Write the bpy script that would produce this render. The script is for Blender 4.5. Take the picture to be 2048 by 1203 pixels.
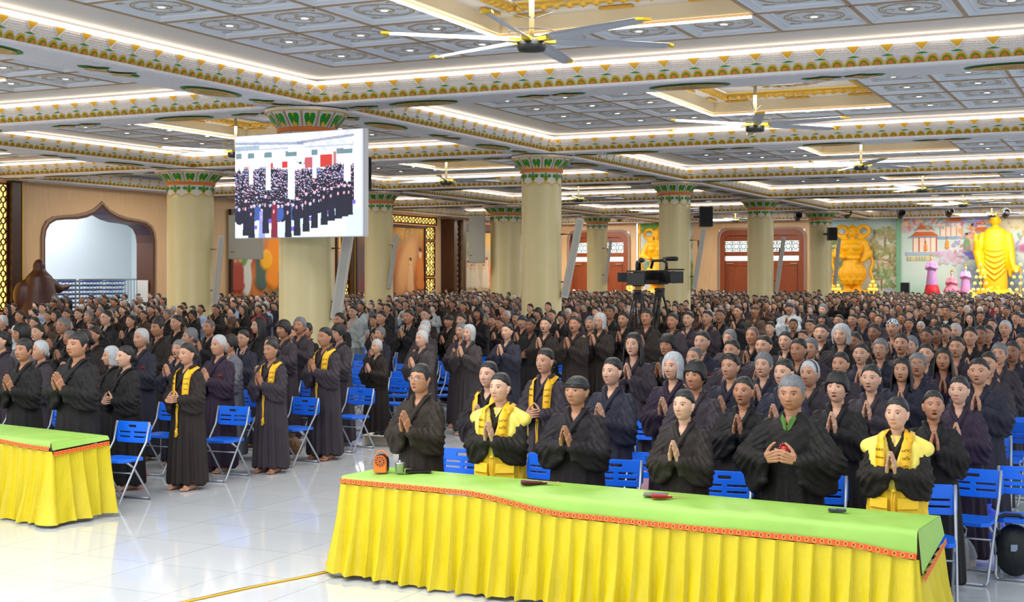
import bpy, bmesh, math, random
import numpy as np
from mathutils import Vector, Matrix, noise
from mathutils.bvhtree import BVHTree
random.seed(7)
for o in list(bpy.data.objects): bpy.data.objects.remove(o)
SC = bpy.context.scene
COL = SC.collection
PI = math.pi

# ---------------------------------------------------------------- camera
cam_data = bpy.data.cameras.new('camera')
cam_data.sensor_width = 36.0
cam_data.lens = 2706.0 / 2048.0 * 36.0
cam_data.shift_y = -(601.5 - 554.0) / 2048.0
cam_data.clip_end = 300
cam = bpy.data.objects.new('camera', cam_data)
cam.location = (14.44, -21.31, 2.28)
cam.rotation_euler = (math.radians(90), 0, math.radians(25.505))
COL.objects.link(cam)
SC.camera = cam

# ---------------------------------------------------------------- world, exposure, large lights
world = bpy.data.worlds.new('hall_daylight'); SC.world = world
world.use_nodes = True
bg = world.node_tree.nodes['Background']
bg.inputs[0].default_value = (0.86, 0.93, 1.0, 1)
bg.inputs[1].default_value = 1.2
SC.view_settings.view_transform = 'Standard'
SC.view_settings.look = 'None'
SC.view_settings.gamma = 1.0
SC.view_settings.use_curve_mapping = False
SC.view_settings.exposure = 0.0
SC.cycles.max_bounces = 6
SC.cycles.diffuse_bounces = 3
SC.cycles.glossy_bounces = 3
SC.cycles.transmission_bounces = 4
SC.cycles.caustics_reflective = False
SC.cycles.caustics_refractive = False
SC.cycles.sample_clamp_indirect = 4.0

Z_BEAM, Z_GOLD, Z_FACE, Z_TOP, Z_CEIL = 5.42, 5.48, 5.60, 5.78, 5.90
BAY, NAVE, AISLE, WALL_X, WALL_Y = 10.74, 15.0, 11.4, -19.3, 53.2
BAYS = []                                   # (x0, x1, y0, y1) of every ceiling coffer
for k in range(-1, 5):
    y0 = k * BAY
    BAYS.append((0.0, NAVE, y0, y0 + BAY))
    BAYS.append((-AISLE, 0.0, y0, y0 + BAY))
    BAYS.append((WALL_X, -AISLE, y0, y0 + BAY))

def area_light(name, loc, sx, sy, power, color=(1, 1, 1), rot=(0, 0, 0)):
    d = bpy.data.lights.new(name, 'AREA'); d.shape = 'RECTANGLE'
    d.size = sx; d.size_y = sy; d.energy = power; d.color = color
    o = bpy.data.objects.new(name, d); o.location = loc; o.rotation_euler = rot
    COL.objects.link(o); return o
for (x0, x1, y0, y1) in BAYS:               # the lit recess in the middle of every coffer
    w = min(3.6, (x1 - x0) * .35)
    p = 350.0 * (x1 - x0) / 15.0
    area_light('recess_lamp', ((x0 + x1) / 2, (y0 + y1) / 2, 5.93), w, 3.2, p * (2.1 if x0 == WALL_X else 1.0) * (2.3 if y1 > 45 else 1.0), (1.0, .95, .88))
for k in (-2, -3):                          # the bays over the stage side, behind the photographer
    area_light('stage_lamp', (7.5, k * BAY + 5.4, 5.8), 9, 6, 700, (1.0, .97, .93))
    area_light('stage_lamp', (-5.5, k * BAY + 5.4, 5.8), 7, 6, 500, (1.0, .97, .93))

# ---------------------------------------------------------------- materials
MATS = {}
def mat(name, col, rough=.6, metal=0.0, emit=None, estr=1.0, spec=.5, alpha=None):
    if name in MATS: return MATS[name]
    m = bpy.data.materials.new(name); m.use_nodes = True
    b = m.node_tree.nodes['Principled BSDF']
    b.inputs['Base Color'].default_value = (*col, 1)
    b.inputs['Roughness'].default_value = rough
    b.inputs['Metallic'].default_value = metal
    b.inputs['Specular IOR Level'].default_value = spec
    if emit:
        b.inputs['Emission Color'].default_value = (*emit, 1)
        b.inputs['Emission Strength'].default_value = estr
    if alpha is not None:
        b.inputs['Alpha'].default_value = alpha
    MATS[name] = m
    return m
def nodes_of(m): return m.node_tree.nodes, m.node_tree.links, m.node_tree.nodes['Principled BSDF']
def vary(m, scale=6.0, amount=.25, stretch=(1, 1, 1), bump=0.0, detail=4.0, bscale=None):
    """noise over the base colour and, if asked, a bump of the same noise"""
    N, L, b = nodes_of(m)
    tc = N.new('ShaderNodeTexCoord'); mp = N.new('ShaderNodeMapping'); mp.inputs['Scale'].default_value = stretch
    L.new(tc.outputs['Object'], mp.inputs[0])
    nz = N.new('ShaderNodeTexNoise'); nz.inputs['Scale'].default_value = scale; nz.inputs['Detail'].default_value = detail
    L.new(mp.outputs[0], nz.inputs['Vector'])
    c = b.inputs['Base Color'].default_value[:3]
    rp = N.new('ShaderNodeValToRGB')
    rp.color_ramp.elements[0].position = .3; rp.color_ramp.elements[1].position = .7
    rp.color_ramp.elements[0].color = (*[v * (1 - amount) for v in c], 1)
    rp.color_ramp.elements[1].color = (*[min(1, v * (1 + amount)) for v in c], 1)
    L.new(nz.outputs['Fac'], rp.inputs[0]); L.new(rp.outputs[0], b.inputs['Base Color'])
    if bump:
        bm_ = N.new('ShaderNodeBump'); bm_.inputs['Strength'].default_value = bump; bm_.inputs['Distance'].default_value = .02
        src = nz
        if bscale:
            src = N.new('ShaderNodeTexNoise'); src.inputs['Scale'].default_value = bscale; src.inputs['Detail'].default_value = 3
            L.new(mp.outputs[0], src.inputs['Vector'])
        L.new(src.outputs['Fac'], bm_.inputs['Height']); L.new(bm_.outputs[0], b.inputs['Normal'])
    return m
def painted(name, rough=.7, emit=0.0):
    """material that shows the mesh's own painted colours (attribute 'paint')"""
    if name in MATS: return MATS[name]
    m = mat(name, (.8, .8, .8), rough)
    N, L, b = nodes_of(m)
    a = N.new('ShaderNodeAttribute'); a.attribute_name = 'paint'
    L.new(a.outputs['Color'], b.inputs['Base Color'])
    if emit:
        L.new(a.outputs['Color'], b.inputs['Emission Color']); b.inputs['Emission Strength'].default_value = emit
    return m

# ---------------------------------------------------------------- mesh helpers
class MB:
    """collects shapes of one part and links them as one mesh object"""
    def __init__(s): s.v = []; s.f = []; s.m = []; s.M = Matrix()
    def add(s, vs, fs, mi=0):
        n = len(s.v)
        s.v += [tuple(s.M @ Vector(p)) for p in vs]
        s.f += [tuple(i + n for i in f) for f in fs]; s.m += [mi] * len(fs)
    def box(s, c, d, rz=0.0, mi=0, taper=1.0):
        hx, hy, hz = d[0] / 2, d[1] / 2, d[2] / 2; ca, sa = math.cos(rz), math.sin(rz); P = []
        for z, t in ((-hz, 1.0), (hz, taper)):
            for x, y in ((-hx, -hy), (hx, -hy), (hx, hy), (-hx, hy)):
                x *= t; y *= t
                P.append((c[0] + x * ca - y * sa, c[1] + x * sa + y * ca, c[2] + z))
        s.add(P, [(3, 2, 1, 0), (4, 5, 6, 7), (0, 1, 5, 4), (1, 2, 6, 5), (2, 3, 7, 6), (3, 0, 4, 7)], mi)
    def rings(s, rings, cap=(True, True), mi=0, closed=True):
        n = len(rings[0]); P = [p for r in rings for p in r]; F = []
        for i in range(len(rings) - 1):
            for j in range(n if closed else n - 1):
                k = (j + 1) % n
                F.append((i * n + j, i * n + k, (i + 1) * n + k, (i + 1) * n + j))
        if cap[0]: F.append(tuple(reversed(range(n))))
        if cap[1]: F.append(tuple(range((len(rings) - 1) * n, len(rings) * n)))
        s.add(P, F, mi)
    def lathe(s, prof, c=(0, 0, 0), n=24, mi=0, cap=(True, True), sy=1.0):
        s.rings([[(c[0] + r * math.cos(2 * PI * j / n), c[1] + sy * r * math.sin(2 * PI * j / n), c[2] + z) for j in range(n)] for r, z in prof], cap, mi)
    def tube(s, pts, r, n=8, mi=0, cap=True):
        pts = [Vector(p) for p in pts]; R = []; up = None
        rr = r if isinstance(r, (list, tuple)) else [r] * len(pts)
        for i, p in enumerate(pts):
            d = (pts[min(i + 1, len(pts) - 1)] - pts[max(i - 1, 0)]).normalized()
            if up is None: up = d.orthogonal().normalized()
            up = (up - d * up.dot(d)); up = up.normalized() if up.length > 1e-6 else d.orthogonal().normalized()
            w = d.cross(up)
            R.append([tuple(p + (up * math.cos(2 * PI * j / n) + w * math.sin(2 * PI * j / n)) * rr[i]) for j in range(n)])
        s.rings(R, (cap, cap), mi)
    def ball(s, c, r, n=16, mi=0, rot=None):
        if not isinstance(r, (list, tuple)): r = (r, r, r)
        R = []; h = n // 2
        for i in range(1, h):
            a = PI * i / h - PI / 2
            ring = [Vector((r[0] * math.cos(a) * math.cos(2 * PI * j / n), r[1] * math.cos(a) * math.sin(2 * PI * j / n), r[2] * math.sin(a))) for j in range(n)]
            R.append([tuple(Vector(c) + (rot @ p if rot else p)) for p in ring])
        s.rings(R, (False, False), mi)
        k = len(s.v); m = (h - 1) * n
        s.v += [tuple(s.M @ (Vector(c) + (rot @ Vector((0, 0, z)) if rot else Vector((0, 0, z))))) for z in (-r[2], r[2])]
        for j in range(n):
            s.f.append((k, k - m + (j + 1) % n, k - m + j)); s.m.append(mi)
            s.f.append((k + 1, k - n + j, k - n + (j + 1) % n)); s.m.append(mi)
    def poly(s, pts, depth, mi=0):
        """prism of an outline; depth is the offset vector of the far face"""
        n = len(pts); d = Vector(depth)
        s.add(list(pts) + [tuple(Vector(p) + d) for p in pts],
              [tuple(range(n)), tuple(reversed(range(n, 2 * n)))] + [((i + 1) % n, i, n + i, n + (i + 1) % n) for i in range(n)], mi)
    def quad(s, a, b, c, d, mi=0): s.add([a, b, c, d], [(0, 1, 2, 3)], mi)
    def grid(s, fn, nu, nv, mi=0, wrap=False):
        P = [fn(i / nu, j / nv) for j in range(nv + 1) for i in range(nu + (0 if wrap else 1))]
        w = nu if wrap else nu + 1
        s.add(P, [(j * w + i, j * w + (i + 1) % w, (j + 1) * w + (i + 1) % w, (j + 1) * w + i) for j in range(nv) for i in range(nu)], mi)
    def mesh(s, name, mats, smooth=False):
        me = bpy.data.meshes.new(name); me.from_pydata(s.v, [], s.f)
        for m in (mats if isinstance(mats, (list, tuple)) else [mats]): me.materials.append(m)
        me.polygons.foreach_set('material_index', s.m)
        if smooth: me.polygons.foreach_set('use_smooth', [True] * len(s.f))
        me.update(); return me
    def build(s, name, mats, parent=None, smooth=False, fix=True):
        me = s.mesh(name, mats, smooth)
        if fix:
            b = bmesh.new(); b.from_mesh(me); bmesh.ops.recalc_face_normals(b, faces=b.faces); b.to_mesh(me); b.free()
        return link(name, me, parent)
def link(name, me, parent=None, loc=None, rz=0.0):
    o = bpy.data.objects.new(name, me); COL.objects.link(o)
    if parent: o.parent = parent
    if loc is not None: o.location = loc
    if rz: o.rotation_euler = (0, 0, rz)
    return o
def auto_smooth(o, ang=40):
    me = o.data; me.polygons.foreach_set('use_smooth', [True] * len(me.polygons))
    b = bmesh.new(); b.from_mesh(me)
    for e in b.edges:
        if len(e.link_faces) == 2 and e.calc_face_angle(0) > math.radians(ang): e.smooth = False
    b.to_mesh(me); b.free(); return o
def bevel(o, w=.01, seg=2):
    b = bmesh.new(); b.from_mesh(o.data)
    ed = [e for e in b.edges if len(e.link_faces) == 2 and e.calc_face_angle(0) > .6]
    bmesh.ops.bevel(b, geom=ed, offset=w, segments=seg, affect='EDGES', clamp_overlap=True)
    b.to_mesh(o.data); b.free(); return auto_smooth(o)
def thing(name, label, cat, loc=(0, 0, 0), rz=0.0, group=None):
    o = bpy.data.objects.new(name, None); COL.objects.link(o); o.empty_display_size = .1
    o.location = loc; o.rotation_euler = (0, 0, rz); return tag(o, label, cat, group)
def tag(o, label, cat, group=None):
    o['label'] = label; o['category'] = cat
    if group: o['group'] = group
    return o
def struct(o, label=None):
    o['kind'] = 'structure'
    if label: o['label'] = label
    return o
def copy_tree(o, parent=None, loc=None, rz=None):
    c = o.copy(); COL.objects.link(c)
    if parent: c.parent = parent
    for ch in list(o.children): copy_tree(ch, c)
    if loc is not None: c.location = loc
    if rz is not None: c.rotation_euler = (0, 0, rz)
    return c
def paint(me, cols):
    """cols: one linear rgb per vertex"""
    a = me.color_attributes.new('paint', 'FLOAT_COLOR', 'POINT')
    c = np.ones((len(me.vertices), 4), np.float32); c[:, :3] = cols
    a.data.foreach_set('color', c.ravel())
def srgb(r, g, b):
    f = lambda c: (c / 255 / 12.92) if c <= 10.3 else ((c / 255 + .055) / 1.055) ** 2.4
    return (f(r), f(g), f(b))
def vcoords(me):
    a = np.empty(len(me.vertices) * 3, np.float32); me.vertices.foreach_get('co', a); return a.reshape(-1, 3)
def smoothstep(a, b, x):
    t = np.clip((x - a) / (b - a), 0, 1); return t * t * (3 - 2 * t)
ORD = ['first', 'second', 'third', 'fourth', 'fifth', 'sixth', 'seventh', 'eighth', 'ninth', 'tenth']
NUM = ['no', 'one', 'two', 'three', 'four', 'five', 'six', 'seven', 'eight', 'nine', 'ten', 'eleven', 'twelve']
# ================================================================ SETTING
# ---- materials of the hall
M_FLOOR = mat('polished_tile', srgb(206, 210, 214), .09, spec=.6)
def _floor():
    N, L, b = nodes_of(M_FLOOR)
    tc = N.new('ShaderNodeTexCoord'); br = N.new('ShaderNodeTexBrick')
    br.offset = 0.0; br.inputs['Scale'].default_value = 1.0
    br.inputs['Brick Width'].default_value = .8; br.inputs['Row Height'].default_value = .8
    br.inputs['Mortar Size'].default_value = .003; br.inputs['Bias'].default_value = .0
    br.inputs['Color1'].default_value = (*srgb(203, 207, 211), 1); br.inputs['Color2'].default_value = (*srgb(209, 212, 215), 1)
    br.inputs['Mortar'].default_value = (*srgb(150, 154, 158), 1)
    nz = N.new('ShaderNodeTexNoise'); nz.inputs['Scale'].default_value = 1.3; nz.inputs['Detail'].default_value = 6
    mx = N.new('ShaderNodeMixRGB'); mx.blend_type = 'MULTIPLY'; mx.inputs[0].default_value = .14
    L.new(tc.outputs['Object'], br.inputs['Vector']); L.new(tc.outputs['Object'], nz.inputs['Vector'])
    L.new(br.outputs['Color'], mx.inputs[1]); L.new(nz.outputs['Fac'], mx.inputs[2]); L.new(mx.outputs[0], b.inputs['Base Color'])
_floor()
M_PANEL = mat('ceiling_panel', srgb(222, 230, 242), .5)
M_BAND = mat('ceiling_band', srgb(214, 212, 210), .6)
M_TRIM = mat('ceiling_trim', srgb(176, 146, 112), .45)
M_ORN = mat('ceiling_ornament', srgb(190, 164, 110), .4)
M_BEAM = vary(mat('beam_plaster', srgb(222, 224, 234), .55), 14, .05, bump=.25, bscale=22)
M_FACE = mat('beam_face', srgb(228, 222, 218), .6)
def _scales():
    N, L, b = nodes_of(M_FACE)
    tc = N.new('ShaderNodeTexCoord'); mp = N.new('ShaderNodeMapping'); mp.inputs['Scale'].default_value = (24, 24, 30)
    vo = N.new('ShaderNodeTexVoronoi'); vo.inputs['Scale'].default_value = 1.0; vo.inputs['Randomness'].default_value = .15
    bm_ = N.new('ShaderNodeBump'); bm_.inputs['Strength'].default_value = .8; bm_.inputs['Distance'].default_value = .015; bm_.invert = True
    L.new(tc.outputs['Object'], mp.inputs[0]); L.new(mp.outputs[0], vo.inputs['Vector'])
    L.new(vo.outputs['Distance'], bm_.inputs['Height']); L.new(bm_.outputs[0], b.inputs['Normal'])
_scales()
M_GOLD = mat('gold_paint', srgb(222, 174, 62), .38, .35)
M_GOLDY = mat('gold_yellow', srgb(236, 180, 40), .5)
M_GREEN = mat('ornament_green', srgb(30, 140, 40), .5)
M_LEAF = mat('leaf_green', srgb(116, 150, 22), .5)
M_ORANGE = mat('ornament_orange', srgb(228, 122, 40), .5)
M_MED = vary(mat('medallion', srgb(196, 166, 104), .5), 16, .35, bump=.5)
M_WHITE = mat('plaster_white', srgb(226, 220, 212), .55)
M_CREAM = vary(mat('column_paint', srgb(222, 208, 156), .32), 2, .02)
M_LED = mat('cove_light', (1, .9, .75), emit=(1, .84, .66), estr=4.5)
M_LED2 = mat('recess_light', (1, .9, .6), emit=(1, .9, .66), estr=3.0)
M_SPOT = mat('downlight_glow', (1, 1, 1), emit=(1, 1, 1), estr=14.0)
M_PERF = mat('perforated_gold', srgb(234, 216, 180), .5)
M_BLACK = mat('black', (.012, .012, .012), .5)
M_WOODW = vary(mat('wood_panelling', srgb(222, 184, 138), .5), 3, .07, stretch=(9, 9, .35))
M_BROWN = vary(mat('dark_wood', srgb(58, 30, 18), .4), 5, .2, stretch=(6, 6, .6))
M_DOOR = vary(mat('door_wood', srgb(140, 66, 30), .4), 4, .22, stretch=(8, 8, .5), bump=.2)

# ---- floor
m = MB(); m.quad((-24, -34, 0), (30, -34, 0), (30, WALL_Y + .4, 0), (-24, WALL_Y + .4, 0))
struct(m.build('floor', M_FLOOR))

# ---- ceiling: one mesh per coffer field, trims and ornaments inside it
def strip(mb, a, b, w, z, t, mi):
    """flat bar from a to b (xy), width w, hanging t below z"""
    d = Vector((b[0] - a[0], b[1] - a[1])); n = Vector((-d.y, d.x)).normalized() * w / 2
    p = [(a[0] + n.x, a[1] + n.y), (a[0] - n.x, a[1] - n.y), (b[0] - n.x, b[1] - n.y), (b[0] + n.x, b[1] + n.y)]
    mb.poly([(x, y, z) for x, y in p], (0, 0, -t), mi)
def flat_ring(mb, c, rx, ry, w, z, mi, n=20, a0=0.0, a1=2 * PI):
    V = []
    for j in range(n + 1):
        a = a0 + (a1 - a0) * j / n
        for q in (0, w): V.append((c[0] + (rx - q) * math.cos(a), c[1] + (ry - q) * math.sin(a), z))
    mb.add(V, [(2 * j, 2 * j + 1, 2 * j + 3, 2 * j + 2) for j in range(n)], mi)
def bay_layout(x0, x1, y0, y1):
    hw = .55; gap = 1.1
    ax, bx = x0 + hw, x1 - hw; ay, by = y0 + hw, y1 - hw
    W = bx - ax - 2 * gap; H = by - ay - 2 * gap
    nx = max(3, round(W / 1.3)); ny = 5
    rx = 3 if nx > 7 else 2
    i0 = (nx - rx) // 2; return ax, bx, ay, by, ax + gap, ay + gap, W / nx, H / ny, nx, ny, i0, i0 + rx, 1, 4
DOWN = []                                   # downlight places: (bay index, x, y, row, column)
for bi, (x0, x1, y0, y1) in enumerate(BAYS):
    ax, bx, ay, by, px, py, pw, ph, nx, ny, i0, i1, j0, j1 = bay_layout(x0, x1, y0, y1)
    mb = MB(); z = Z_CEIL
    gx0, gx1, gy0, gy1 = px, px + pw * nx, py, py + ph * ny
    rx0, rx1, ry0, ry1 = px + pw * i0, px + pw * i1, py + ph * j0, py + ph * j1
    for (a, b, c, d) in ((ax - .3, bx + .3, ay - .3, gy0), (ax - .3, bx + .3, gy1, by + .3), (ax - .3, gx0, gy0, gy1), (gx1, bx + .3, gy0, gy1)):
        mb.quad((a, c, z), (a, d, z), (b, d, z), (b, c, z), 1)
    near = y1 < 25
    for i in range(nx):
        for j in range(ny):
            if i0 <= i < i1 and j0 <= j < j1: continue
            cx, cy = px + pw * (i + .5), py + ph * (j + .5); hx, hy = pw / 2, ph / 2
            R = []
            for (s, dz) in ((1, 0), (.93, -.012), (.90, .0), (.80, .022), (.76, .012), (.74, .03)):
                R.append([(cx + hx * s * q, cy + hy * s * t, z + dz) for q, t in ((-1, -1), (-1, 1), (1, 1), (1, -1))])
            mb.rings(R, (False, True), 0)
            DOWN.append((bi, cx, cy, j, i))
            if near:
                zz_ = z + .024
                flat_ring(mb, (cx, cy), .42, .42, .022, zz_, 3, 24); flat_ring(mb, (cx, cy), .37, .37, .012, zz_, 3, 24)
                flat_ring(mb, (cx, cy), .15, .15, .03, zz_, 3, 14)
                for k in range(4):
                    a = PI / 4 + k * PI / 2
                    q = (cx + .5 * math.cos(a) * (pw / 1.3), cy + .5 * math.sin(a) * (ph / 1.3))
                    flat_ring(mb, q, .09, .05, .025, zz_, 3, 10, a - 2.4, a + 2.4)
                    q = (cx + .27 * math.cos(a + PI / 4), cy + .27 * math.sin(a + PI / 4))
                    flat_ring(mb, q, .07, .07, .018, zz_, 3, 9, a, a + 4.6)
    for i in range(nx + 1):
        segs = [(gy0, gy1)] if not (i0 < i < i1) else [(gy0, ry0), (ry1, gy1)]
        for s in segs: strip(mb, (px + pw * i, s[0]), (px + pw * i, s[1]), .045, z, .022, 2)
    for j in range(ny + 1):
        segs = [(gx0, gx1)] if not (j0 < j < j1) else [(gx0, rx0), (rx1, gx1)]
        for s in segs: strip(mb, (s[0], py + ph * j), (s[1], py + ph * j), .045, z, .022, 2)
    # recess: perforated sides, stepped white frame, gilded egg moulding, carved top
    R = []
    for (q, dz) in ((0, 0), (.06, .0), (.06, .22), (.30, .24), (.34, .30), (.5, .30)):
        R.append([(rx0 + q, ry0 + q, z + dz), (rx0 + q, ry1 - q, z + dz), (rx1 - q, ry1 - q, z + dz), (rx1 - q, ry0 + q, z + dz)])
    mb.rings(R[:3], (False, False), 5); mb.rings(R[2:], (False, False), 4)
    q = .5; mb.quad((rx0 + q, ry0 + q, z + .36), (rx0 + q, ry1 - q, z + .36), (rx1 - q, ry1 - q, z + .36), (rx1 - q, ry0 + q, z + .36), 4)
    q = .42; corners = [(rx0 + q, ry0 + q), (rx0 + q, ry1 - q), (rx1 - q, ry1 - q), (rx1 - q, ry0 + q)]
    for k in range(4):
        a, b = corners[k], corners[(k + 1) % 4]; ln = math.dist(a, b)
        mb.tube([(a[0], a[1], z + .31), (b[0], b[1], z + .31)], .07, 8, 6)
        if near:
            for t in range(int(ln / .2)):
                f = (t + .5) / int(ln / .2)
                mb.ball((a[0] + (b[0] - a[0]) * f, a[1] + (b[1] - a[1]) * f, z + .285), (.075, .075, .085), 8, 6)
    if near:
        for k in range(26):                 # carved scrolls on the recess top and along its white frame
            t = k / 26 * 2 * PI; ex, ey = (rx1 - rx0) / 2 - 1.0, (ry1 - ry0) / 2 - 1.0
            flat_ring(mb, ((rx0 + rx1) / 2 + ex * math.cos(t), (ry0 + ry1) / 2 + ey * math.sin(t)), .2, .13, .06, z + .35, 6, 12, t, t + 4.8)
        for k in range(4):
            a, b = [(rx0 + .2, ry0 + .2), (rx0 + .2, ry1 - .2), (rx1 - .2, ry1 - .2), (rx1 - .2, ry0 + .2)][k], [(rx0 + .2, ry1 - .2), (rx1 - .2, ry1 - .2), (rx1 - .2, ry0 + .2), (rx0 + .2, ry0 + .2)][k]
            for f in (.12, .5, .88):
                c = (a[0] + (b[0] - a[0]) * f, a[1] + (b[1] - a[1]) * f, z + .21)
                mb.box(c, (.5 if k % 2 else .1, .1 if k % 2 else .5, .03), 0, 6)
    o = mb.build('ceiling', [M_PANEL, M_BAND, M_TRIM, M_ORN, M_WHITE, M_PERF, M_GOLD], fix=False)
    struct(o, 'coffered ceiling field of blue-grey panels with gilded trims')

# ---- beams with painted cornices
def beam_run(mb, axis, pos, a, b, sides, detail):
    """beam along 'x' or 'y' at pos from a to b; sides: which faces (+1/-1) carry the ornaments"""
    def P(s, t, z): return (t, pos + s, z) if axis == 'x' else (pos + s, t, z)
    prof = [(.45, Z_BEAM), (.47, Z_BEAM + .015), (.5, Z_BEAM + .015), (.5, Z_GOLD), (.46, Z_GOLD), (.5, Z_FACE), (.56, Z_TOP), (.56, Z_TOP + .02), (.40, Z_TOP + .02), (.36, Z_CEIL + .02)]
    for s in (1, -1):
        mb.rings([[P(s * h, a, z) for h, z in prof], [P(s * h, b, z) for h, z in prof]], (False, False), 0, closed=False)
    mb.quad(P(-.45, a, Z_BEAM), P(.45, a, Z_BEAM), P(.45, b, Z_BEAM), P(-.45, b, Z_BEAM), 0)
    for s in sides:
        def F(t, z):                       # point on the sloping face
            h = .5 + .06 * (z - Z_FACE) / (Z_TOP - Z_FACE) if z > Z_FACE else .46 + .04 * (z - Z_GOLD) / (Z_FACE - Z_GOLD)
            return h
        mb.quad(P(s * .503, a, Z_FACE), P(s * .503, b, Z_FACE), P(s * .563, b, Z_TOP), P(s * .563, a, Z_TOP), 1)
        n = int((b - a) / .2)
        for k in range(n):
            c = a + (k + .5) * (b - a) / n
            for r, off, mi in ((.096, .012, 2), (.072, .02, 3), (.044, .028, 4)):
                m_ = 8 if detail else 5
                pts = [P(s * (F(0, Z_GOLD + .005 + r * 1.15 * math.sin(PI * q / m_)) + off), c + r * math.cos(PI * q / m_), Z_GOLD + .005 + r * 1.15 * math.sin(PI * q / m_)) for q in range(m_ + 1)]
                mb.add(pts, [tuple(range(len(pts)))], mi)
        n = int((b - a) / .5)
        for k in range(n):
            c = a + (k + .5) * (b - a) / n
            z1, z2 = Z_TOP - .005, Z_TOP - .115
            mb.add([P(s * (F(0, z1) + .012), c - .095, z1), P(s * (F(0, z1) + .012), c + .095, z1), P(s * (F(0, z2) + .012), c, z2)], [(0, 1, 2)], 5)
            if detail:
                for e in (-1, 1):           # pale border of the pendant
                    mb.add([P(s * (F(0, z1) + .009), c + e * .125, z1), P(s * (F(0, z1) + .009), c + e * .095, z1), P(s * (F(0, z2) + .009), c, z2), P(s * (F(0, z2) + .009), c, z2 - .03)], [(0, 1, 2, 3)], 6)
            z3 = Z_FACE + .02; g = c + .25 * (b - a) / n / .5 * .0
            mb.add([P(s * (F(0, z3) + .01), g - .1, z3 - .008), P(s * (F(0, z3) + .01), g, z3 - .014), P(s * (F(0, z3) + .01), g + .1, z3 - .008), P(s * (F(0, z3) + .01), g, z3 + .018)], [(0, 1, 2, 3)], 7)
def medallions(mb, axis, pos, a, b, kinds):
    for t, kind in kinds:
        c = a + t; z = Z_BEAM - .012
        sx, sy = (.62, .27) if axis == 'x' else (.27, .62)
        x, y = (c, pos) if axis == 'x' else (pos, c)
        if kind == 'm':
            n = 22
            mb.add([(x + sx * 1.12 * math.cos(2 * PI * k / n), y + sy * 1.18 * math.sin(2 * PI * k / n), z) for k in range(n)], [tuple(range(n))], 7)
            mb.add([(x + sx * math.cos(2 * PI * k / n), y + sy * math.sin(2 * PI * k / n), z - .012) for k in range(n)], [tuple(range(n))], 8)
            flat_ring(mb, (x, y), sx * .62, sy * .62, .03, z - .016, 9, 18); flat_ring(mb, (x, y), sx * .3, sy * .3, .03, z - .016, 9, 12)
        else:                               # winged cloud
            for e in (-1, 1):
                pts = []
                for k in range(16):
                    u = k / 15; w = (.22 * math.sin(PI * u) * (1 + .35 * math.cos(u * 14)))
                    pts.append((e * u * .95, w))
                out = pts + [(p, -w * .55) for p, w in reversed(pts[1:-1])]
                for sc, dz, mi in ((1.0, 0, 7), (.84, .012, 8)):
                    mb.add([((x + p * sc * .7, y + w * sc, z - dz) if axis == 'x' else (x + w * sc, y + p * sc * .7, z - dz)) for p, w in out], [tuple(range(len(out)))], mi)
BM = [M_BEAM, M_FACE, M_GOLDY, M_LEAF, M_ORANGE, M_GOLDY, M_WHITE, M_GREEN, M_MED, M_GOLD]
for k in range(-1, 6):                      # beams across the hall
    y = k * BAY if k < 5 else WALL_Y - .3
    if k == 5: continue
    for (xa, xb) in ((0, NAVE), (-AISLE, 0), (WALL_X, -AISLE)):
        mb = MB(); beam_run(mb, 'x', y, xa + .45, xb - .45, (-1,), k < 2)
        L_ = xb - xa
        ks = [(.9, 'c'), (2.5, 'm'), (5, 'c'), (7.5, 'm'), (10, 'c'), (12.5, 'm'), (14.1, 'c')] if L_ > 13 else [(1.1, 'c'), (2.9, 'm'), (L_ / 2, 'c'), (L_ - 2.9, 'm'), (L_ - 1.1, 'c')]
        medallions(mb, 'x', y, xa, xb, ks)
        struct(mb.build('ceiling_beam', BM, fix=False), 'plaster beam across the hall with gilded scallop cornice')
for x in (0, -AISLE, NAVE):                 # beams along the hall
    for k in range(-1, 5):
        mb = MB(); beam_run(mb, 'y', x, k * BAY + .45, (k + 1) * BAY - .45, (1,), k < 2)
        medallions(mb, 'y', x, k * BAY, k * BAY + BAY, [(1.1, 'c'), (2.9, 'm'), (5.4, 'c'), (7.9, 'm'), (9.6, 'c')])
        mb.box((x, k * BAY, Z_BEAM + .3), (.9, .9, .6), 0, 0)
        struct(mb.build('ceiling_beam', BM, fix=False), 'plaster beam along the hall with gilded scallop cornice')
mb = MB(); beam_run(mb, 'y', WALL_X + .3, -BAY, WALL_Y, (1,), False); struct(mb.build('trim_1', BM, fix=False), 'gilded cornice along the top of the left wall')
mb = MB(); beam_run(mb, 'x', WALL_Y - .3, WALL_X, NAVE, (-1,), False); struct(mb.build('trim_2', BM, fix=False), 'gilded cornice along the top of the far wall')

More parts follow.
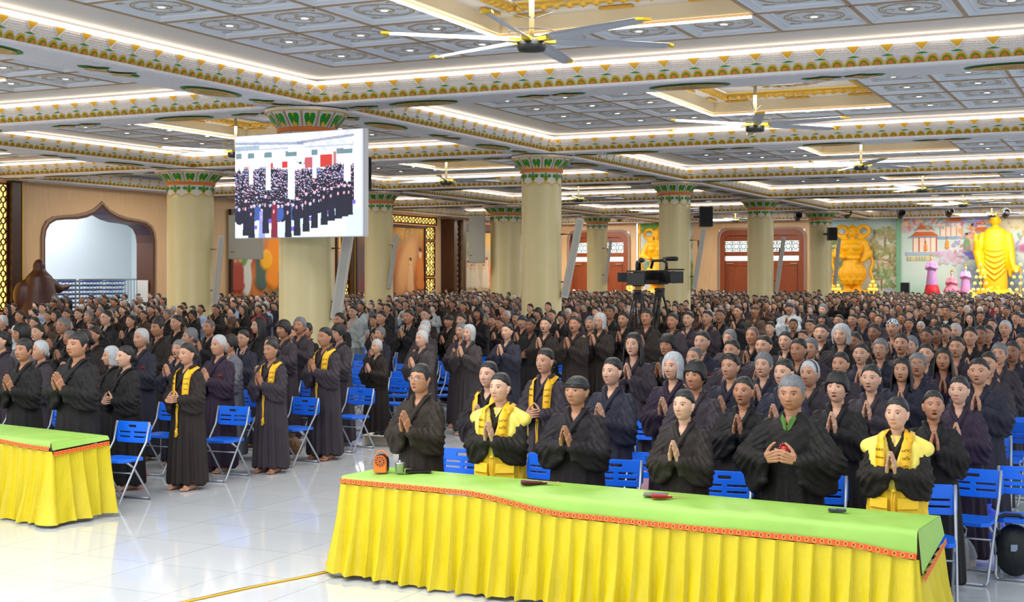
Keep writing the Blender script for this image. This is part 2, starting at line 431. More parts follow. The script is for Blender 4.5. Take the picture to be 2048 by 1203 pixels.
# ---- cove light strips on the cornice ledges, one per coffer side
BAYN = ['nearest', 'second', 'third', 'fourth', 'fifth', 'farthest']
def lane_of(x0): return 'nave' if x0 == 0 else ('middle aisle' if x0 == -AISLE else 'left wall aisle')
for bi, (x0, x1, y0, y1) in enumerate(BAYS):
    k = bi // 3
    for side in ('far', 'left'):
        mb = MB()
        if side == 'far': mb.box(((x0 + x1) / 2, y1 - .585, Z_TOP + .035), (x1 - x0 - 1.15, .05, .04))
        else: mb.box((x0 + .585, (y0 + y1) / 2, Z_TOP + .035), (.05, y1 - y0 - 1.15, .05))
        o = mb.build('cove_light', M_LED)
        tag(o, f'warm white light strip on the {side} cornice of the {BAYN[k]} {lane_of(x0)} ceiling bay', 'light', 'cove light strips')
    ax, bx, ay, by, px, py, pw, ph, nx, ny, i0, i1, j0, j1 = bay_layout(x0, x1, y0, y1)
    mb = MB(); q = .03
    rx0, rx1, ry0, ry1 = px + pw * i0 + q, px + pw * i1 - q, py + ph * j0 + q, py + ph * j1 - q
    for (c, d) in ((((rx0 + rx1) / 2, ry1, Z_CEIL - .055), (rx1 - rx0, .05, .03)), ((rx0, (ry0 + ry1) / 2, Z_CEIL - .055), (.05, ry1 - ry0, .03))):
        mb.box(c, d)
    tag(mb.build('recess_light', M_LED2), f'yellow light strip edging the gilded recess of the {BAYN[k]} {lane_of(x0)} bay', 'light', 'recess light strips')

# ---- downlights
mb = MB(); mb.lathe([(.075, .03), (.075, -.004), (.052, -.008)], (0, 0, 0), 16, 0, (False, False)); ring_me = mb.mesh('downlight_ring', M_WHITE)
mb = MB(); mb.lathe([(.052, .012), (.052, -.006)], (0, 0, 0), 14, 0); glow_me = mb.mesh('downlight_disc', M_SPOT)
CF, SF = math.cos(math.radians(25.505)), math.sin(math.radians(25.505))
def in_view(x, y, z, m=10):
    dx, dy = x - 14.44, y + 21.31; X = dx * CF + dy * SF; Z = -dx * SF + dy * CF
    if Z < 1: return False
    u, v = 1024 + 2706 * X / Z, 554 - (z - 2.28) * 2706 / Z
    return -m < u < 2048 + m and -m < v < 1203 + m
def hidden_by_beam(x, y):                   # a beam nearer to the lens stands in front of this spot
    for k in range(-1, 6):
        yb = k * BAY - .56
        if yb < y and -21.31 < yb:
            f = (yb + 21.31) / (y + 21.31)
            if 2.28 + (Z_CEIL - 2.28) * f > Z_BEAM and (yb + 1.1 < y): 
                return True
    return False
for (bi, cx, cy, j, i) in DOWN:
    if not in_view(cx, cy, Z_CEIL) or hidden_by_beam(cx, cy): continue
    x0 = BAYS[bi][0]; k = bi // 3
    r = thing('downlight', f'round white downlight, {BAYN[k]} {lane_of(x0)} bay, panel row {NUM[j + 1]}, panel {NUM[i + 1]} from the left', 'light', (cx, cy, Z_CEIL + .025), 0, 'ceiling downlights')
    link('downlight_ring', ring_me, r); link('glow_disc', glow_me, r)

# ---- columns
def patch(mb, poly, rad, off, mi):
    """outline in (angle, z) laid on a surface of revolution"""
    mb.add([((rad(z) + off) * math.cos(a), (rad(z) + off) * math.sin(a), z) for a, z in poly], [tuple(range(len(poly)))], mi)
def bell(z): t = min(1, max(0, (z - 5.06) / .27)); return .545 + .21 * t ** 1.25
shaft = lambda z: .522
mb = MB(); mb.lathe([(.62, 0), (.62, .12), (.56, .18), (.522, .24), (.52, 4.6), (.52, 5.0)], (0, 0, 0), 48, 0); column_me = mb.mesh('column', M_CREAM, True)
mb = MB()
mb.lathe([(.545, 5.06)] + [(bell(5.06 + .27 * k / 6), 5.06 + .27 * k / 6) for k in range(1, 7)] + [(.775, 5.335), (.785, 5.35), (.785, 5.40), (.76, 5.405)], (0, 0, 0), 48, 0, (True, True))
mb.lathe([(.5, 4.97), (.555, 4.975), (.562, 5.01), (.555, 5.055), (.5, 5.06)], (0, 0, 0), 48, 1, (False, False))
mb.lathe([(.77, 5.405), (.77, 5.42)], (0, 0, 0), 40, 5, (True, True))
mb.lathe([(.783, 5.33), (.79, 5.34), (.783, 5.35)], (0, 0, 0), 48, 3, (False, False))
for k in range(14):                         # lotus petals round the bell
    a = 2 * PI * k / 14; w = PI / 14
    def heart(s, z0, z1, notch):
        P = [(-.55, 0), (-.8, .35), (-.95, .7), (-.8, .93), (-.5, 1.0), (-.2, .96), (0, .96 - notch), (.2, .96), (.5, 1.0), (.8, .93), (.95, .7), (.8, .35), (.55, 0)]
        return [(a + p * w * s, z0 + (z1 - z0) * q) for p, q in P]
    patch(mb, heart(.93, 5.065, 5.325, .05), bell, .012, 0)
    patch(mb, heart(.72, 5.07, 5.29, .1), bell, .02, 2)
    patch(mb, [(a - .3 * w, 5.07), (a - .34 * w, 5.12), (a, 5.165), (a + .34 * w, 5.12), (a + .3 * w, 5.07)], bell, .027, 3)
    patch(mb, [(a - .12 * w, 5.285), (a, 5.21), (a + .12 * w, 5.285)], bell, .027, 3)
    mb.tube([((bell(z) + .008) * math.cos(a + w), (bell(z) + .008) * math.sin(a + w), z) for z in (5.065, 5.15, 5.23, 5.325)], .012, 5, 4)
capital_me = mb.mesh('capital', [M_WHITE, M_ORANGE, M_GREEN, M_GOLDY, M_TRIM, M_BLACK])
mb = MB(); n = 10
def rim(a): return 4.62 + .085 * abs(math.sin(a * n / 2)) ** .8
N_ = 120
mb.add([(.526 * math.cos(2 * PI * j / N_), .526 * math.sin(2 * PI * j / N_), z) for j in range(N_) for z in (rim(2 * PI * j / N_), 4.975)],
       [(2 * j, 2 * ((j + 1) % N_), 2 * ((j + 1) % N_) + 1, 2 * j + 1) for j in range(N_)], 0)
for j in range(N_):                         # gilded scalloped edge
    a, b = 2 * PI * j / N_, 2 * PI * (j + 1) / N_
    patch(mb, [(a, rim(a) - .012), (b, rim(b) - .012), (b, rim(b) + .012), (a, rim(a) + .012)], shaft, .01, 2)
for k in range(n):
    a = 2 * PI * (k + .5) / n; w = PI / n
    patch(mb, [(a - .5 * w, 4.86), (a - .36 * w, 4.80), (a, 4.68), (a + .36 * w, 4.80), (a + .5 * w, 4.86), (a, 4.9)], shaft, .012, 2)
    patch(mb, [(a - .1 * w, 4.96), (a - .16 * w, 4.86), (a - .22 * w, 4.80), (a, 4.735), (a + .22 * w, 4.80), (a + .16 * w, 4.86), (a + .1 * w, 4.96)], shaft, .018, 1)
    for e in (-1, 1):
        patch(mb, [(a + e * (.55 + .3 * math.cos(t)) * w, 4.875 + .05 * math.sin(t)) for t in [2 * PI * q / 10 for q in range(10)]], shaft, .018, 1)
        patch(mb, [(a + e * .1 * w, 4.84), (a + e * .5 * w, 4.845), (a + e * .5 * w, 4.87), (a + e * .1 * w, 4.865)], shaft, .019, 1)
collar_me = mb.mesh('capital_collar', [M_WHITE, M_GREEN, M_GOLDY])
COLS = []
for k in range(0, 5): COLS.append((0.0, k * BAY, 1.0))
for k in range(0, 5): COLS.append((-AISLE, k * BAY, 1.3 if k in (1, 3) else 1.0))
COLS.append((0.0, -BAY, 1.0))
for (x, y, s) in COLS:
    c = link('column', column_me, None, (x, y, 0)); c.scale = (s, s, 1)
    struct(c, 'round cream column with green and gold lotus capital')
    cp = link('capital', capital_me, c); link('capital_collar', collar_me, c)
# ================================================================ WALLS
M_GLOW = mat('amber_backlight', (1, .6, .15), emit=(1, .58, .12), estr=2.6)
M_GLOW2 = mat('amber_led', (1, .8, .4), emit=(1, .82, .45), estr=7.0)
M_GREYP = mat('grey_white_wall', srgb(220, 226, 228), .6)
M_JAMB = mat('arch_jamb', srgb(96, 58, 38), .45)
M_ARCHT = mat('arch_trim', srgb(150, 122, 104), .5)
M_SKYG = mat('outside_light', (.8, 1, .95), emit=(.86, 1.0, .95), estr=1.1)
M_IRON = mat('dark_iron', srgb(50, 52, 48), .5)
M_BRASS = mat('brass_handle', srgb(214, 176, 120), .3, .6)
M_STEELP = mat('grey_steel', srgb(142, 156, 160), .4, .5)
M_BLUE = mat('chair_blue', srgb(12, 108, 236), .38)
def wallx(pts, x): return [(x, y, z) for y, z in pts]

# left wall: panelling with an arched opening, from the stage side to the far corner
AY0, AY1 = 12.95, 18.35
arch = [(AY0, 0), (AY0, 3.55), (AY0 + .06, 3.85), (AY0 + .22, 4.07), (AY0 + .5, 4.2), (AY0 + .95, 4.25), (AY0 + 1.5, 4.28), (AY0 + 1.95, 4.36), (AY0 + 2.35, 4.5), (15.65, 4.76),
        (AY1 - 2.35, 4.5), (AY1 - 1.95, 4.36), (AY1 - 1.5, 4.28), (AY1 - .95, 4.25), (AY1 - .5, 4.2), (AY1 - .22, 4.07), (AY1 - .06, 3.85), (AY1, 3.55), (AY1, 0)]
mb = MB(); T = Z_CEIL + .05
top = [(p[0], p[1]) for p in arch[1:-1]]
for (a, b) in zip(top, top[1:]):
    mb.quad((WALL_X, a[0], a[1]), (WALL_X, b[0], b[1]), (WALL_X, b[0], T), (WALL_X, a[0], T))
mb.quad((WALL_X, -14, 0), (WALL_X, AY0, 0), (WALL_X, AY0, T), (WALL_X, -14, T))
mb.quad((WALL_X, AY1, 0), (WALL_X, WALL_Y, 0), (WALL_X, WALL_Y, T), (WALL_X, AY1, T))
wl = struct(mb.build('wall_left', M_WOODW, fix=False), 'pale wood panelled left wall with an arched opening')
mb = MB()                                   # reveal of the arch and its moulded edge
for (a, b) in zip(arch, arch[1:]):
    mb.quad((WALL_X, a[0], a[1]), (WALL_X - .75, a[0], a[1]), (WALL_X - .75, b[0], b[1]), (WALL_X, b[0], b[1]), 0)
ctr = Vector((15.65, 2.2))
def offs(p, d): v = (Vector(p) - ctr); return tuple(Vector(p) + v.normalized() * d)
for (d0, d1, x, mi) in ((0, .10, .03, 0), (.10, .20, .06, 1)):
    for (a, b) in zip(arch, arch[1:]):
        A0, A1, B0, B1 = offs(a, d0), offs(a, d1), offs(b, d0), offs(b, d1)
        mb.add([(WALL_X + x, *A0), (WALL_X + x, *A1), (WALL_X + x, *B1), (WALL_X + x, *B0), (WALL_X, *A0), (WALL_X, *A1), (WALL_X, *B1), (WALL_X, *B0)],
               [(0, 1, 2, 3), (4, 7, 6, 5), (0, 3, 7, 4), (1, 5, 6, 2)], mi)
struct(mb.build('trim_3', [M_JAMB, M_ARCHT], fix=False), 'dark moulded edge of the ogee arch')
mb = MB(); x0 = WALL_X - .75; x1 = WALL_X - 4.2
mb.quad((x1, 10, 0), (x1, 22, 0), (x1, 22, T), (x1, 10, T)); mb.quad((x0, 10, 0), (x1, 10, 0), (x1, 10, T), (x0, 10, T)); mb.quad((x0, 22, 0), (x1, 22, 0), (x1, 22, T), (x0, 22, T))
mb.quad((x0, 10, T), (x1, 10, T), (x1, 22, T), (x0, 22, T)); mb.quad((x0, 10, .01), (x1, 10, .01), (x1, 22, .01), (x0, 22, .01))
mb.quad((x0, 10, 0), (x0, AY0, 0), (x0, AY0, T), (x0, 10, T)); mb.quad((x0, AY1, 0), (x0, 22, 0), (x0, 22, T), (x0, AY1, T))
struct(mb.build('wall_alcove', M_GREYP, fix=False), 'plain grey-white room behind the arch')
area_light('alcove_lamp', (WALL_X - 2.4, 16, 5.6), 2, 6, 360, (.93, .97, 1.0))

def lattice(mb, P, w, h, mi_bar, mi_glow, cell=.28, bar=.035, frame=.07):
    """fretwork screen: glowing backing, square frame, rings and diagonal bars; P(u, v, d) places it"""
    mb.add([P(0, 0, -.02), P(w, 0, -.02), P(w, h, -.02), P(0, h, -.02)], [(0, 1, 2, 3)], mi_glow)
    def bar_(a, b, t, d=.02):
        a, b = Vector(a), Vector(b); n = Vector((-(b - a).y, (b - a).x)).normalized() * t / 2
        q = [a + n, a - n, b - n, b + n]
        mb.add([P(p.x, p.y, d) for p in q] + [P(p.x, p.y, -.015) for p in q], [(0, 1, 2, 3), (0, 4, 5, 1), (1, 5, 6, 2), (2, 6, 7, 3), (3, 7, 4, 0)], mi_bar)
    for a, b in (((0, 0), (w, 0)), ((w, 0), (w, h)), ((w, h), (0, h)), ((0, h), (0, 0))): bar_(a, b, frame, .03)
    nx, ny = max(1, round(w / cell)), max(1, round(h / cell)); cx, cy = w / nx, h / ny
    for i in range(nx):
        for j in range(ny):
            c = ((i + .5) * cx, (j + .5) * cy); r = min(cx, cy) * .3
            pts = [(c[0] + r * math.cos(k * PI / 4), c[1] + r * math.sin(k * PI / 4)) for k in range(9)]
            for a, b in zip(pts, pts[1:]): bar_(a, b, bar)
            for k in (0, 2, 4, 6): bar_(pts[k], (c[0] + cx * .5 * math.cos(k * PI / 4), c[1] + cy * .5 * math.sin(k * PI / 4)), bar)
            if (i + j) % 2: bar_((c[0] - cx / 2, c[1] - cy / 2), pts[5], bar * .8); bar_((c[0] + cx / 2, c[1] + cy / 2), pts[1], bar * .8)
def PL(y0, z0, x=WALL_X + .05): return lambda u, v, d: (x + d, y0 + u, z0 + v)

# carved amber screens and pilasters on the left wall
for n_, (ya, yb, z0, z1, lab) in enumerate([(9.2, 11.25, 1.2, 5.3, 'amber backlit fretwork screen at the left edge of the left wall'),
        (31.15, 31.75, 1.2, 5.2, 'narrow amber backlit screen right of the screen column'),
        (39.0, 40.0, 1.3, 2.2, 'small square amber fretwork at the foot of the second painting'),
        (39.0, 40.0, 2.35, 4.1, 'tall amber fretwork panel beside the second painting'),
        (39.0, 40.0, 4.2, 4.85, 'small amber fretwork above the tall panel'),
        (32.0, 40.2, 4.98, 5.32, 'long amber fretwork frieze over the second painting'),
        (42.2, 42.7, 2.6, 4.6, 'slim amber fretwork beside the third painting')]):
    r = thing('fretwork_screen', lab, 'wall screen', (WALL_X + .06, (ya + yb) / 2, z0))
    mb = MB(); mb.M = Matrix.Translation((-WALL_X - .06, -(ya + yb) / 2, -z0))
    lattice(mb, PL(ya, z0, WALL_X + .06), yb - ya, z1 - z0, 0, 1, .34, .04)
    mb.build('fretwork', [M_BROWN, M_GLOW], r, fix=False)
r = thing('lit_pilaster', 'dark pilaster with a bright golden fretwork strip between second and third paintings', 'pilaster', (WALL_X + .5, 41.2, 0))
mb = MB(); mb.box((-.08, -.25, 2.65), (.76, .35, 5.3)); mb.box((-.08, .75, 2.65), (.76, .3, 5.3)); mb.box((-.28, .25, 2.65), (.3, .8, 5.3)); mb.build('post', M_BROWN, r)
mb = MB(); lattice(mb, lambda u, v, d: (.02 + d, -.05 + u, 1.1 + v), .55, 4.1, 0, 1, .28, .035); mb.build('fretwork', [M_BROWN, M_GLOW2], r, fix=False)
for (y, w, nm) in ((11.5, .42, 4), (32.0 - .12, .25, 5)):
    mb = MB(); mb.box((WALL_X + .1, y, 2.7), (.3, w, 5.4)); mb.tube([(WALL_X + .27, y + w / 2, .2), (WALL_X + .27, y + w / 2, 5.35)], .02, 6, 1)
    struct(mb.build(f'trim_{nm}', [M_BROWN, M_GOLD]), 'dark pilaster on the left wall')

# ---- painted pictures: colours laid on a fine relief grid
def fbm(x, y, s, seed, oct_=4):
    v = np.zeros_like(x); a = .5; rs = np.random.RandomState(seed)
    for o in range(oct_):
        for k in range(3):
            t = rs.rand() * 6.28; ph = rs.rand() * 6.28; f = s * 2 ** o * (.7 + .6 * rs.rand())
            v += a * np.sin(f * (x * math.cos(t) + y * math.sin(t)) + ph + 1.3 * np.sin(f * .6 * (y * math.cos(t) - x * math.sin(t)) + ph * 2)) / 3
        a *= .55
    return v
class Canvas:
    """picture of w x h metres painted on nu x nv points"""
    def __init__(s, w, h, nu, nv):
        s.w, s.h, s.nu, s.nv = w, h, nu, nv
        s.x, s.y = np.meshgrid(np.linspace(0, w, nu), np.linspace(0, h, nv)); s.c = np.zeros((nv, nu, 3)); s.d = np.zeros((nv, nu))
    def fill(s, col): s.c[:] = srgb(*col)
    def mix(s, m, col, relief=0.0):
        m = np.clip(m, 0, 1)[..., None]; s.c = s.c * (1 - m) + np.array(srgb(*col)) * m; s.d = np.maximum(s.d, relief * m[..., 0])
    def ell(s, cx, cy, rx, ry, soft=.15, rot=0.0):
        X, Y = s.x - cx, s.y - cy; c_, s_ = math.cos(rot), math.sin(rot); X, Y = X * c_ + Y * s_, -X * s_ + Y * c_
        return 1 - smoothstep(1 - soft, 1 + soft, np.sqrt((X / rx) ** 2 + (Y / ry) ** 2))
    def rect(s, x0, y0, x1, y1): return ((s.x > x0) & (s.x < x1) & (s.y > y0) & (s.y < y1)).astype(float)
    def noise(s, sc, seed): return fbm(s.x, s.y, sc, seed)
    def figure(s, cx, y0, h, robe, skin=(224, 170, 120), relief=.05):
        s.mix(s.ell(cx, y0 + h * .36, h * .17, h * .42, .12), robe, relief); s.mix(s.ell(cx, y0 + h * .12, h * .2, h * .16, .2), robe, relief)
        s.mix(s.ell(cx, y0 + h * .86, h * .085, h * .11, .15), skin, relief); s.mix(s.ell(cx, y0 + h * .96, h * .07, h * .06, .2), (50, 34, 26), relief)
    def build(s, name, P, parent, m):
        V = [P(float(a), float(b), float(d)) for a, b, d in zip(s.x.ravel(), s.y.ravel(), s.d.ravel())]
        F = [(j * s.nu + i, j * s.nu + i + 1, (j + 1) * s.nu + i + 1, (j + 1) * s.nu + i) for j in range(s.nv - 1) for i in range(s.nu - 1)]
        me = bpy.data.meshes.new(name); me.from_pydata(V, [], F); me.materials.append(m); me.polygons.foreach_set('use_smooth', [True] * len(F))
        paint(me, s.c.reshape(-1, 3)); return link(name, me, parent)
M_PAINT = painted('painted_picture', .55)
def wall_picture(name, lab, ya, yb, z0, z1, fn, nu=90, nv=90):
    w, h = yb - ya, z1 - z0
    r = thing(name, lab, 'painting', (WALL_X + .08, ya, z0))
    cv = Canvas(w, h, nu, nv); fn(cv); cv.build('canvas', lambda u, v, d: (.02 + d, u, v), r, M_PAINT)
    mb = MB()
    for (c, s) in (((.03, w / 2, -.06), (.12, w + .24, .12)), ((.03, w / 2, h + .06), (.12, w + .24, .12)), ((.03, -.06, h / 2), (.12, .12, h)), ((.03, w + .06, h / 2), (.12, .12, h))): mb.box(c, s)
    mb.build('frame', M_BROWN, r)
def pic1(c):
    c.fill((186, 96, 40)); n = c.noise(1.5, 3); c.mix(n * .9 + .2, (226, 140, 60)); c.mix(-n * 1.1 + .05, (120, 66, 36))
    c.mix(smoothstep(2.3, 3.2, c.y + .5 * n) * .8, (176, 140, 96)); c.mix(c.ell(5.6, .1, 3.4, .6, .3), (122, 110, 70))
    c.mix(c.ell(.95, .9, .34, .75), (214, 214, 206), .05); c.mix(c.ell(1.15, 1.7, .16, .3), (214, 214, 206), .05); c.mix(c.ell(.7, 1.75, .28, .36), (100, 160, 70), .05)
    for x in (.2, .5): c.figure(x, .4, 1.5, (170, 60, 40))
    c.figure(1.95, .5, 2.2, (70, 96, 84)); c.figure(2.85, .6, 3.0, (240, 140, 20)); c.mix(c.ell(2.25, 1.65, .42, .42), (248, 176, 24), .08)
    for x in (3.4, 3.8, 4.2, 5, 6): c.figure(x, .4, 1.5, (160, 110, 90))
def pic2(c):
    c.fill((176, 100, 40)); n = c.noise(1.2, 8); n2 = c.noise(3.4, 9)
    c.mix(smoothstep(.4, 1.6, 2.6 - c.x + .6 * n), (110, 84, 88)); c.mix(smoothstep(2.2, 3.4, c.y + .4 * n) * .8, (222, 168, 66)); c.mix((n2 > .15) * smoothstep(1.6, 2.6, c.y) * .6, (128, 110, 66))
    c.mix(-n + .1, (124, 58, 30)); c.mix(c.ell(4.7, 1.6, .7, 1.7, .4, -.5), (206, 150, 90)); c.figure(6.0, .3, 2.1, (196, 108, 30)); c.figure(5.0, .2, 1.7, (210, 160, 110)); c.mix(c.ell(1.1, .4, .8, .6, .5), (140, 60, 70))
def pic3(c):
    c.fill((168, 150, 116)); n = c.noise(1.4, 15); n2 = c.noise(4, 16)
    c.mix(smoothstep(2.0, 3.0, c.y + .4 * n), (216, 170, 70)); c.mix(c.ell(1.7, 2.7, .5, .8, .4) * (n2 > -.2), (110, 124, 60)); c.mix(c.ell(.8, 2.6, .4, .6, .4), (110, 124, 60))
    c.mix(n2 * .8, (196, 176, 160)); c.mix(c.ell(4.6, .8, 1.7, .9, .35), (226, 110, 50)); c.mix(c.ell(4.8, .5, 1.1, .35, .4), (240, 70, 20)); c.mix(c.ell(4.2, 1.4, .5, .8, .5), (230, 190, 150))
    for x in (.7, 1.2, 1.7, 2.6, 3.0): c.figure(x, .2, 1.5 + .2 * math.sin(x * 9), (190, 176, 150))
wall_picture('wall_painting', 'orange painting of a saffron-robed monk and a white horse, below the screen', 23.0, 30.6, 1.35, 4.9, pic1)
wall_picture('wall_painting', 'amber and mauve landscape painting framed by fretwork, right of the screen column', 32.4, 38.8, 1.35, 4.75, pic2)
wall_picture('wall_painting', 'grey and orange painting with a fire, farthest along the left wall', 42.9, 50.6, 1.5, 4.75, pic3)
mb = MB(); mb.box((WALL_X + .08, 46.5, 5.0), (.12, 8.4, .4)); struct(mb.build('trim_6', M_JAMB), 'carved brown band over the third painting')

# ---- far wall
mb = MB()
for (a, b) in ((WALL_X, -17.35), (-13.5, -13.05), (-9.6, -8.05), (-3.15, -1.95)):
    mb.quad((a, WALL_Y, 0), (b, WALL_Y, 0), (b, WALL_Y, T), (a, WALL_Y, T))
for (a, b) in ((-17.35, -13.5), (-8.05, -3.15)):
    mb.quad((a, WALL_Y, 4.95), (b, WALL_Y, 4.95), (b, WALL_Y, T), (a, WALL_Y, T))
for (a, b) in ((-13.05, -9.6), (-1.95, 17.5)):
    mb.quad((a, WALL_Y + .25, 0), (b, WALL_Y + .25, 0), (b, WALL_Y + .25, T), (a, WALL_Y + .25, T))
struct(mb.build('wall_far', M_WOODW, fix=False), 'pale wood panelled far wall')

def carved_door(n_, x0, x1, lab):
    w = x1 - x0; r = link(f'door_{n_}', None); r.location = (x0, WALL_Y, 0); struct(r, lab)
    mb = MB(); H = 4.95; f = .28
    # rounded portal frame
    out = [(0, 0), (0, H - .5), (.06, H - .25), (.2, H - .08), (.45, H), (w - .45, H), (w - .2, H - .08), (w - .06, H - .25), (w, H - .5), (w, 0)]
    inn = [(f, 0), (f, H - .7), (f, H - .5), (f + .08, H - .4), (f + .2, H - .32), (w - f - .2, H - .32), (w - f - .08, H - .4), (w - f, H - .5), (w - f, H - .7), (w - f, 0)]
    for k in range(len(out) - 1):
        A, B, C_, D = out[k], out[k + 1], inn[k + 1], inn[k]
        mb.add([(A[0], -.08, A[1]), (B[0], -.08, B[1]), (C_[0], -.08, C_[1]), (D[0], -.08, D[1]), (D[0], .2, D[1]), (C_[0], .2, C_[1]), (A[0], 0, A[1]), (B[0], 0, B[1])], [(0, 1, 2, 3), (3, 2, 5, 4), (0, 6, 7, 1)])
    mb.build('door_frame', M_DOOR, r)
    mb = MB()
    for k in range(len(out) - 1):
        A, B = out[k], out[k + 1]; c = Vector((w / 2, 2.2))
        ex = lambda p, d: tuple(Vector(p) + Vector(((-d if p[0] < w / 2 else d), d if p[1] > 4 else 0)))
        A2, B2 = ex(A, .12), ex(B, .12)
        mb.add([(A[0], -.1, A[1]), (B[0], -.1, B[1]), (B2[0], -.1, B2[1]), (A2[0], -.1, A2[1])], [(0, 1, 2, 3)])
    mb.build('architrave', M_ARCHT, r, fix=False)
    z0, z1 = 3.72, 4.32                      # iron scroll transom
    mb = MB(); mb.box((w / 2, .12, (z0 + z1) / 2), (w - 2 * f, .02, z1 - z0)); mb.build('transom_glass', M_SKYG, r)
    mb = MB(); n = int((w - 2 * f) / .42)
    for k in range(n):
        cx = f + (k + .5) * (w - 2 * f) / n
        for (dx, dz, rr) in ((0, 0, .14), (-.13, .17, .08), (.13, .17, .08), (-.13, -.17, .08), (.13, -.17, .08)):
            mb.tube([(cx + dx + rr * math.cos(t), .09, (z0 + z1) / 2 + dz + rr * math.sin(t)) for t in [2 * PI * q / 10 for q in range(11)]], .018, 5)
        mb.box((cx + .2, .09, (z0 + z1) / 2), (.02, .02, z1 - z0))
    mb.build('transom_grille', M_IRON, r)
    mb = MB(); mb.box((w / 2, .1, z1 + .16), (w - 2 * f, .16, .32)); mb.box((w / 2, .1, 3.6), (w - 2 * f, .16, .24)); mb.build('transom_rail', M_DOOR, r)
    mb = MB(); mb.box((w / 2, .16, 3.36), (w - 2 * f, .02, .26)); mb.build('fanlight', M_SKYG, r)
    lw = (w - 2 * f - .06) / 2
    for e in (0, 1):
        xa = f + e * (lw + .06)
        mb = MB(); mb.box((xa + lw / 2, .1, 1.6), (lw, .1, 3.2)); xc = xa + lw / 2
        for (a, b, c, d) in ((.14, .3, lw - .14, 1.25), (.14, 1.45, lw - .14, 2.95)):
            for (c_, s_) in ((((a + c) / 2, b), (c - a, .06)), (((a + c) / 2, d), (c - a, .06)), ((a, (b + d) / 2), (.06, d - b)), ((c, (b + d) / 2), (.06, d - b))):
                mb.box((xa + c_[0], .04, c_[1]), (s_[0], .05, s_[1]))
        for rr in (.55, .4, .22):            # carved half roundel meeting its twin
            cxx = xa + (lw - .05 if e == 0 else .05)
            mb.tube([(cxx + (-1 if e == 0 else 1) * rr * math.sin(t), .04, 2.15 + 1.0 * rr * math.cos(t)) for t in [PI * q / 12 for q in range(13)]], .03, 5)
        leaf = mb.build('door_leaf', M_DOOR, r)
        hx = xa + (lw - .18 if e == 0 else .18)
        mb = MB(); mb.box((hx, 0, 1.95), (.05, .05, .7)); mb.box((hx + (.14 if e == 0 else -.14), -.02, 1.85), (.34, .05, .07)); mb.build('door_handle', M_BRASS, leaf)
        mb = MB(); mb.box((xa + (.3 if e == 0 else lw - .3), 0, 3.05), (.4, .05, .05)); mb.build('door_closer', M_BRASS, leaf)
carved_door(1, -17.3, -13.55, 'carved red-brown double door left of the video cameras')
carved_door(2, -8.0, -3.2, 'carved red-brown double door under the hanging black speaker')

# ---- murals on the far wall
def tree(c, x, y, s, col, seed):
    n = c.noise(5, seed); c.mix(c.ell(x, y - s * .9, s * .12, s * .9), (150, 130, 100))
    for (dx, dy, r) in ((0, 0, .7), (-.5, -.25, .5), (.5, -.2, .5), (0, .45, .5)): c.mix(c.ell(x + dx * s, y + dy * s, r * s, r * s * .55, .3) * (.72 + .6 * n), col, .03)
def mural_guardian(c):
    c.fill((226, 224, 200)); n = c.noise(1.2, 21)
    c.mix(smoothstep(4.2, 5.4, c.y), (96, 190, 226)); c.mix(smoothstep(3.4, 4.4, c.y) * (1 - smoothstep(4.2, 5.3, c.y)) * .6, (196, 226, 224)); c.mix(n * .6, (206, 206, 170)); c.mix(smoothstep(2.4, .6, c.y) * .5, (190, 200, 186))
    for (x, y, s, col, sd) in ((.5, 3.9, .5, (120, 152, 90), 31), (.3, 2.5, .55, (116, 142, 80), 32), (.5, 1.6, .5, (110, 150, 90), 33), (3.1, 4.2, .55, (176, 162, 110), 34), (3.35, 3.3, .5, (176, 160, 100), 35), (2.9, 2.0, .5, (120, 160, 100), 36), (3.3, 1.5, .4, (110, 150, 90), 37), (2.5, 3.6, .5, (170, 160, 116), 38)): tree(c, x, y, s, col, sd)
    for k in range(4): c.mix(c.ell(2.6 + .35 * k, 2.9 - .13 * k + .1 * math.sin(k * 2), .35, .06, .4, -.3), (196, 132, 116), .03)
    scatter(c, 120, (0, .4, 1.2, 4.0), [(132, 166, 96), (164, 186, 120), (196, 200, 150), (110, 150, 84)], .05, .16, 71); scatter(c, 120, (2.4, .6, 3.7, 4.6), [(176, 170, 110), (150, 160, 96), (206, 196, 150), (126, 160, 100)], .05, .16, 72)
    c.mix(c.rect(3.0, 0, 3.6, 1.3), (186, 196, 200))
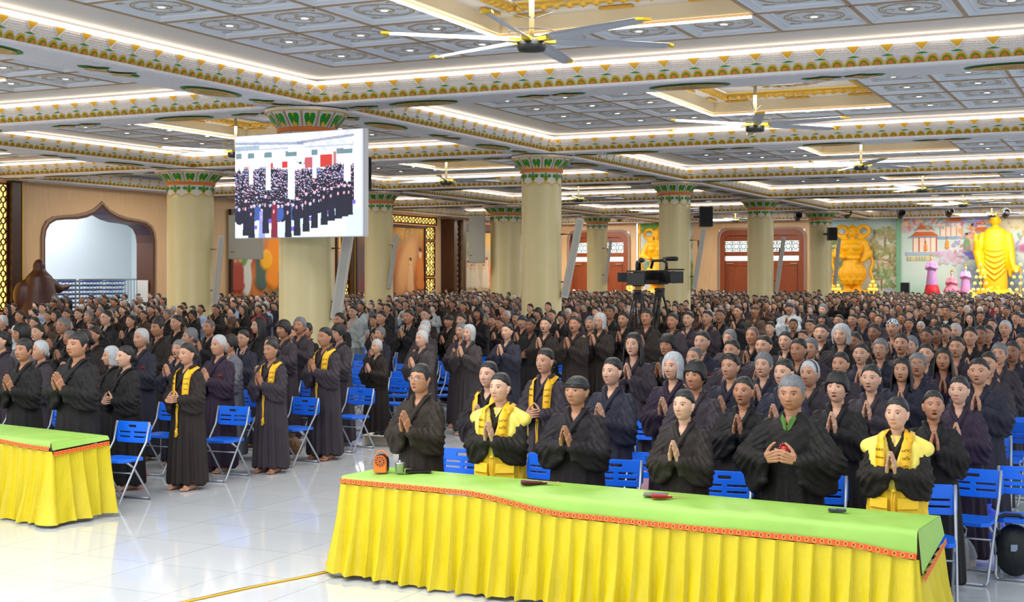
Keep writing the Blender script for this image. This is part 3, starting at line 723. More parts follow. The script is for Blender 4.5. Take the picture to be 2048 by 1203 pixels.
def mural_paradise(c):
    c.fill((206, 222, 214)); n = c.noise(1.0, 41); n2 = c.noise(3.0, 42)
    c.mix(smoothstep(2.2, .3, c.y), (150, 200, 168)); c.mix(smoothstep(4.2, 5.6, c.y + .3 * n), (120, 176, 222)); c.mix(n2 * .45, (232, 226, 216))
    c.mix(smoothstep(2.6, 3.4, c.x) * smoothstep(2.9, 2.2, c.y), (140, 166, 186)); c.mix((np.sin(c.x * 16 + 2 * n2) * np.sin(c.y * 14) > .2) * smoothstep(2.6, 3.4, c.x) * smoothstep(2.9, 2.2, c.y) * .5, (190, 206, 214))
    def pagoda(x, y, w, h):
        c.mix(c.rect(x - w * .4, y - h, x + w * .4, y), (250, 226, 206), .03)
        for k in range(5): c.mix(c.rect(x - w * .4 + k * w * .2 - .02, y - h, x - w * .4 + k * w * .2 + .02, y), (200, 90, 60), .05)
        c.mix(c.rect(x - w * .52, y - h - .16, x + w * .52, y - h), (150, 176, 200), .05)
        for (yy, ww, hh) in ((y, w, .34), (y + .38, w * .62, .3)):
            t = np.clip((c.y - yy) / hh, 0, 1); m = ((c.y > yy) & (c.y < yy + hh) & (np.abs(c.x - x) < ww * .6 * (1 - .55 * t ** .7))).astype(float)
            c.mix(m, (206, 104, 44), .1); c.mix(m * (t < .22), (140, 164, 196), .12)
        c.mix(c.rect(x - w * .3, y + .3, x + w * .3, y + .4), (246, 214, 190), .04)
    pagoda(1.25, 4.0, 1.5, .8); pagoda(2.6, 4.75, 1.4, .7); pagoda(4.1, 4.2, .9, .6)
    c.mix(c.rect(.25, 3.05, 2.0, 3.25), (170, 190, 206), .05); c.mix(c.rect(.3, 2.75, 1.7, 3.0), (214, 200, 150), .04)
    for k in range(9): c.mix(c.rect(.35 + k * .15, 2.75, .38 + k * .15, 3.0), (110, 140, 150), .05)
    for (x, y, rx, ry, col) in ((.25, 4.6, .5, .3, (230, 176, 186)), (.9, 5.2, .6, .2, (226, 196, 200)), (1.6, 5.35, .4, .2, (232, 120, 130)), (3.3, 5.3, .4, .15, (246, 200, 90)), (2.2, 3.1, .5, .18, (214, 160, 200)), (2.6, 2.9, .4, .16, (214, 150, 190))): c.mix(c.ell(x, y, rx, ry, .4) * (.7 + .6 * n2), col, .06)
    for (x, y, h, col) in ((3.7, 3.2, 1.5, (220, 190, 170)), (3.4, 3.1, 1.1, (120, 160, 110)), (4.15, 3.1, 1.1, (150, 140, 200)), (2.4, 3.4, .6, (246, 160, 60)), (1.3, 3.3, .5, (240, 150, 60)), (6.6, 3.6, 1.6, (240, 150, 60)), (7.1, 3.2, 1.2, (200, 90, 120))): c.figure(x, y, h, col, relief=.1)
    c.mix(c.ell(3.7, 4.95, .5, .22, .3), (170, 160, 214), .1); c.mix(c.ell(3.75, 3.05, .9, .22, .3), (120, 110, 200), .08); c.mix(c.ell(6.8, 3.4, .9, .3, .3), (200, 100, 160), .08)
    scatter(c, 130, (0, 4.5, 2.6, 5.5), [(236, 200, 190), (226, 120, 120), (246, 214, 150), (170, 190, 220), (150, 180, 160)], .04, .15, 73); scatter(c, 160, (2.7, 3.0, 8.2, 5.0), [(246, 226, 206), (176, 150, 206), (240, 176, 110), (140, 170, 206), (206, 120, 150), (130, 170, 130)], .04, .14, 74); scatter(c, 60, (2.0, 2.6, 3.4, 3.3), [(220, 180, 210), (190, 206, 206), (210, 160, 190)], .05, .14, 75)
    c.mix(c.rect(4.6, 4.3, 6.6, 5.2) * .5, (250, 216, 120)); c.mix(c.rect(4.4, 5.2, 7.4, 5.5), (206, 150, 76), .08)
def scatter(c, n, box, cols, r0, r1, seed):
    rs = np.random.RandomState(seed)
    for k in range(n):
        x, y = box[0] + rs.rand() * (box[2] - box[0]), box[1] + rs.rand() * (box[3] - box[1]); r = r0 + rs.rand() * (r1 - r0)
        c.mix(c.ell(x, y, r * (.6 + rs.rand()), r * (.4 + .6 * rs.rand()), .25, rs.rand() * 3) * .85, cols[rs.randint(len(cols))], .05)
def mural_palm(c):
    c.fill((206, 222, 226)); n = c.noise(2, 51); c.mix(n * .5, (236, 232, 220)); c.mix(smoothstep(4.4, 5.4, c.y), (130, 190, 226))
    for k in range(9):
        a = -.2 + k * .42; c.mix(c.ell(1.1 + .7 * math.cos(a), 4.6 + .45 * math.sin(a), .75, .13, .4, a), (92, 150, 50), .06)
    tree(c, .5, 2.5, .5, (130, 160, 120), 61); tree(c, 3.0, 2.6, .5, (130, 160, 90), 62); tree(c, 3.1, 3.8, .6, (170, 180, 140), 63)
    c.mix(c.ell(3.1, 1.2, .3, 1.5, .4), (110, 140, 60))
def mural(name, lab, x0, x1, z0, z1, fn, nu, nv):
    r = thing(name, lab, 'mural', (x0, WALL_Y + .22, z0))
    cv = Canvas(x1 - x0, z1 - z0, nu, nv); fn(cv); cv.build('relief', lambda u, v, d: (u, -d, v), r, M_PAINT); return r
mural('wall_mural', 'mural of trees, streams and blue sky behind the golden guardian', -1.95, 1.78, .4, 5.85, mural_guardian, 110, 150)
mural('wall_mural', 'relief mural of pagodas, clouds and seated figures behind the tall golden statue', 1.98, 10.2, .4, 5.85, mural_paradise, 230, 160)
mural('wall_mural', 'mural with a green palm, half hidden by a cream column behind the cameras', -13.0, -9.65, .4, 5.6, mural_palm, 90, 120)
mb = MB(); mb.box((1.88, WALL_Y + .1, 2.95), (.2, .3, 5.9)); struct(mb.build('trim_7', mat('mural_edge', srgb(120, 176, 140), .5)), 'green painted edge between two murals')
# ================================================================ PEOPLE
# Proto person: 1.58 m tall, standing at the origin, facing -Y.
HC = Vector((0, -.005, 1.462))              # middle of the head
def capsule(mb, a, b, ra, rb, n=12):
    a, b = Vector(a), Vector(b); d = b - a; L_ = d.length
    if L_ < 1e-6: mb.ball(a, ra, n); return
    d /= L_; u = d.orthogonal().normalized(); w = d.cross(u); R = []
    for k in range(1, 4):
        t = PI / 2 * k / 4; R.append((a - d * ra * math.cos(t), ra * math.sin(t)))
    R += [(a, ra), (b, rb)]
    for k in range(3, 0, -1):
        t = PI / 2 * k / 4; R.append((b + d * rb * math.cos(t), rb * math.sin(t)))
    mb.rings([[tuple(c + (u * math.cos(2 * PI * j / n) + w * math.sin(2 * PI * j / n)) * r) for j in range(n)] for c, r in R])
def head_base(ph, z, male=False, grow=0.0):
    """skull and jaw surface at azimuth ph (0 = face) and height z (-.112 chin .. .112 crown), without features"""
    c = .112; e = np.where(z > 0, 2.25, 2.9)
    r = np.maximum(1 - np.abs(z / c) ** e, 0) ** (1 / e)
    x = (.0745 if not male else .0775) * r * np.sin(ph); y = -.094 * r * np.cos(ph)
    t = np.clip((-z - .012) / .1, 0, 1)
    x = x * (1 - (.30 if not male else .2) * t ** 1.2)
    y = np.where(y > 0, y * (1 - .5 * t), y * (1 - .10 * t))
    y = y + .012 * np.clip((z - .02) / .09, 0, 1)
    if grow:
        n_ = np.sqrt((x / .0745) ** 2 + (y / .094) ** 2 + (z / c) ** 2) + 1e-6
        x, y, z = x + grow * x / .0745 / n_, y + grow * y / .094 / n_, z + grow * z / c / n_
    return x, y, z
def head_mesh(mb, T, male=False, mouth=0.0):
    nu, nv = 96, 84
    ph = np.linspace(-PI, PI, nu, endpoint=False); ph = ph - .45 * np.sin(ph)     # denser over the face
    tv = np.linspace(0, 1, nv); z = -.112 * np.cos(tv * PI) ; z[0] += 1e-5; z[-1] -= 1e-5
    P, Z = np.meshgrid(ph, z); x, y, zz_ = head_base(P, Z, male)
    f = (np.cos(P) > 0) * smoothstep(0, .35, np.cos(P)); ax = np.abs(x); g = lambda u, s: np.exp(-(u / s) ** 2)
    nz_ = np.where(Z > -.032, smoothstep(.022, -.03, Z), smoothstep(-.046, -.034, Z))
    y = y - f * .023 * g(x, .0115) * nz_ - f * .008 * g(ax - .011, .009) * g(Z + .034, .008)
    y = y + f * (.0085 * g(ax - .031, .018) * g(Z - .008, .013) - .0045 * g(ax - .031, .0125) * g(Z - .006, .008))
    y = y - f * .0045 * g(Z - .027, .008) * g(ax - .03, .024) - f * .005 * g(ax - .043, .02) * g(Z + .026, .02)
    y = y - f * .0065 * g(Z + .0635, .011) * g(x, .024) + f * .0045 * g(Z + .063, .0028) * g(x, .02) - f * .010 * g(x, .02) * g(Z + .099, .015)
    if mouth: y = y + f * .016 * mouth * g(x, .014) * g(Z + .067, .0075 * mouth + .002)
    V = [tuple(T @ Vector(p)) for p in zip(x.ravel().tolist(), y.ravel().tolist(), zz_.ravel().tolist())]
    F = [(j * nu + i, j * nu + (i + 1) % nu, (j + 1) * nu + (i + 1) % nu, (j + 1) * nu + i) for j in range(nv - 1) for i in range(nu)]
    F += [tuple(reversed(range(nu))), tuple(range((nv - 1) * nu, nv * nu))]; mb.add(V, F)
    for s in (-1, 1):
        M0 = mb.M.copy(); mb.M = M0 @ T
        R = Matrix.Rotation(s * .35, 3, 'Z') @ Matrix.Rotation(-.15, 3, 'X')
        mb.ball((s * .077, .012, -.006), (.0085, .019, .031), 12, 0, R); mb.ball((s * .074, .004, -.034), (.007, .009, .011), 8)
        mb.ball((s * .082, .02, .004), (.006, .013, .022), 10, 0, R); mb.M = M0
def head_paint(q, male, mouth):
    """q: vertices in head space -> colour factors over the skin tone"""
    c = np.ones((len(q), 3)); x, y, z = q[:, 0], q[:, 1], q[:, 2]; ax = np.abs(x); fr = y < -.045
    def put(m, col): c[m & fr] = col
    put(((ax / .024) ** 2 + ((z + .0635) / .0085) ** 2) < 1, (.82, .50, .50))
    if mouth: put(((x / (.015 + .002 * mouth)) ** 2 + ((z + .0665) / (.0028 + .006 * mouth)) ** 2) < 1, (.16, .05, .05))
    arch_ = .0265 + .004 * np.cos((ax - .03) / .02 * 1.5)
    put((np.abs(z - arch_) < .0028 + (.001 if male else 0)) & (ax > .014) & (ax < .05), (.22, .17, .15))
    e = ((ax - .0315) / .0155) ** 2; ez = z - .0062 - .05 * (ax - .0315)
    put(e + (ez / .0062) ** 2 < 1, (1.05, 1.1, 1.2)); put(((ax - .0315) / .0062) ** 2 + (ez / .0066) ** 2 < 1, (.06, .045, .04))
    put((e < 1.1) & (ez > .0030) & (ez < .0074) & (e + (ez / .0078) ** 2 < 1.1), (.13, .09, .08))
    put(((ax - .008) / .0035) ** 2 + ((z + .0415) / .0025) ** 2 < 1, (.35, .2, .18))
    return c
def hand(mb, W, f, n, w, thumb=1.0, curl=(.12, .1, .08), fan=.05, k=1.0):
    """wrist W, finger direction f, palm normal n, w towards the thumb side"""
    W, f, n, w = Vector(W), Vector(f).normalized(), Vector(n).normalized(), Vector(w)
    w = (w - f * w.dot(f)).normalized()
    off = (.031, .0105, -.0105, -.030); plen = (.086, .090, .086, .079); fl = (.070, .078, .073, .056); r = (.0086, .0088, .0084, .0074)
    for i in range(4):
        kn = W + f * plen[i] * k + w * off[i] * k
        capsule(mb, W + w * off[i] * .55 * k + f * .012, kn, .0145 * k, .0118 * k, 8)
        d = (f + w * off[i] / .031 * fan).normalized(); p = kn
        for j, q in enumerate((.46, .30, .24)):
            d = (d + n * curl[j]).normalized(); e = p + d * fl[i] * q * k; capsule(mb, p, e, r[i] * (1 - .07 * j) * k, r[i] * (.95 - .09 * j) * k, 8); p = e
    p = W + f * .03 * k + w * .03 * k; d = (f * .62 + w * .70 * thumb + n * .25).normalized()
    capsule(mb, W + f * .012, p, .016 * k, .0145 * k, 8)
    for q, rr in ((.036, .0125), (.03, .0105), (.026, .0092)):
        e = p + d * q * k; capsule(mb, p, e, rr * k, rr * .9 * k, 8); p = e; d = (d + f * .28 - w * .1).normalized()
POSES = {
    # elbow, wrist, finger direction, palm normal, thumb side (mirrored for the other hand)
    'u': dict(E=(.205, -.11, 1.045), W=(.030, -.222, 1.135), f=(-.09, -.28, .95), n=(-1, 0, 0), w=(0, .95, .3)),
    'p': dict(E=(.208, -.09, 1.000), W=(.030, -.225, 1.060), f=(-.09, -.38, .92), n=(-1, 0, 0), w=(0, .92, .38)),
    'c': dict(E=(.215, -.05, .985), W=(.080, -.205, .985), f=(-.93, -.22, .18), n=(.1, .9, 0), w=(.1, -.1, 1)),
    'k': dict(E=(.250, -.05, .99), W=(.105, -.225, 1.02), f=(-.82, -.30, .30), n=(-.1, .9, -.2), w=(.2, -.1, 1)),
}
def head_T(yaw, tilt): return Matrix.Translation(HC) @ Matrix.Rotation(math.radians(yaw), 4, 'Z') @ Matrix.Rotation(math.radians(-tilt), 4, 'X')
def voxel(me, size, smooth=0, fac=.5):
    o = bpy.data.objects.new('tmp', me); COL.objects.link(o)
    r = o.modifiers.new('r', 'REMESH'); r.mode = 'VOXEL'; r.voxel_size = size; r.use_smooth_shade = True
    if smooth: s_ = o.modifiers.new('s', 'SMOOTH'); s_.iterations = smooth; s_.factor = fac
    dg = bpy.context.evaluated_depsgraph_get(); out = bpy.data.meshes.new_from_object(o.evaluated_get(dg))
    bpy.data.objects.remove(o); out.polygons.foreach_set('use_smooth', [True] * len(out.polygons)); return out
def side(v, s): return (v[0] * s, v[1], v[2])
def make_body(pose, male, yaw, tilt, mouth, vox):
    mb = MB(); P = POSES[pose]; T = head_T(yaw, tilt); head_mesh(mb, T, male, mouth)
    capsule(mb, (0, .028, 1.27), (0, .012, 1.41), .056 if male else .050, .050 if male else .046, 20)
    mb.ball((0, .012, 1.14), (.15, .098, .18), 24); mb.ball((0, .015, .98), (.128, .095, .18), 24); mb.ball((0, .02, .85), (.152, .112, .13), 24)
    capsule(mb, (-.135, .016, 1.222), (.135, .016, 1.222), .046, .046, 14); mb.ball((0, .012, 1.25), (.07, .05, .045), 16)
    for s in (-1, 1):
        S_ = (s * .146, .015, 1.215); capsule(mb, S_, side(P['E'], s), .046, .040); W = Vector(side(P['W'], s))
        if pose in 'ck' and s < 0: W = W + (Vector((0, -.022, -.012)) if pose == 'c' else Vector((0, 0, .0)))
        capsule(mb, side(P['E'], s), W, .042, .026)
        hand(mb, W, side(P['f'], s), side(P['n'], s), side(P['w'], s), 1.0 if pose in 'ck' else .25, (.10, .08, .06) if pose in 'up' else (.28, .45, .4), .04, 1.0 if not male else 1.07)
        capsule(mb, (s * .085, .02, .82), (s * .083, .0, .46), .082, .056); capsule(mb, (s * .083, .0, .46), (s * .083, .03, .09), .055, .036)
        capsule(mb, (s * .083, .04, .045), (s * .098, -.13, .038), .040, .033); capsule(mb, (s * .083, .045, .035), (s * .083, .035, .09), .034, .036)
        for i in range(5):
            x0 = s * (.070 + .0165 * i); r = (.0135, .010, .0098, .0092, .0086)[i]; yy = (-.185, -.190, -.182, -.172, -.158)[i]
            capsule(mb, (x0, -.13, .028), (x0 + s * .004, yy, r + .004), .014, r, 8)
    def squash(v, k):                        # legs need less detail than face and hands: shortened while the skin is closed
        z = v[:, 2]; v[:, 2] = np.where(z > .9, z, np.where(z > .13, .9 + (z - .9) * k, z + .77 * (1 - k))); return v
    def relax(v, k):
        z = v[:, 2]; zb = .9 - .77 * k; v[:, 2] = np.where(z > .9, z, np.where(z > zb, .9 + (z - .9) / k, z - .77 * (1 - k))); return v
    src = mb.mesh('body', []); src.vertices.foreach_set('co', squash(vcoords(src).astype(np.float64), .22).astype(np.float32).ravel())
    me = voxel(src, vox, 1, .35); bpy.data.meshes.remove(src); me.vertices.foreach_set('co', relax(vcoords(me).astype(np.float64), .22).astype(np.float32).ravel()); me.update()
    co = vcoords(me); Ti = np.array(T.inverted()); q = co @ Ti[:3, :3].T + Ti[:3, 3]
    col = np.ones((len(co), 3)); hd = co[:, 2] > 1.33; col[hd] = head_paint(q[hd], male, mouth); paint(me, col)
    return me, T
def fold(co, nr, me):
    """cloth folds: vertical pleats down the skirt, drapery on sleeves and back"""
    x, y, z = co[:, 0], co[:, 1], co[:, 2]; a = np.arctan2(x, -y)
    sk = smoothstep(1.0, .35, z); d = sk * .015 * (np.sin(9 * a + 1.7 * np.sin(2 * a) + .8 * z) + .5 * np.sin(17 * a + 2 * z))
    up = smoothstep(.82, .95, z) * smoothstep(1.34, 1.24, z)
    s1 = np.sin(46 * (z * .8 + np.abs(x) * .75 - y * .2) + 3 * np.sin(9 * x + 7 * y + 5 * z)); s2 = np.sin(70 * (z * .5 - np.abs(x) + y * .5) + 2.5 * np.sin(11 * z - 8 * x))
    s3 = np.sin(52 * (z * .9 + .75 * np.abs(x) + .5 * y) + 3.5 * np.sin(7 * x - 6 * z + 3 * y)); s3 = 1 - 2 * np.abs(s3) ** .7
    d += up * (.0026 * s1 + .0022 * s2 + .0055 * s3) * (.35 + smoothstep(.08, .2, np.abs(x)) + smoothstep(-.1, -.2, y) * .4)
    return co + nr * d[:, None]
def torso_rings(g=0.0, z0=.065, z1=1.34, hem=.235, neck=.066):
    prof = [(.065, hem, hem * .80), (.2, hem * .965, hem * .78), (.5, .212, .165), (.8, .196, .147), (.95, .186, .138), (1.1, .182, .132), (1.2, .180, .118), (1.245, .160, .106), (1.275, .118, .090), (1.305, .082, .076), (1.335, neck, neck)]
    R = []
    for z, a, b in prof:
        if z < z0 - 1e-6 or z > z1 + 1e-6: continue
        cy = .012 + (.012 if z > 1.25 else 0)
        R.append([((a + g) * math.cos(t), cy + (b + g) * math.sin(t), z) for t in [2 * PI * k / 40 for k in range(40)]])
    return R
def make_robe(pose, vox, sleeve=1.0, hem=.235, open_v=True):
    mb = MB(); P = POSES[pose]; mb.rings(torso_rings(hem=hem))
    for s in (-1, 1):
        S_, E, W = Vector((s * .145, .016, 1.225)), Vector(side(P['E'], s)), Vector(side(P['W'], s))
        capsule(mb, S_, E, .066, .073 * sleeve, 16); cuff = W + (E - W) * .10
        capsule(mb, E, cuff, .073 * sleeve, .056, 16)
        dr = .150 * sleeve; low = []         # the wide sleeve hangs from the forearm
        for q in range(9):
            t = q / 8; a = E + (cuff - E) * t; h = dr * (.95 - .1 * t) * (.75 + .25 * math.sin(PI * min(1, t * 1.2)))
            b = a + Vector((s * .006 * (1 - t), .012, -h)); low.append(b); capsule(mb, a, b, .062 - .016 * t, .034 - .010 * t, 10)
        for b, c in zip(low, low[1:]): capsule(mb, b, c, .034, .032, 10)
        capsule(mb, E, low[0] + Vector((0, .02, -.01)), .062, .04, 10)
    src = mb.mesh('robe', []); me = voxel(src, vox, 9, .5); bpy.data.meshes.remove(src)
    co = vcoords(me).astype(np.float64); nr = np.empty(len(co) * 3, np.float32); me.vertices.foreach_get('normal', nr); co = fold(co, nr.reshape(-1, 3), me)
    if open_v:                               # the V where the lapels leave the throat bare
        m = (co[:, 1] < -.02) & (co[:, 2] > 1.2); co[:, 1] += .034 * m * smoothstep(-.004, .010, (co[:, 2] - 1.215) * .42 - np.abs(co[:, 0]))
    me.vertices.foreach_set('co', co.astype(np.float32).ravel()); me.update()
    pz = np.empty(len(me.polygons) * 3, np.float32); me.polygons.foreach_get('center', pz); pz = pz.reshape(-1, 3)[:, 2]
    me.polygons.foreach_set('material_index', (pz < .80).astype(np.int32)); return me
def bvh_of(me):
    co = vcoords(me); return BVHTree.FromPolygons([Vector(c) for c in co.tolist()], [tuple(p.vertices) for p in me.polygons])
def on_front(bv, x, z, off, y0=-.8, d=(0, 1, 0)):
    h = bv.ray_cast(Vector((x, y0, z)), Vector(d))
    return (h[0] + Vector((0, -off, 0))) if h[0] else Vector((x, -.1 - off, z))
def torso_bv(g=0.0):
    mb = MB(); mb.rings(torso_rings(g)); return BVHTree.FromPolygons([Vector(v) for v in mb.v], mb.f)
TB = torso_bv()
def ribbon(path, wid, off, nrm=None, thick=.006):
    """cloth band along path; wid across; laid facing outwards from the torso axis"""
    mb = MB(); Lp = len(path); top, bot = [], []
    for i, p in enumerate(path):
        p = Vector(p); d = (Vector(path[min(i + 1, Lp - 1)]) - Vector(path[max(i - 1, 0)])).normalized()
        o = Vector((p.x * .8, p.y - .012, max(0, (p.z - 1.26) * 4))); o = (o - d * o.dot(d)).normalized(); w = d.cross(o)
        wv = wid[i] if isinstance(wid, (list, tuple)) else wid
        top.append((tuple(p + w * wv / 2 + o * off), tuple(p - w * wv / 2 + o * off))); bot.append((tuple(p + w * wv / 2 + o * (off - thick)), tuple(p - w * wv / 2 + o * (off - thick))))
    mb.rings([[t[0], t[1], b[1], b[0]] for t, b in zip(top, bot)]); return mb
def band_path(x_end, z_end, x_top=.082, cross=False):
    """round the back of the neck, over one shoulder and down the chest"""
    P = [(0, .098, 1.318), (.045, .088, 1.318), (.075, .055, 1.312), (x_top, .012, 1.302), (x_top + .002, -.035, 1.283)]
    n = 12
    for k in range(1, n + 1):
        t = k / n; x = x_top + (x_end - x_top) * t; z = 1.283 + (z_end - 1.283) * t
        q = on_front(TB, x, z, 0); P.append((q.x, min(q.y, -.035 - .06 * min(1, t * 3)) - .004, z))
    return P
def hair_mesh(kind, male=False):
    nu, nv = 72, 40; ph = np.linspace(-PI, PI, nu, endpoint=False); z = .112 * np.sin(np.linspace(-PI / 2 * .98, PI / 2 * .9999, nv))
    P, Z = np.meshgrid(ph, z); A = np.abs(P)
    front, mid_, ear, back = {'k': (.070, .052, .016, -.085), 'r': (.086, .064, .02, -.08), 's': (.034, .022, -.02, -.075), 'b': (.040, .025, -.05, -.085), 'n': (.060, .038, -.06, -.085), 'l': (.066, .036, -.07, -.09),
        'm': (.058, .052, -.005, -.055), 'q': (.060, .052, -.012, -.055), 'B': (.072, .052, .0, -.05), 'c': (.050, .044, .022, -.02), 'h': (.052, .044, .02, -.02), 'g': (.062, .042, -.008, -.075), 'w': (.068, .046, .0, -.07)}[kind]
    zl = np.interp(A, [0, .55, .95, 1.35, 1.6, 2.0, PI], [front, front - .004, mid_, (mid_ + ear) / 2 if kind in 'kr' else ear - .014, ear, back * .7, back])
    th = {'k': .012, 'r': .009, 's': .017, 'b': .018, 'n': .018, 'l': .013, 'm': .012, 'q': .012, 'B': .0035, 'c': .014, 'h': .012, 'g': .014, 'w': .012}[kind]
    th = th * (1 - .35 * smoothstep(.9, 0, A) * smoothstep(.1, .05, Z)) + .006 * smoothstep(.06, .112, Z) * (kind not in 'Bch')
    if kind in 'mq': th = th * (.45 + .55 * smoothstep(.02, .075, Z)) + .007 * smoothstep(.08, .11, Z)
    if kind in 'sbngwlq': th = th + .0022 * np.sin(26 * P + 5 * np.sin(8 * Z * 9)) + .0016 * np.sin(47 * P)
    zl = zl + .0018 * np.sin(11 * P + 1)
    if kind in 'kr': th = th + .0011 * np.sin(210 * .075 * np.sin(P)) * smoothstep(.0, .03, Z) - .002 * np.exp(-(np.sin(P) / .05) ** 2) * (np.cos(P) > 0)
    g = smoothstep(-.004, .004, Z - zl); ramp = smoothstep(-.002, .026, Z - zl) if kind in 'krgwnlmqB' else g
    grow = (.0018 + (th - .0018) * ramp) * g - .007 * (1 - g)
    x, y, zz_ = head_base(P, Z, male); c = .112; n_ = np.sqrt((x / .0745) ** 2 + (y / .094) ** 2 + (Z / c) ** 2) + 1e-6
    x, y, zz_ = x + grow * x / .0745 / n_, y + grow * y / .094 / n_, zz_ + grow * Z / c / n_
    mb = MB(); V = list(zip(x.ravel().tolist(), y.ravel().tolist(), zz_.ravel().tolist()))
    F = [(j * nu + i, j * nu + (i + 1) % nu, (j + 1) * nu + (i + 1) % nu, (j + 1) * nu + i) for j in range(nv - 1) for i in range(nu)] + [tuple(range((nv - 1) * nu, nv * nu))]
    mb.add(V, F)
    if kind in 'kr': mb.ball((0, .116, -.02), (.05, .038, .044), 16)
    if kind in 'gw' : mb.ball((0, .095, -.035), (.045, .026, .032), 12)
    if kind in 'bnl':                        # hair falling round the jaw and nape
        low = {'b': -.115, 'n': -.118, 'l': -.23}[kind]; a0 = {'b': .95, 'n': 1.0, 'l': 1.15}[kind]
        n1, n2 = 40, 12; G = []
        for s_ in (0, 1):
            for j in range(n2 + 1):
                t = j / n2; zz2 = .05 + (low - .05) * t; row = []
                for i in range(n1 + 1):
                    p = a0 + (2 * PI - 2 * a0) * i / n1; e = abs(p - PI) / (PI - a0)
                    r = (.088 + .016 * math.sin(PI * min(1, t * .75)) + .003 * math.sin(p * 19 + t * 3)) * (1 - .12 * s_) - (.02 * t if kind != 'l' else -.008 * t)
                    row.append((r * .96 * math.sin(p), -r * 1.06 * math.cos(p) + .006, zz2 + .02 * e * e * t))
                G.append(row)
        o = G[:n2 + 1]; inn = G[n2 + 1:]
        mb.rings([a + list(reversed(b)) for a, b in zip(o, inn)])
    if kind in 'c': mb.lathe([(.0815, .030), (.0865, .040), (.0845, .052)], (0, .006, -.002), 36, 0, (False, False), 1.22)
    me = mb.mesh('hair', [], True); return me
# ---- colours of skin, hair and cloth
def tinted(m):
    """the object's own colour (Object Info) is the base colour, so copies can share one mesh"""
    N, L, b = nodes_of(m); oi = N.new('ShaderNodeObjectInfo'); tc = N.new('ShaderNodeTexCoord'); return N, L, b, oi, tc
def mul(N, L, x, y, fac=1.0):
    mx = N.new('ShaderNodeMixRGB'); mx.blend_type = 'MULTIPLY'; mx.inputs[0].default_value = fac; L.new(x, mx.inputs[1]); L.new(y, mx.inputs[2]); return mx.outputs[0]
def noisy(N, L, tc, scale, lo, hi, stretch=(1, 1, 1)):
    mp = N.new('ShaderNodeMapping'); mp.inputs['Scale'].default_value = stretch; L.new(tc.outputs['Object'], mp.inputs[0])
    nz = N.new('ShaderNodeTexNoise'); nz.inputs['Scale'].default_value = scale; nz.inputs['Detail'].default_value = 3; L.new(mp.outputs[0], nz.inputs['Vector'])
    rp = N.new('ShaderNodeValToRGB'); rp.color_ramp.elements[0].color = (*lo, 1); rp.color_ramp.elements[1].color = (*hi, 1); rp.color_ramp.elements[0].position = .3; rp.color_ramp.elements[1].position = .7
    L.new(nz.outputs['Fac'], rp.inputs[0]); return rp.outputs[0], nz.outputs['Fac']
def bumped(N, L, b, h, s):
    bp = N.new('ShaderNodeBump'); bp.inputs['Strength'].default_value = s; bp.inputs['Distance'].default_value = .02; L.new(h, bp.inputs['Height']); L.new(bp.outputs[0], b.inputs['Normal'])
M_SKIN = mat('skin', (.6, .4, .3), .48)
def _skin():
    N, L, b, oi, tc = tinted(M_SKIN); a = N.new('ShaderNodeAttribute'); a.attribute_name = 'paint'
    c, h = noisy(N, L, tc, 26, (.9, .88, .86), (1.08, 1.03, 1.02)); L.new(mul(N, L, mul(N, L, oi.outputs['Color'], a.outputs['Color']), c), b.inputs['Base Color'])
_skin()
M_HAIR = mat('hair', (.03, .03, .03), .42)
def _hair():
    N, L, b, oi, tc = tinted(M_HAIR); c, h = noisy(N, L, tc, 40, (.7, .7, .7), (1.25, 1.25, 1.25), (3, 3, .4)); L.new(mul(N, L, oi.outputs['Color'], c), b.inputs['Base Color'])
    c2, h2 = noisy(N, L, tc, 90, (0, 0, 0), (1, 1, 1), (3, 3, .4)); bumped(N, L, b, h2, .35)
_hair()
M_ROBE = mat('robe_cloth', (.05, .04, .04), .72, spec=.35)
def _robe():
    N, L, b, oi, tc = tinted(M_ROBE); c, h = noisy(N, L, tc, 5, (.86, .86, .86), (1.14, 1.14, 1.14), (3, 3, 1)); L.new(mul(N, L, oi.outputs['Color'], c), b.inputs['Base Color'])
    c2, h2 = noisy(N, L, tc, 34, (0, 0, 0), (1, 1, 1)); bumped(N, L, b, h2, .25)
_robe()
SKINC = [srgb(206, 162, 136), srgb(192, 144, 116), srgb(174, 124, 94), srgb(142, 98, 74)]
SKIN = [mat('skin_fair', srgb(230, 190, 166), .5), mat('skin_light', srgb(216, 172, 144), .5), mat('skin_tan', srgb(196, 150, 120), .5)]
def hair_mat(name, rgb, rough=.42):
    return vary(mat(name, srgb(*rgb), rough), 40, .25, stretch=(3, 3, .4), bump=.35, bscale=90)
HAIR_RGB = {'black': (20, 18, 18), 'grey': (112, 114, 118), 'white': (184, 187, 190), 'brown': (60, 42, 32), 'salt': (86, 86, 90), 'shaved': (92, 84, 82), 'cap': (22, 24, 26), 'navycap': (36, 46, 66), 'brownhood': (92, 66, 52), 'check': (255, 255, 255)}
HAIR = {'black': hair_mat('hair_black', (30, 27, 27)), 'grey': hair_mat('hair_grey', (132, 134, 138), .5), 'white': hair_mat('hair_white', (206, 208, 210), .55), 'brown': hair_mat('hair_brown', (60, 42, 32)),
        'salt': hair_mat('hair_salt', (96, 96, 100), .5), 'shaved': hair_mat('hair_shaved', (92, 84, 82), .6), 'cap': vary(mat('knit_cap', srgb(22, 24, 26), .9), 60, .3, bump=.4), 'navycap': mat('navy_cap', srgb(36, 46, 66), .8), 'whitecap': mat('white_cap', srgb(220, 222, 222), .8), 'brownhood': mat('brown_hood', srgb(92, 66, 52), .9)}
chk = mat('checked_bandana', srgb(30, 60, 84), .8)
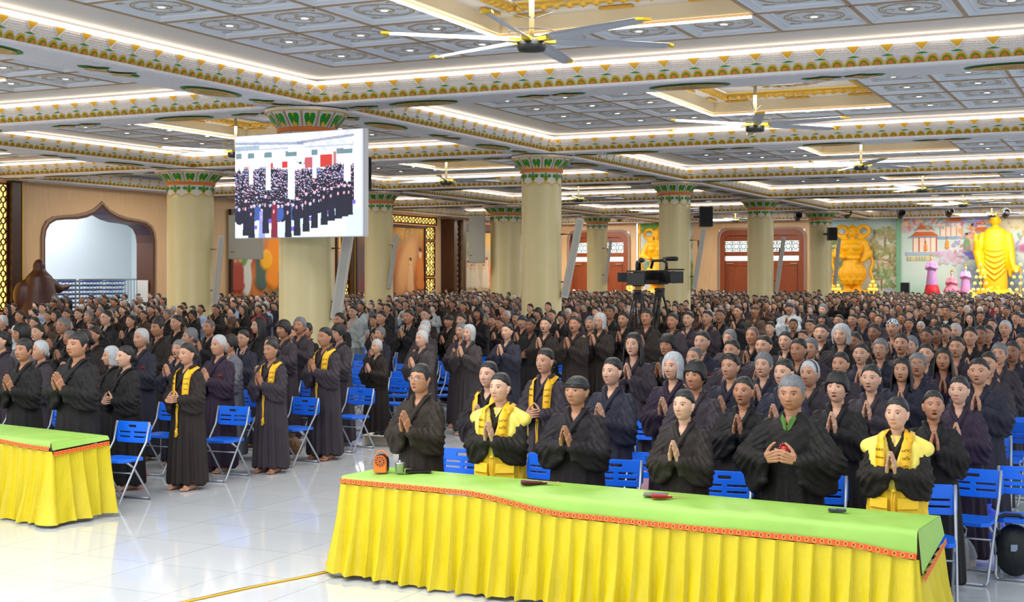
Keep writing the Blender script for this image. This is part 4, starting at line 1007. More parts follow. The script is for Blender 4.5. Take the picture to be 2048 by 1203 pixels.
def _chk():
    N, L, b = nodes_of(chk); tc = N.new('ShaderNodeTexCoord'); ck = N.new('ShaderNodeTexChecker'); ck.inputs['Scale'].default_value = 44
    ck.inputs['Color1'].default_value = (*srgb(226, 232, 236), 1); ck.inputs['Color2'].default_value = (*srgb(20, 50, 74), 1)
    L.new(tc.outputs['Object'], ck.inputs['Vector']); L.new(ck.outputs['Color'], b.inputs['Base Color'])
_chk(); HAIR['check'] = chk
def cloth(name, rgb, rough=.72): return vary(mat(name, tuple(v * .72 for v in srgb(*rgb)), rough, spec=.35), 5, .14, stretch=(3, 3, 1), bump=.25, bscale=34)
ROBE_RGB = dict(d=(56, 46, 42), b=(38, 34, 36), x=(42, 34, 40), v=(44, 38, 32), p=(78, 68, 78), n=(56, 56, 76), u=(66, 48, 72), P=(86, 76, 78), G=(110, 112, 124), W=(206, 216, 222), C=(166, 182, 212), r=(160, 40, 48), o=(104, 78, 62), k=(34, 30, 28), K=(214, 158, 196), m=(60, 48, 38))
ROBE = {'d': cloth('robe_brown', (56, 46, 42)), 'b': cloth('robe_black', (38, 34, 36)), 'x': cloth('robe_plum_black', (42, 34, 40)), 'v': cloth('robe_dark', (44, 38, 32)), 'p': cloth('robe_plum', (78, 68, 78)), 'n': cloth('robe_navy', (56, 56, 76)),
        'u': cloth('robe_purple', (66, 48, 72)), 'P': cloth('robe_grey_brown', (86, 76, 78)), 'G': cloth('shirt_grey', (110, 112, 124)), 'W': cloth('blouse_white', (206, 216, 222)), 'C': cloth('shirt_blue', (166, 182, 212)), 'r': cloth('blouse_red', (160, 40, 48)),
        'o': cloth('robe_earth', (104, 78, 62)), 'k': cloth('robe_black2', (34, 30, 28)), 'K': cloth('blouse_pink', (214, 158, 196)), 'm': cloth('robe_olive_brown', (60, 48, 38)), 'trousers': cloth('trousers_grey', (150, 158, 160))}
ROBEN = {'d': 'brown robe', 'b': 'black robe', 'x': 'black robe', 'v': 'dark robe', 'p': 'plum robe', 'n': 'navy robe', 'u': 'purple robe', 'P': 'grey-brown robe', 'G': 'grey shirt', 'W': 'white blouse', 'C': 'light blue shirt', 'r': 'red blouse', 'o': 'earth-brown robe', 'K': 'pink blouse', 'k': 'black robe'}
M_STOLE = vary(mat('stole_gold', srgb(246, 186, 20), .5), 8, .06, bump=.2, bscale=30)
M_VEST = vary(mat('vest_pale', srgb(238, 216, 96), .6), 5, .06, bump=.3, bscale=18)
M_VEST2 = vary(mat('vest_yellow', srgb(240, 196, 30), .6), 5, .06, bump=.3, bscale=18)
M_CORD = mat('cord_yellow', srgb(236, 186, 40), .6)
M_INK = mat('ink', srgb(60, 40, 10), .7)
M_WIRE = mat('spectacle_frame', srgb(90, 84, 78), .3, .7)
M_LENS = mat('spectacle_lens', (.9, .95, 1), .05, alpha=.12)
M_BADGE = mat('badge_gold', srgb(196, 120, 60), .6); M_BADGE2 = mat('badge_red', srgb(170, 60, 40), .6)
M_SHIRT = cloth('shirt_green', (84, 130, 50)); M_BEAD = mat('red_beads', srgb(206, 34, 40), .4); M_BRACE = mat('white_bracelet', srgb(226, 220, 206), .4)
M_BANDAGE = mat('bandage_white', srgb(232, 236, 240), .8); M_BROWNB = mat('wood_beads', srgb(70, 36, 22), .5)

# ---- shared meshes: bodies, robes, heads of hair
BODY = {}
for key, args in {'u': ('u', False, -5, 5, .45), 'U': ('u', False, 4, 8, 1.0), 'p': ('p', False, -8, 4, .0), 'c': ('c', False, -6, 2, .3), 'Mp': ('p', True, -4, 6, .2), 'Mu': ('u', True, -4, 6, .3), 'Mc': ('c', True, -10, 0, 0), 'Mk': ('k', True, 4, -2, 0)}.items():
    for lod, vx in (('', .0033), ('-', .0058)):
        me, T = make_body(*args, vx); me.name = 'body'; me.materials.append(M_SKIN); BODY[key + lod] = (me, T, args[0], args[1])
ROBES = {k + l: make_robe(k, v) for k in 'upc' for l, v in (('', .009), ('-', .014))}
ROBES['k'] = make_robe('k', .009, 1.55, .25)
for me in ROBES.values(): me.materials.append(M_ROBE); me.materials.append(M_ROBE)
GIRL = ROBES['u'].copy(); GIRL.materials[0] = ROBE['W']; GIRL.materials[1] = ROBE['trousers']
HAIRS = {}
def hair_of(k, male):
    if (k, male) not in HAIRS: me = hair_mesh(k, male); me.materials.append(HAIR['check'] if k == 'h' else M_HAIR); HAIRS[(k, male)] = me
    return HAIRS[(k, male)]
def collar_mesh():
    mb = ribbon([(0, .092, 1.338), (.045, .08, 1.338), (.07, .045, 1.336), (.073, .0, 1.328), (.062, -.04, 1.306)] + [tuple(on_front(TB, .055 - .10 * t, 1.29 - .20 * t, .004)) for t in (.1, .3, .5, .7, .9, 1.05)], .036, .010)
    m2 = ribbon([(0, .092, 1.338), (-.045, .08, 1.338), (-.07, .045, 1.336), (-.073, .0, 1.328), (-.062, -.04, 1.306)] + [tuple(on_front(TB, -.055 + .075 * t, 1.29 - .13 * t, .002)) for t in (.1, .35, .6, .85, 1.0)], .036, .007)
    mb.add(m2.v, m2.f); me = mb.mesh('collar', [M_ROBE], True); return me
COLLAR = collar_mesh()
def stole_mesh(x_end=.075, z_end=1.0):
    a = band_path(x_end, z_end); b = [(-x, y, z) for x, y, z in a]
    mb = ribbon(a, .074, .016, thick=.005); m2 = ribbon(b, .074, .016, thick=.005); mb.add(m2.v, m2.f); return mb.mesh('stole', [M_STOLE], True)
STOLE = stole_mesh()
def put_text(parent, name, body, loc, size, normal, m, up=(0, 0, 1), depth=.0006):
    cu = bpy.data.curves.new(name, 'FONT'); cu.body = body.replace('Đ', 'D'); cu.size = size; cu.align_x = 'CENTER'; cu.align_y = 'CENTER'; cu.extrude = depth; cu.resolution_u = 2
    o = bpy.data.objects.new(name, cu); COL.objects.link(o); dg = bpy.context.evaluated_depsgraph_get()
    me = bpy.data.meshes.new_from_object(o.evaluated_get(dg)); bpy.data.objects.remove(o); me.materials.clear(); me.materials.append(m)
    if body.startswith('Đ'):                 # the bar through the capital
        x0 = float(vcoords(me)[:, 0].min()); b_ = bmesh.new(); b_.from_mesh(me); w_ = size
        vs = [b_.verts.new((x0 + a * w_, c * w_, depth)) for a, c in ((-.10, -.05), (.26, -.05), (.26, .05), (-.10, .05))]; b_.faces.new(vs); b_.to_mesh(me); b_.free()
    n = Vector(normal).normalized(); u = Vector(up); u = (u - n * u.dot(n)).normalized(); r = u.cross(n)
    M_ = Matrix((( r.x, u.x, n.x, loc[0]), (r.y, u.y, n.y, loc[1]), (r.z, u.z, n.z, loc[2]), (0, 0, 0, 1)))
    me.transform(M_); return link(name, me, parent)
def stole_text(parent, words_l, words_r, z0=1.205, dz=.055, size=.030):
    for sgn, ws in ((-1, words_l), (1, words_r)):
        for i, w in enumerate(ws):
            z = z0 - dz * i; x = sgn * (.082 + (.075 - .082) * (1.283 - z) / .283)
            q = on_front(TB, x, z, .004); nn = Vector((q.x * .8, q.y - .012, .12 * q.y)).normalized(); q = q + nn * .0176
            put_text(parent, 'lettering', w, q, size if len(w) < 4 else size * .72, nn, M_INK)
def tassel_mesh():
    mb = MB(); mb.tube([(.0, -.165, .93), (-.004, -.172, .85), (.003, -.176, .76), (-.002, -.178, .66)], .005, 6); mb.tube([(.02, -.163, .93), (.012, -.172, .84), (.016, -.176, .74), (.012, -.178, .68)], .005, 6)
    for x, z in ((-.002, .66), (.012, .68)): mb.lathe([(.004, 0), (.013, -.012), (.010, -.03), (.016, -.08)], (x, -.18, z), 8)
    mb.ball((.01, -.172, .93), (.018, .012, .014), 8); return mb.mesh('sash_tassel', [M_CORD], True)
TASSEL = tassel_mesh()
def glasses_mesh(male):
    mb = MB()
    for s in (-1, 1):
        mb.tube([(s * .032 + .021 * math.cos(t), -.103 + .010 * abs(math.cos(t)) * (1 if math.cos(t) * s > 0 else -.2), .004 + .016 * math.sin(t)) for t in [2 * PI * k / 16 for k in range(17)]], .0013, 5)
        mb.tube([(s * .053, -.093, .007), (s * .074, -.055, .008), (s * .081, .005, .004)], .0013, 5)
    mb.tube([(-.011, -.103, .007), (0, -.107, .009), (.011, -.103, .007)], .0013, 5)
    for s in (-1, 1): mb.add([(s * .032 + .02 * math.cos(t), -.102, .004 + .015 * math.sin(t)) for t in [2 * PI * k / 12 for k in range(12)]], [tuple(range(12))], 1)
    return mb.mesh('glasses', [M_WIRE, M_LENS])
GLASSES = glasses_mesh(False)
def badge_mesh(m):
    mb = MB(); q = on_front(TB, .105, 1.12, .012)
    nrm = Vector((.45, -1, .05)).normalized(); u = Vector((0, 0, 1)); r = u.cross(nrm)
    def disc(rad, off, mi, a0=0, a1=2 * PI):
        mb.add([tuple(q + nrm * off)] + [tuple(q + nrm * off + (r * math.cos(a0 + (a1 - a0) * k / 18) + u * math.sin(a0 + (a1 - a0) * k / 18)) * rad) for k in range(19)], [(0, k, k + 1) for k in range(1, 19)], mi)
    disc(.03, .0, 0); disc(.026, .002, 1); disc(.014, .004, 0, 0, PI); return mb.mesh('badge', [m, ROBE['b']])
BADGE = badge_mesh(M_BADGE); BADGER = badge_mesh(M_BADGE2)
def vest_mesh():
    mb = MB(); R = []
    for ring in torso_rings(.046, .64, 1.31):
        R.append(ring)
    prof = [(.66, .225, .170), (.8, .215, .166), (.92, .220, .174)]
    R = [[(a * math.cos(t), .012 + b * math.sin(t), z) for t in [2 * PI * k / 40 for k in range(40)]] for z, a, b in prof] + [r for r in R if r[0][2] > 1.0]
    mb.rings(R, (True, True))
    for s in (-1, 1): capsule(mb, (s * .08, .014, 1.268), (s * .215, .010, 1.215), .062, .052, 12)
    me = voxel(mb.mesh('vest', []), .008, 4, .5); co = vcoords(me).astype(np.float64); x, y, z = co[:, 0], co[:, 1], co[:, 2]
    nr = np.empty(len(co) * 3, np.float32); me.vertices.foreach_get('normal', nr); a = np.arctan2(x, -y)
    co += nr.reshape(-1, 3) * (.004 * np.sin(13 * a + 9 * z + 2 * np.sin(20 * z)) + .003 * np.sin(40 * z + 6 * np.sin(5 * a)))[:, None]
    co[:, 1] += .06 * (y < 0) * smoothstep(-.004, .010, (z - 1.06) * .30 - np.abs(x)) * (z > 1.05)     # open front
    me.vertices.foreach_set('co', co.astype(np.float32).ravel()); me.materials.append(M_VEST); me.materials.append(M_VEST2)
    pz = np.array([p.center[2] for p in me.polygons]); me.polygons.foreach_set('material_index', (pz < .93).astype(np.int32)); me.update(); return me
VEST = vest_mesh()
def pocket_mesh():
    mb = MB()
    for s in (-1, 1):
        pts = []
        for (x, z) in ((.035, .69), (.165, .69), (.165, .86), (.035, .86)):
            q = on_front(TB, s * x, z, 0); pts.append((q.x * 1.04, q.y - .052, z))
        mb.poly(pts, (0, .02, 0)); mb.poly([(p[0], p[1] - .008, z) for p, z in zip(pts, (.80, .80, .875, .875))], (0, .012, 0))
    return mb.mesh('pocket', [M_VEST2])
POCKET = pocket_mesh()
def sleeveless_text(parent): pass
def tint(o, c): o.color = (*c, 1)

HAIRC = {'k': 'black', 'r': 'black', 's': 'black', 'b': 'black', 'l': 'black', 'm': 'black', 'B': 'shaved', 'q': 'grey', 'c': 'cap', 'h': 'check', 'g': 'grey', 'w': 'white', 'n': 'white'}
def make_person(x, y, H, rot, hair, robe, fl, label, skin=1):
    r = thing('person', label, 'person', (x, y, 0), math.radians(rot), 'worshippers standing in the hall'); s = H / 1.585
    male = 'm' in fl; pose = 'k' if 'k' in fl else 'c' if 'c' in fl else 'u' if 'u' in fl else 'p'
    if 'st' in fl or 've' in fl: pose = 'c' if 'c' in fl else 'p'
    key = ('M' if male else '') + pose
    if key == 'Mu' and 'u' not in fl: key = 'Mp'
    if not male and pose == 'u' and (hash(label) if False else sum(map(ord, label))) % 3 == 0: key = 'U'
    far = '-' if (math.hypot(x - 14.44, y + 21.31) > 16.5 and 'st' not in fl) else ''; me, T, pz, _ = BODY[key + far]; b = link('body', me, r); tint(b, SKINC[skin])
    stout = 1.14 if ('q' == hair or 'stout' in label or 'broad' in label.split() or 'large' in label) else 1.0
    ro = link('robe', GIRL if 'girl' in label else ROBES[pz + far if pz != 'k' else 'k'], r); tint(ro, [v * (.52 if robe not in 'WCrKG' else .85) for v in srgb(*ROBE_RGB[robe])])
    h = link('cap' if hair in 'ch' else 'hair', hair_of(hair, male), r); h.matrix_local = T
    tint(h, srgb(*HAIR_RGB['navycap' if (hair == 'c' and ('blue' in label or robe in 'Wn')) else 'brownhood' if (hair == 'c' and robe in 'or') else HAIRC[hair]]))
    if robe not in 'WCrKG' and 'k' not in fl: c = link('collar', COLLAR, r); tint(c, [v * .42 for v in srgb(*ROBE_RGB[robe])])
    if 'gl' in fl: g = link('glasses', GLASSES, r); g.matrix_local = T
    if 'bd' in fl: link('badge', BADGER if ('red' in label or 'orange' in label) else BADGE, r)
    if 've' in fl: link('vest', VEST, r)
    if 'st' in fl:
        st = link('stole', STOLE, r)
        if 've' in fl: st.location = (0, -.026, .012); st.scale = (1.06, 1.26, 1.0)
        if 'front' in fl or label.startswith('younger') or 'alone' in label or 'second along' in label or 'tall woman' in label:
            stole_text(st, ['ĐẠO', 'TRÀNG'], ['HỌC', 'HỘI', 'VIỆT'])
        ta = link('sash_tassel', TASSEL, r); ta.location = (0, -.035 if 've' in fl else 0, 0)
    if 've' in fl: p = link('pocket', POCKET, r)
    r.scale = (s * stout, s * (1 + (stout - 1) * .5), s); return r
# ---- where each worshipper stands: x, y, height, turn, hair, cloth, features, label, skin
PEOPLE = [
(9.03,-11.70,1.57,-1,'m','m','m,gl,front',"man in wire glasses and brown robe praying behind the long green table's left end",2),
(9.79,-11.78,1.53,4,'k','v','ve,st,front','woman in pale yellow vest and gold stole praying beside the man in glasses',0),
(10.45,-11.80,1.53,3,'c','x','front','stout woman in black knit cap and black robe praying behind the long table',2),
(11.36,-11.98,1.47,0,'k','d','front','woman with open mouth and white bracelet praying behind the long table',0),
(12.11,-11.84,1.58,-4,'q','k','m,k,front','grey-haired old man in broad black robe over green shirt holding red object',2),
(12.85,-11.93,1.47,0,'k','v','ve,st,front','woman in bright yellow vest praying at the right end of the long table',0),
(9.13,-10.66,1.54,4,'k','x','st','dark-haired woman in gold stole half hidden behind the pale yellow vest',0),
(9.17,-9.53,1.60,-5,'k','p','st,c0','younger woman in plum robe with gold stole tasselled at her waist',1),
(10.22,-10.47,1.59,-4,'k','n','',"older woman in dark navy robe praying behind the black knit cap's shoulder",0),
(11.51,-10.96,1.50,4,'k','b','u','woman singing with wide open mouth, left of the old man in green shirt',2),
(12.24,-10.95,1.56,2,'s','b','bd,u','woman with black fringe and round chest badge right of the old man',0),
(12.96,-11.05,1.45,10,'k','b','bd,u','old woman with hands at her chin just right of the bright yellow vest',2),
(13.01,-10.03,1.49,2,'k','u','','woman in purple robe with stern face behind the right end of the table',0),
(12.28,-9.82,1.55,2,'k','p','u','woman with drawn-back black hair and parted lips above the bright yellow vest',0),
(11.55,-9.84,1.58,-6,'k','n','',"young woman in navy robe peering over the grey-haired old man's head",0),
(11.68,-9.44,1.55,-5,'w','p','','white-haired old woman with cropped hair and hair band behind the old man',1),
(10.91,-9.26,1.58,-4,'k','n','','woman with black hair clip praying in navy robe above the singing woman',1),
(11.05,-10.74,1.60,1,'s','p','','woman with short cropped black hair behind the white bracelet woman',2),
(10.56,-9.86,1.61,-2,'n','u','','woman with chin-length white hair in dark purple robe praying',0),
(9.41,-7.76,1.69,4,'l','p','u','woman with black shoulder-length hair and a white bandaged wrist, standing tall',0),
(4.99,-9.64,1.57,-3,'k','d','st,c','woman in black robe and gold stole standing alone beside the short green table',1),
(5.07,-8.22,1.54,0,'k','p','st,u','woman with receding black hair and gold stole, second along the aisle',2),
(5.00,-6.98,1.65,-5,'k','p','st','tall woman in plum robe with gold stole and yellow sash by the aisle',2),
(4.44,-4.81,1.40,-3,'w','d','',"frail white-cropped old woman praying in black robe at the aisle's edge",0),
(3.40,-10.40,1.61,6,'m','b','m','man in black robe with eyes nearly shut, leftmost behind the short green table',2),
(4.43,-10.69,1.71,2,'m','b','m',"broad man in black robe praying behind the short green table's middle",2),
(4.39,-9.93,1.54,-15,'k','b','c',"woman in profile with outstretched clasped hands beside the short table's chair",0),
(3.55,-9.22,1.48,-23,'n','b','c','woman with bright white hair and lowered face behind the clasped hands',1),
(2.81,-9.57,1.55,-14,'w','p','','woman with long white hair half hidden behind the leftmost man',1),
(4.48,-8.44,1.60,-1,'w','u','bd','white-haired old woman in purple robe praying right of the lone gold stole',1),
(3.92,-7.49,1.56,-16,'s','G','','woman in grey robe with blue-black hair behind the white-haired worshipper',1),
(3.34,-6.44,1.57,4,'k','n','gl','woman with glasses and white cord praying in navy robe',1),
(2.57,-6.59,1.59,-28,'g','n','','woman with swept-back grey hair in profile above the lone gold stole',1),
(1.79,-5.19,1.66,0,'B','b','u','thin-haired woman praying in black right of the swept-back grey hair',2),
(3.74,-8.25,1.52,-1,'g','n','u','grey old woman with hands before her face behind the lone gold stole',1),
(1.77,-6.30,1.70,1,'m','d','m,c','young man with black crew cut, one hand raised at his chest',2),
(2.98,-8.05,1.64,3,'w','n','bd','woman with wavy grey hair and orange badge on navy robe',1),
(0.37,-4.20,1.68,-2,'k','b','','woman in black praying just right of the young crew-cut man',1),
(1.38,-7.15,1.61,-2,'k','d','bd',"woman in brown robe peering over the broad man's shoulder",2),
(2.54,-8.60,1.64,-7,'k','b','','dark head hidden right behind the broad man',1),
(-0.61,-5.65,1.66,-4,'g','b','gl,u','elderly woman with glasses and frown praying in black robe above the broad man',2),
(0.10,-6.88,1.61,-5,'k','b','u','woman hiding her mouth behind her hands, pale blue scarf at her neck',0),
(1.54,-8.60,1.70,-17,'b','G','','woman with thick black bob looking down above the leftmost man',2),
(1.64,-9.04,1.62,-4,'k','p','','woman in plum robe cut by the left edge of the picture above the leftmost man',0),
(-1.69,-3.52,1.72,-4,'k','b','gl,u','woman in glasses and beaded necklace praying in a black dress',0),
(3.60,-5.88,1.69,-4,'s','p','u','woman with shaggy blue-black hair praying in plum robe before the screen column',2),
(3.23,-4.95,1.70,3,'g','p','u','grey-haired old woman in plum robe standing in front of the screen column',2),
(2.75,-4.06,1.58,2,'m','b','m','boy in black shirt close to the screen column',2),
(2.90,-4.64,1.56,-1,'k','d','','dark-haired woman wedged between shaggy-haired woman and grey one',1),
(4.39,-7.27,1.54,-6,'k','n','','balding worshipper hidden behind the second gold stole',0),
(4.39,-5.72,1.65,-14,'s','p','gl','curly-haired woman in glasses and plum robe behind the tall gold stole',1),
(2.16,-2.24,1.69,-3,'k','b','',"dark-haired woman in black right at the screen column's edge",2),
(-0.32,2.12,1.70,6,'k','W','u','girl in white blouse and pale grey trousers praying in the aisle',0),
(2.15,-4.46,1.67,-24,'l','b','','woman in black with loose hair in profile left of the shaggy-haired woman',0),
(3.29,-2.81,1.49,-5,'g','n','bd','round-faced grey woman in navy robe behind the frail old woman',1),
(1.76,-0.22,1.67,-3,'k','b','','woman in black frowning above the round-faced grey woman',1),
(5.21,-4.88,1.54,-6,'w','P','','silver-haired woman in grey-brown robe praying behind the man in glasses',0),
(4.50,-3.56,1.57,-2,'w','P','','white head half hidden directly behind the silver-haired woman',1),
(3.79,-2.24,1.59,-1,'w','p','','rearmost of three white heads behind the man in glasses',1),
(5.44,-3.89,1.59,-5,'n','P','u','woman with white bob praying in grey-brown robe, standing clear of the chairs',0),
(4.87,-3.05,1.58,2,'g','p','','thin grey-haired woman tucked left of the white-bobbed woman',1),
(5.89,-3.56,1.61,1,'k','n','u','pale-faced woman in navy robe praying right of the white-bobbed woman',0),
(2.70,-0.87,1.72,-2,'k','b','u','woman in long black dress and necklace praying among empty blue chairs',2),
(2.47,0.16,1.72,-4,'k','d','gl','woman with thick black glasses right of the necklace woman',0),
(5.95,-2.32,1.67,0,'k','d','u','woman in brown robe with tilted head praying left of the standing worshipper',0),
(6.47,-2.40,1.69,-4,'k','d','u','woman in long brown robe praying, standing clear between blue chairs',2),
(6.63,-1.77,1.72,-4,'n','d','gl,u','white-haired woman in glasses with open mouth praying in long brown robe',1),
(6.04,-0.72,1.64,-2,'g','p','u','grey-haired woman with closed eyes praying beside the open-mouthed one',1),
(6.42,-0.21,1.70,4,'k','b','u','woman in black praying just left of the tripod',1),
(5.49,1.57,1.78,3,'m','b','m,u','tall young man in black robe praying left of the tripods',2),
(7.13,-1.03,1.78,3,'m','d','m','older man in dark robe praying between the tripod legs',2),
(9.54,-7.03,1.65,-4,'s','b','u','woman with short black hair in black robe above the white bob',2),
(9.76,-6.48,1.67,5,'k','n','bd','woman with hair band and red badge on navy robe',0),
(10.24,-8.24,1.59,-5,'B','p','','round-faced woman with shaved grey hair behind the cropped black hair',1),
(9.42,-4.22,1.60,-5,'g','p','','woman with neat grey hair, face half hidden, above the clipped black hair',1),
(10.35,-7.31,1.62,0,'k','p','','woman with black bun looking down in plum robe',1),
(9.79,-4.46,1.66,-3,'B','b','bd,u','shaven-headed woman praying in black robe with dark badge',2),
(10.34,-5.98,1.61,-1,'k','p','','broad pale woman with open mouth right of the dark badge',0),
(11.05,-8.63,1.56,-1,'g','n','u','grey-haired woman praying in navy robe, face thin and lined',0),
(10.23,-4.53,1.60,0,'k','b','u','woman with black fringe swept aside praying in black robe',0),
(11.04,-7.20,1.64,-4,'k','d','','heavy-jawed woman with thinning hair and white necklace',2),
(10.83,-5.75,1.58,6,'g','p','','woman with grey-streaked hair peering from behind the heavy-jawed woman',1),
(10.40,-3.29,1.66,-3,'k','b','u','square-faced woman praying in black robe left of the large grey elder',0),
(10.98,-4.79,1.71,2,'n','x','','large elder with grey chin-length hair and drooping ears in black robe',0),
(11.65,-8.02,1.55,1,'k','p','','woman with receding hair and open mouth in plum robe',1),
(10.88,-3.51,1.56,-3,'k','d','',"round brown-faced woman close on the large grey elder's right",3),
(11.55,-6.51,1.57,5,'k','n','u','fair-faced woman singing with praying hands in navy robe',0),
(11.63,-5.81,1.59,3,'g','n','gl,u','grey-haired woman in glasses praying in navy robe',1),
(10.96,-2.58,1.65,-3,'k','d','','tan-faced woman looking straight ahead above the glasses-wearing grey woman',3),
(11.12,-2.07,1.71,-1,'h','n','u','woman wearing a checked blue bandana, praying',1),
(11.77,-5.28,1.63,-5,'k','p','u','woman with smooth black hair praying in plum robe below the bandana',1),
(11.71,-4.22,1.56,-2,'g','p','','grey-haired woman with lowered eyes tucked behind the smooth black hair',0),
(12.29,-8.37,1.53,6,'l','n','bd,u','long-haired woman singing in navy robe with round badge above yellow vest',1),
(12.33,-7.69,1.54,-2,'g','n','gl,u','silver-haired woman in glasses praying right of the long-haired singer',2),
(12.47,-6.96,1.56,6,'l','u','u','lean woman with long grey hair praying in purple robe',2),
(12.10,-5.66,1.54,11,'k','n','','dark-haired woman turning away behind the silver-haired glasses wearer',0),
(12.39,-5.33,1.61,1,'k','p','u','round-faced woman with thin hair praying in brown robe',1),
(13.01,-8.70,1.56,1,'k','n','u','old woman with broad face praying in navy robe at the right aisle',1),
(12.95,-7.39,1.55,0,'k','p','','woman with black hair in plum robe behind the broad-faced old woman',1),
(12.90,-5.87,1.57,2,'g','p','','wrinkled old woman with grey hair and squinting eyes near the right edge',1),
(12.99,-5.38,1.57,-6,'k','n','u',"woman with dark skin praying near the picture's right edge",3),
(12.96,-3.85,1.60,2,'k','p','',"woman cut by the picture's right edge, topmost there",2),
(11.67,-2.69,1.61,-5,'k','d','','dark-faced woman staring ahead, black hair parted, right of the bandana',3),
(11.64,-1.62,1.59,-2,'k','d','','woman with narrow eyes beside the dark-faced woman',3),
(11.70,-1.17,1.61,-4,'k','n','u','woman with short dark hair praying, fingers at her chin',1),
(11.78,-0.72,1.61,-5,'w','p','u','white-haired old woman with open mouth praying beside fingers-at-chin woman',0),
(12.27,-3.07,1.64,-2,'k','b','','tall-faced woman with black hair in black robe, mouth open',1),
(12.29,-2.17,1.63,5,'k','b','','woman with brown face close right of the tall-faced woman',3),
(12.30,-1.39,1.61,3,'k','b','','man-faced worshipper with swept hair, second right of the tall-faced woman',2),
(12.41,-0.12,1.64,-4,'w','u','u','white-haired woman with dark head band praying in purple robe',1),
(10.64,6.79,1.73,-2,'m','b','m','tall young man with black fringe and white shirt collar',2),
(4.27,0.43,1.61,0,'c','d','u','worshipper in dark blue cap with bowed head',1),
(5.07,-0.96,1.60,4,'k','b','c','dark-skinned woman with hands folded at her waist',3),
(2.76,0.49,1.60,-1,'c','b','','worshipper in a visor cap reading with bowed head',1),
(3.20,0.14,1.63,4,'k','d','','broad-faced woman above the thin grey-haired woman',0),
(2.89,1.43,1.72,-6,'b','b','u','woman with black bob praying above the white-bobbed woman',2),
(7.49,-0.03,1.72,-1,'k','p','u','woman in long plum robe praying right of the tripods, standing clear',0),
(7.53,0.88,1.72,-6,'k','p','bd,u','woman tilting her head, small badge on her plum robe',1),
(7.44,1.94,1.72,-5,'k','b','u','woman in black robe singing and praying beside the tilted head',2),
(6.88,5.00,1.72,-5,'k','b','u','tall woman in long black robe praying near the door',1),
(6.92,6.13,1.72,5,'c','o','','worshipper in brown hood and brown robe praying',2),
(7.46,-0.74,1.71,-2,'k','p','u',"woman in plum robe praying close beside the tripod's right leg",2),
(7.07,8.41,1.72,2,'c','W','u','man in blue cap and white vest praying before the far door',2),
(8.08,7.23,1.72,-1,'g','b','','woman with curly grey hair in black robe below the golden guardian',0),
(6.70,30.40,1.72,-5,'k','o','u','attendant in brown robe praying beside the altar table',0),
(-20.45,25.20,1.99,-6,'m','b','m','boy in black shirt raised above the crowd before the orange painting',2),
(-4.44,-3.17,1.59,-5,'w','p','','white-haired woman in plum, one head left and two below the wooden statue',1),
(-0.24,-5.90,1.48,-3,'g','b','u','grey-haired woman in black praying, one head left and one above the broad man',2),
(8.60,0.95,1.54,-5,'k','b','u','dark-haired woman in black praying, one head left and three below the right door',0),
(8.64,2.38,1.55,2,'k','b','u','dark-haired woman in black praying, one head right and three below the right door',2),
(9.00,2.12,1.55,-3,'k','d','','dark-haired woman in brown, two heads left and one above the large grey elder',1),
(-3.04,-1.37,1.57,-2,'k','b','u','dark-haired woman in black praying, one head left and one above the orange badge woman',1),
(3.73,3.43,1.60,2,'s','b','','short-haired woman in black, one head left of the long-robed woman',1),
(9.17,4.88,1.58,0,'k','n','','dark-haired woman in navy, one head right and one above the large grey elder',1),
(9.46,4.39,1.57,2,'k','n','','dark-haired woman in navy, two heads right and one above the large grey elder',2),
(11.76,4.33,1.54,0,'k','n','','dark-haired woman in navy, two below the tall golden statue',1),
(-6.71,-0.52,1.60,-2,'k','W','','dark-haired woman in white, two below the wooden statue',2),
(-6.04,-0.20,1.60,-3,'l','o','u','long-haired woman in earth-brown praying, two heads left and two above the broad man',2),
(-5.43,0.09,1.60,-1,'g','d','','grey-haired woman in brown, one head left and two below the arched alcove',1),
(-5.26,4.06,1.64,5,'k','b','u','dark-haired woman in black praying, two heads right and one below the thick column at left',2),
(-4.69,-2.14,1.53,-3,'k','p','','dark-haired woman in plum, one head right and two above the leftmost man',1),
(2.19,5.69,1.61,-3,'s','b','u',"short-haired woman in black praying, right at the middle column's foot",1),
(2.88,4.89,1.59,0,'k','n','',"dark-haired woman in navy, one head right and one below the middle column's foot",1),
(2.77,3.34,1.56,3,'k','n','u',"dark-haired woman in navy praying, two heads left and one below the middle column's foot",1),
(8.44,5.58,1.56,4,'b','n','','black-bobbed woman in navy, two heads left and one above the large grey elder',1),
(8.81,5.32,1.55,-1,'k','n','','dark-haired woman in navy, one above the large grey elder',1),
(10.28,4.49,1.52,5,'k','n','u','dark-haired woman in navy praying, two below the black floor speaker',2),
(11.03,7.28,1.56,-1,'l','b','','long-haired woman in black, two heads right and one below the tall young man',0),
(11.84,7.90,1.57,0,'k','n','','dark-haired woman in navy, two heads right and two below the tall golden statue',1),
(-6.92,1.39,1.59,3,'k','b','u','dark-haired woman in black praying, three above the broad man',0),
(2.02,3.44,1.54,-1,'g','b','u','grey-haired woman in black praying, one head right and one above the white-bobbed woman',1),
(-7.25,4.14,1.61,4,'k','d','u','dark-haired woman in brown praying, one head left and one above the young crew-cut man',1),
(-5.57,2.70,1.57,4,'g','b','','grey-haired woman in black, one head right and one above the young crew-cut man',1),
(-5.26,5.09,1.61,2,'l','b','','long-haired woman in black, one head left and two below the saffron monk painting',1),
(0.16,2.14,1.51,1,'k','b','','dark-haired woman in black, two heads right and one below the girl in white',1),
(-10.59,4.04,1.63,2,'k','C','u','dark-haired woman in light blue praying, two heads right and one below the wooden statue',0),
(-2.67,7.43,1.63,-6,'k','b','','dark-haired woman in black, two heads left and one above the necklace woman',1),
(2.34,3.12,1.51,-1,'k','d','u','dark-haired woman in brown praying, two heads right and one above the white-bobbed woman',1),
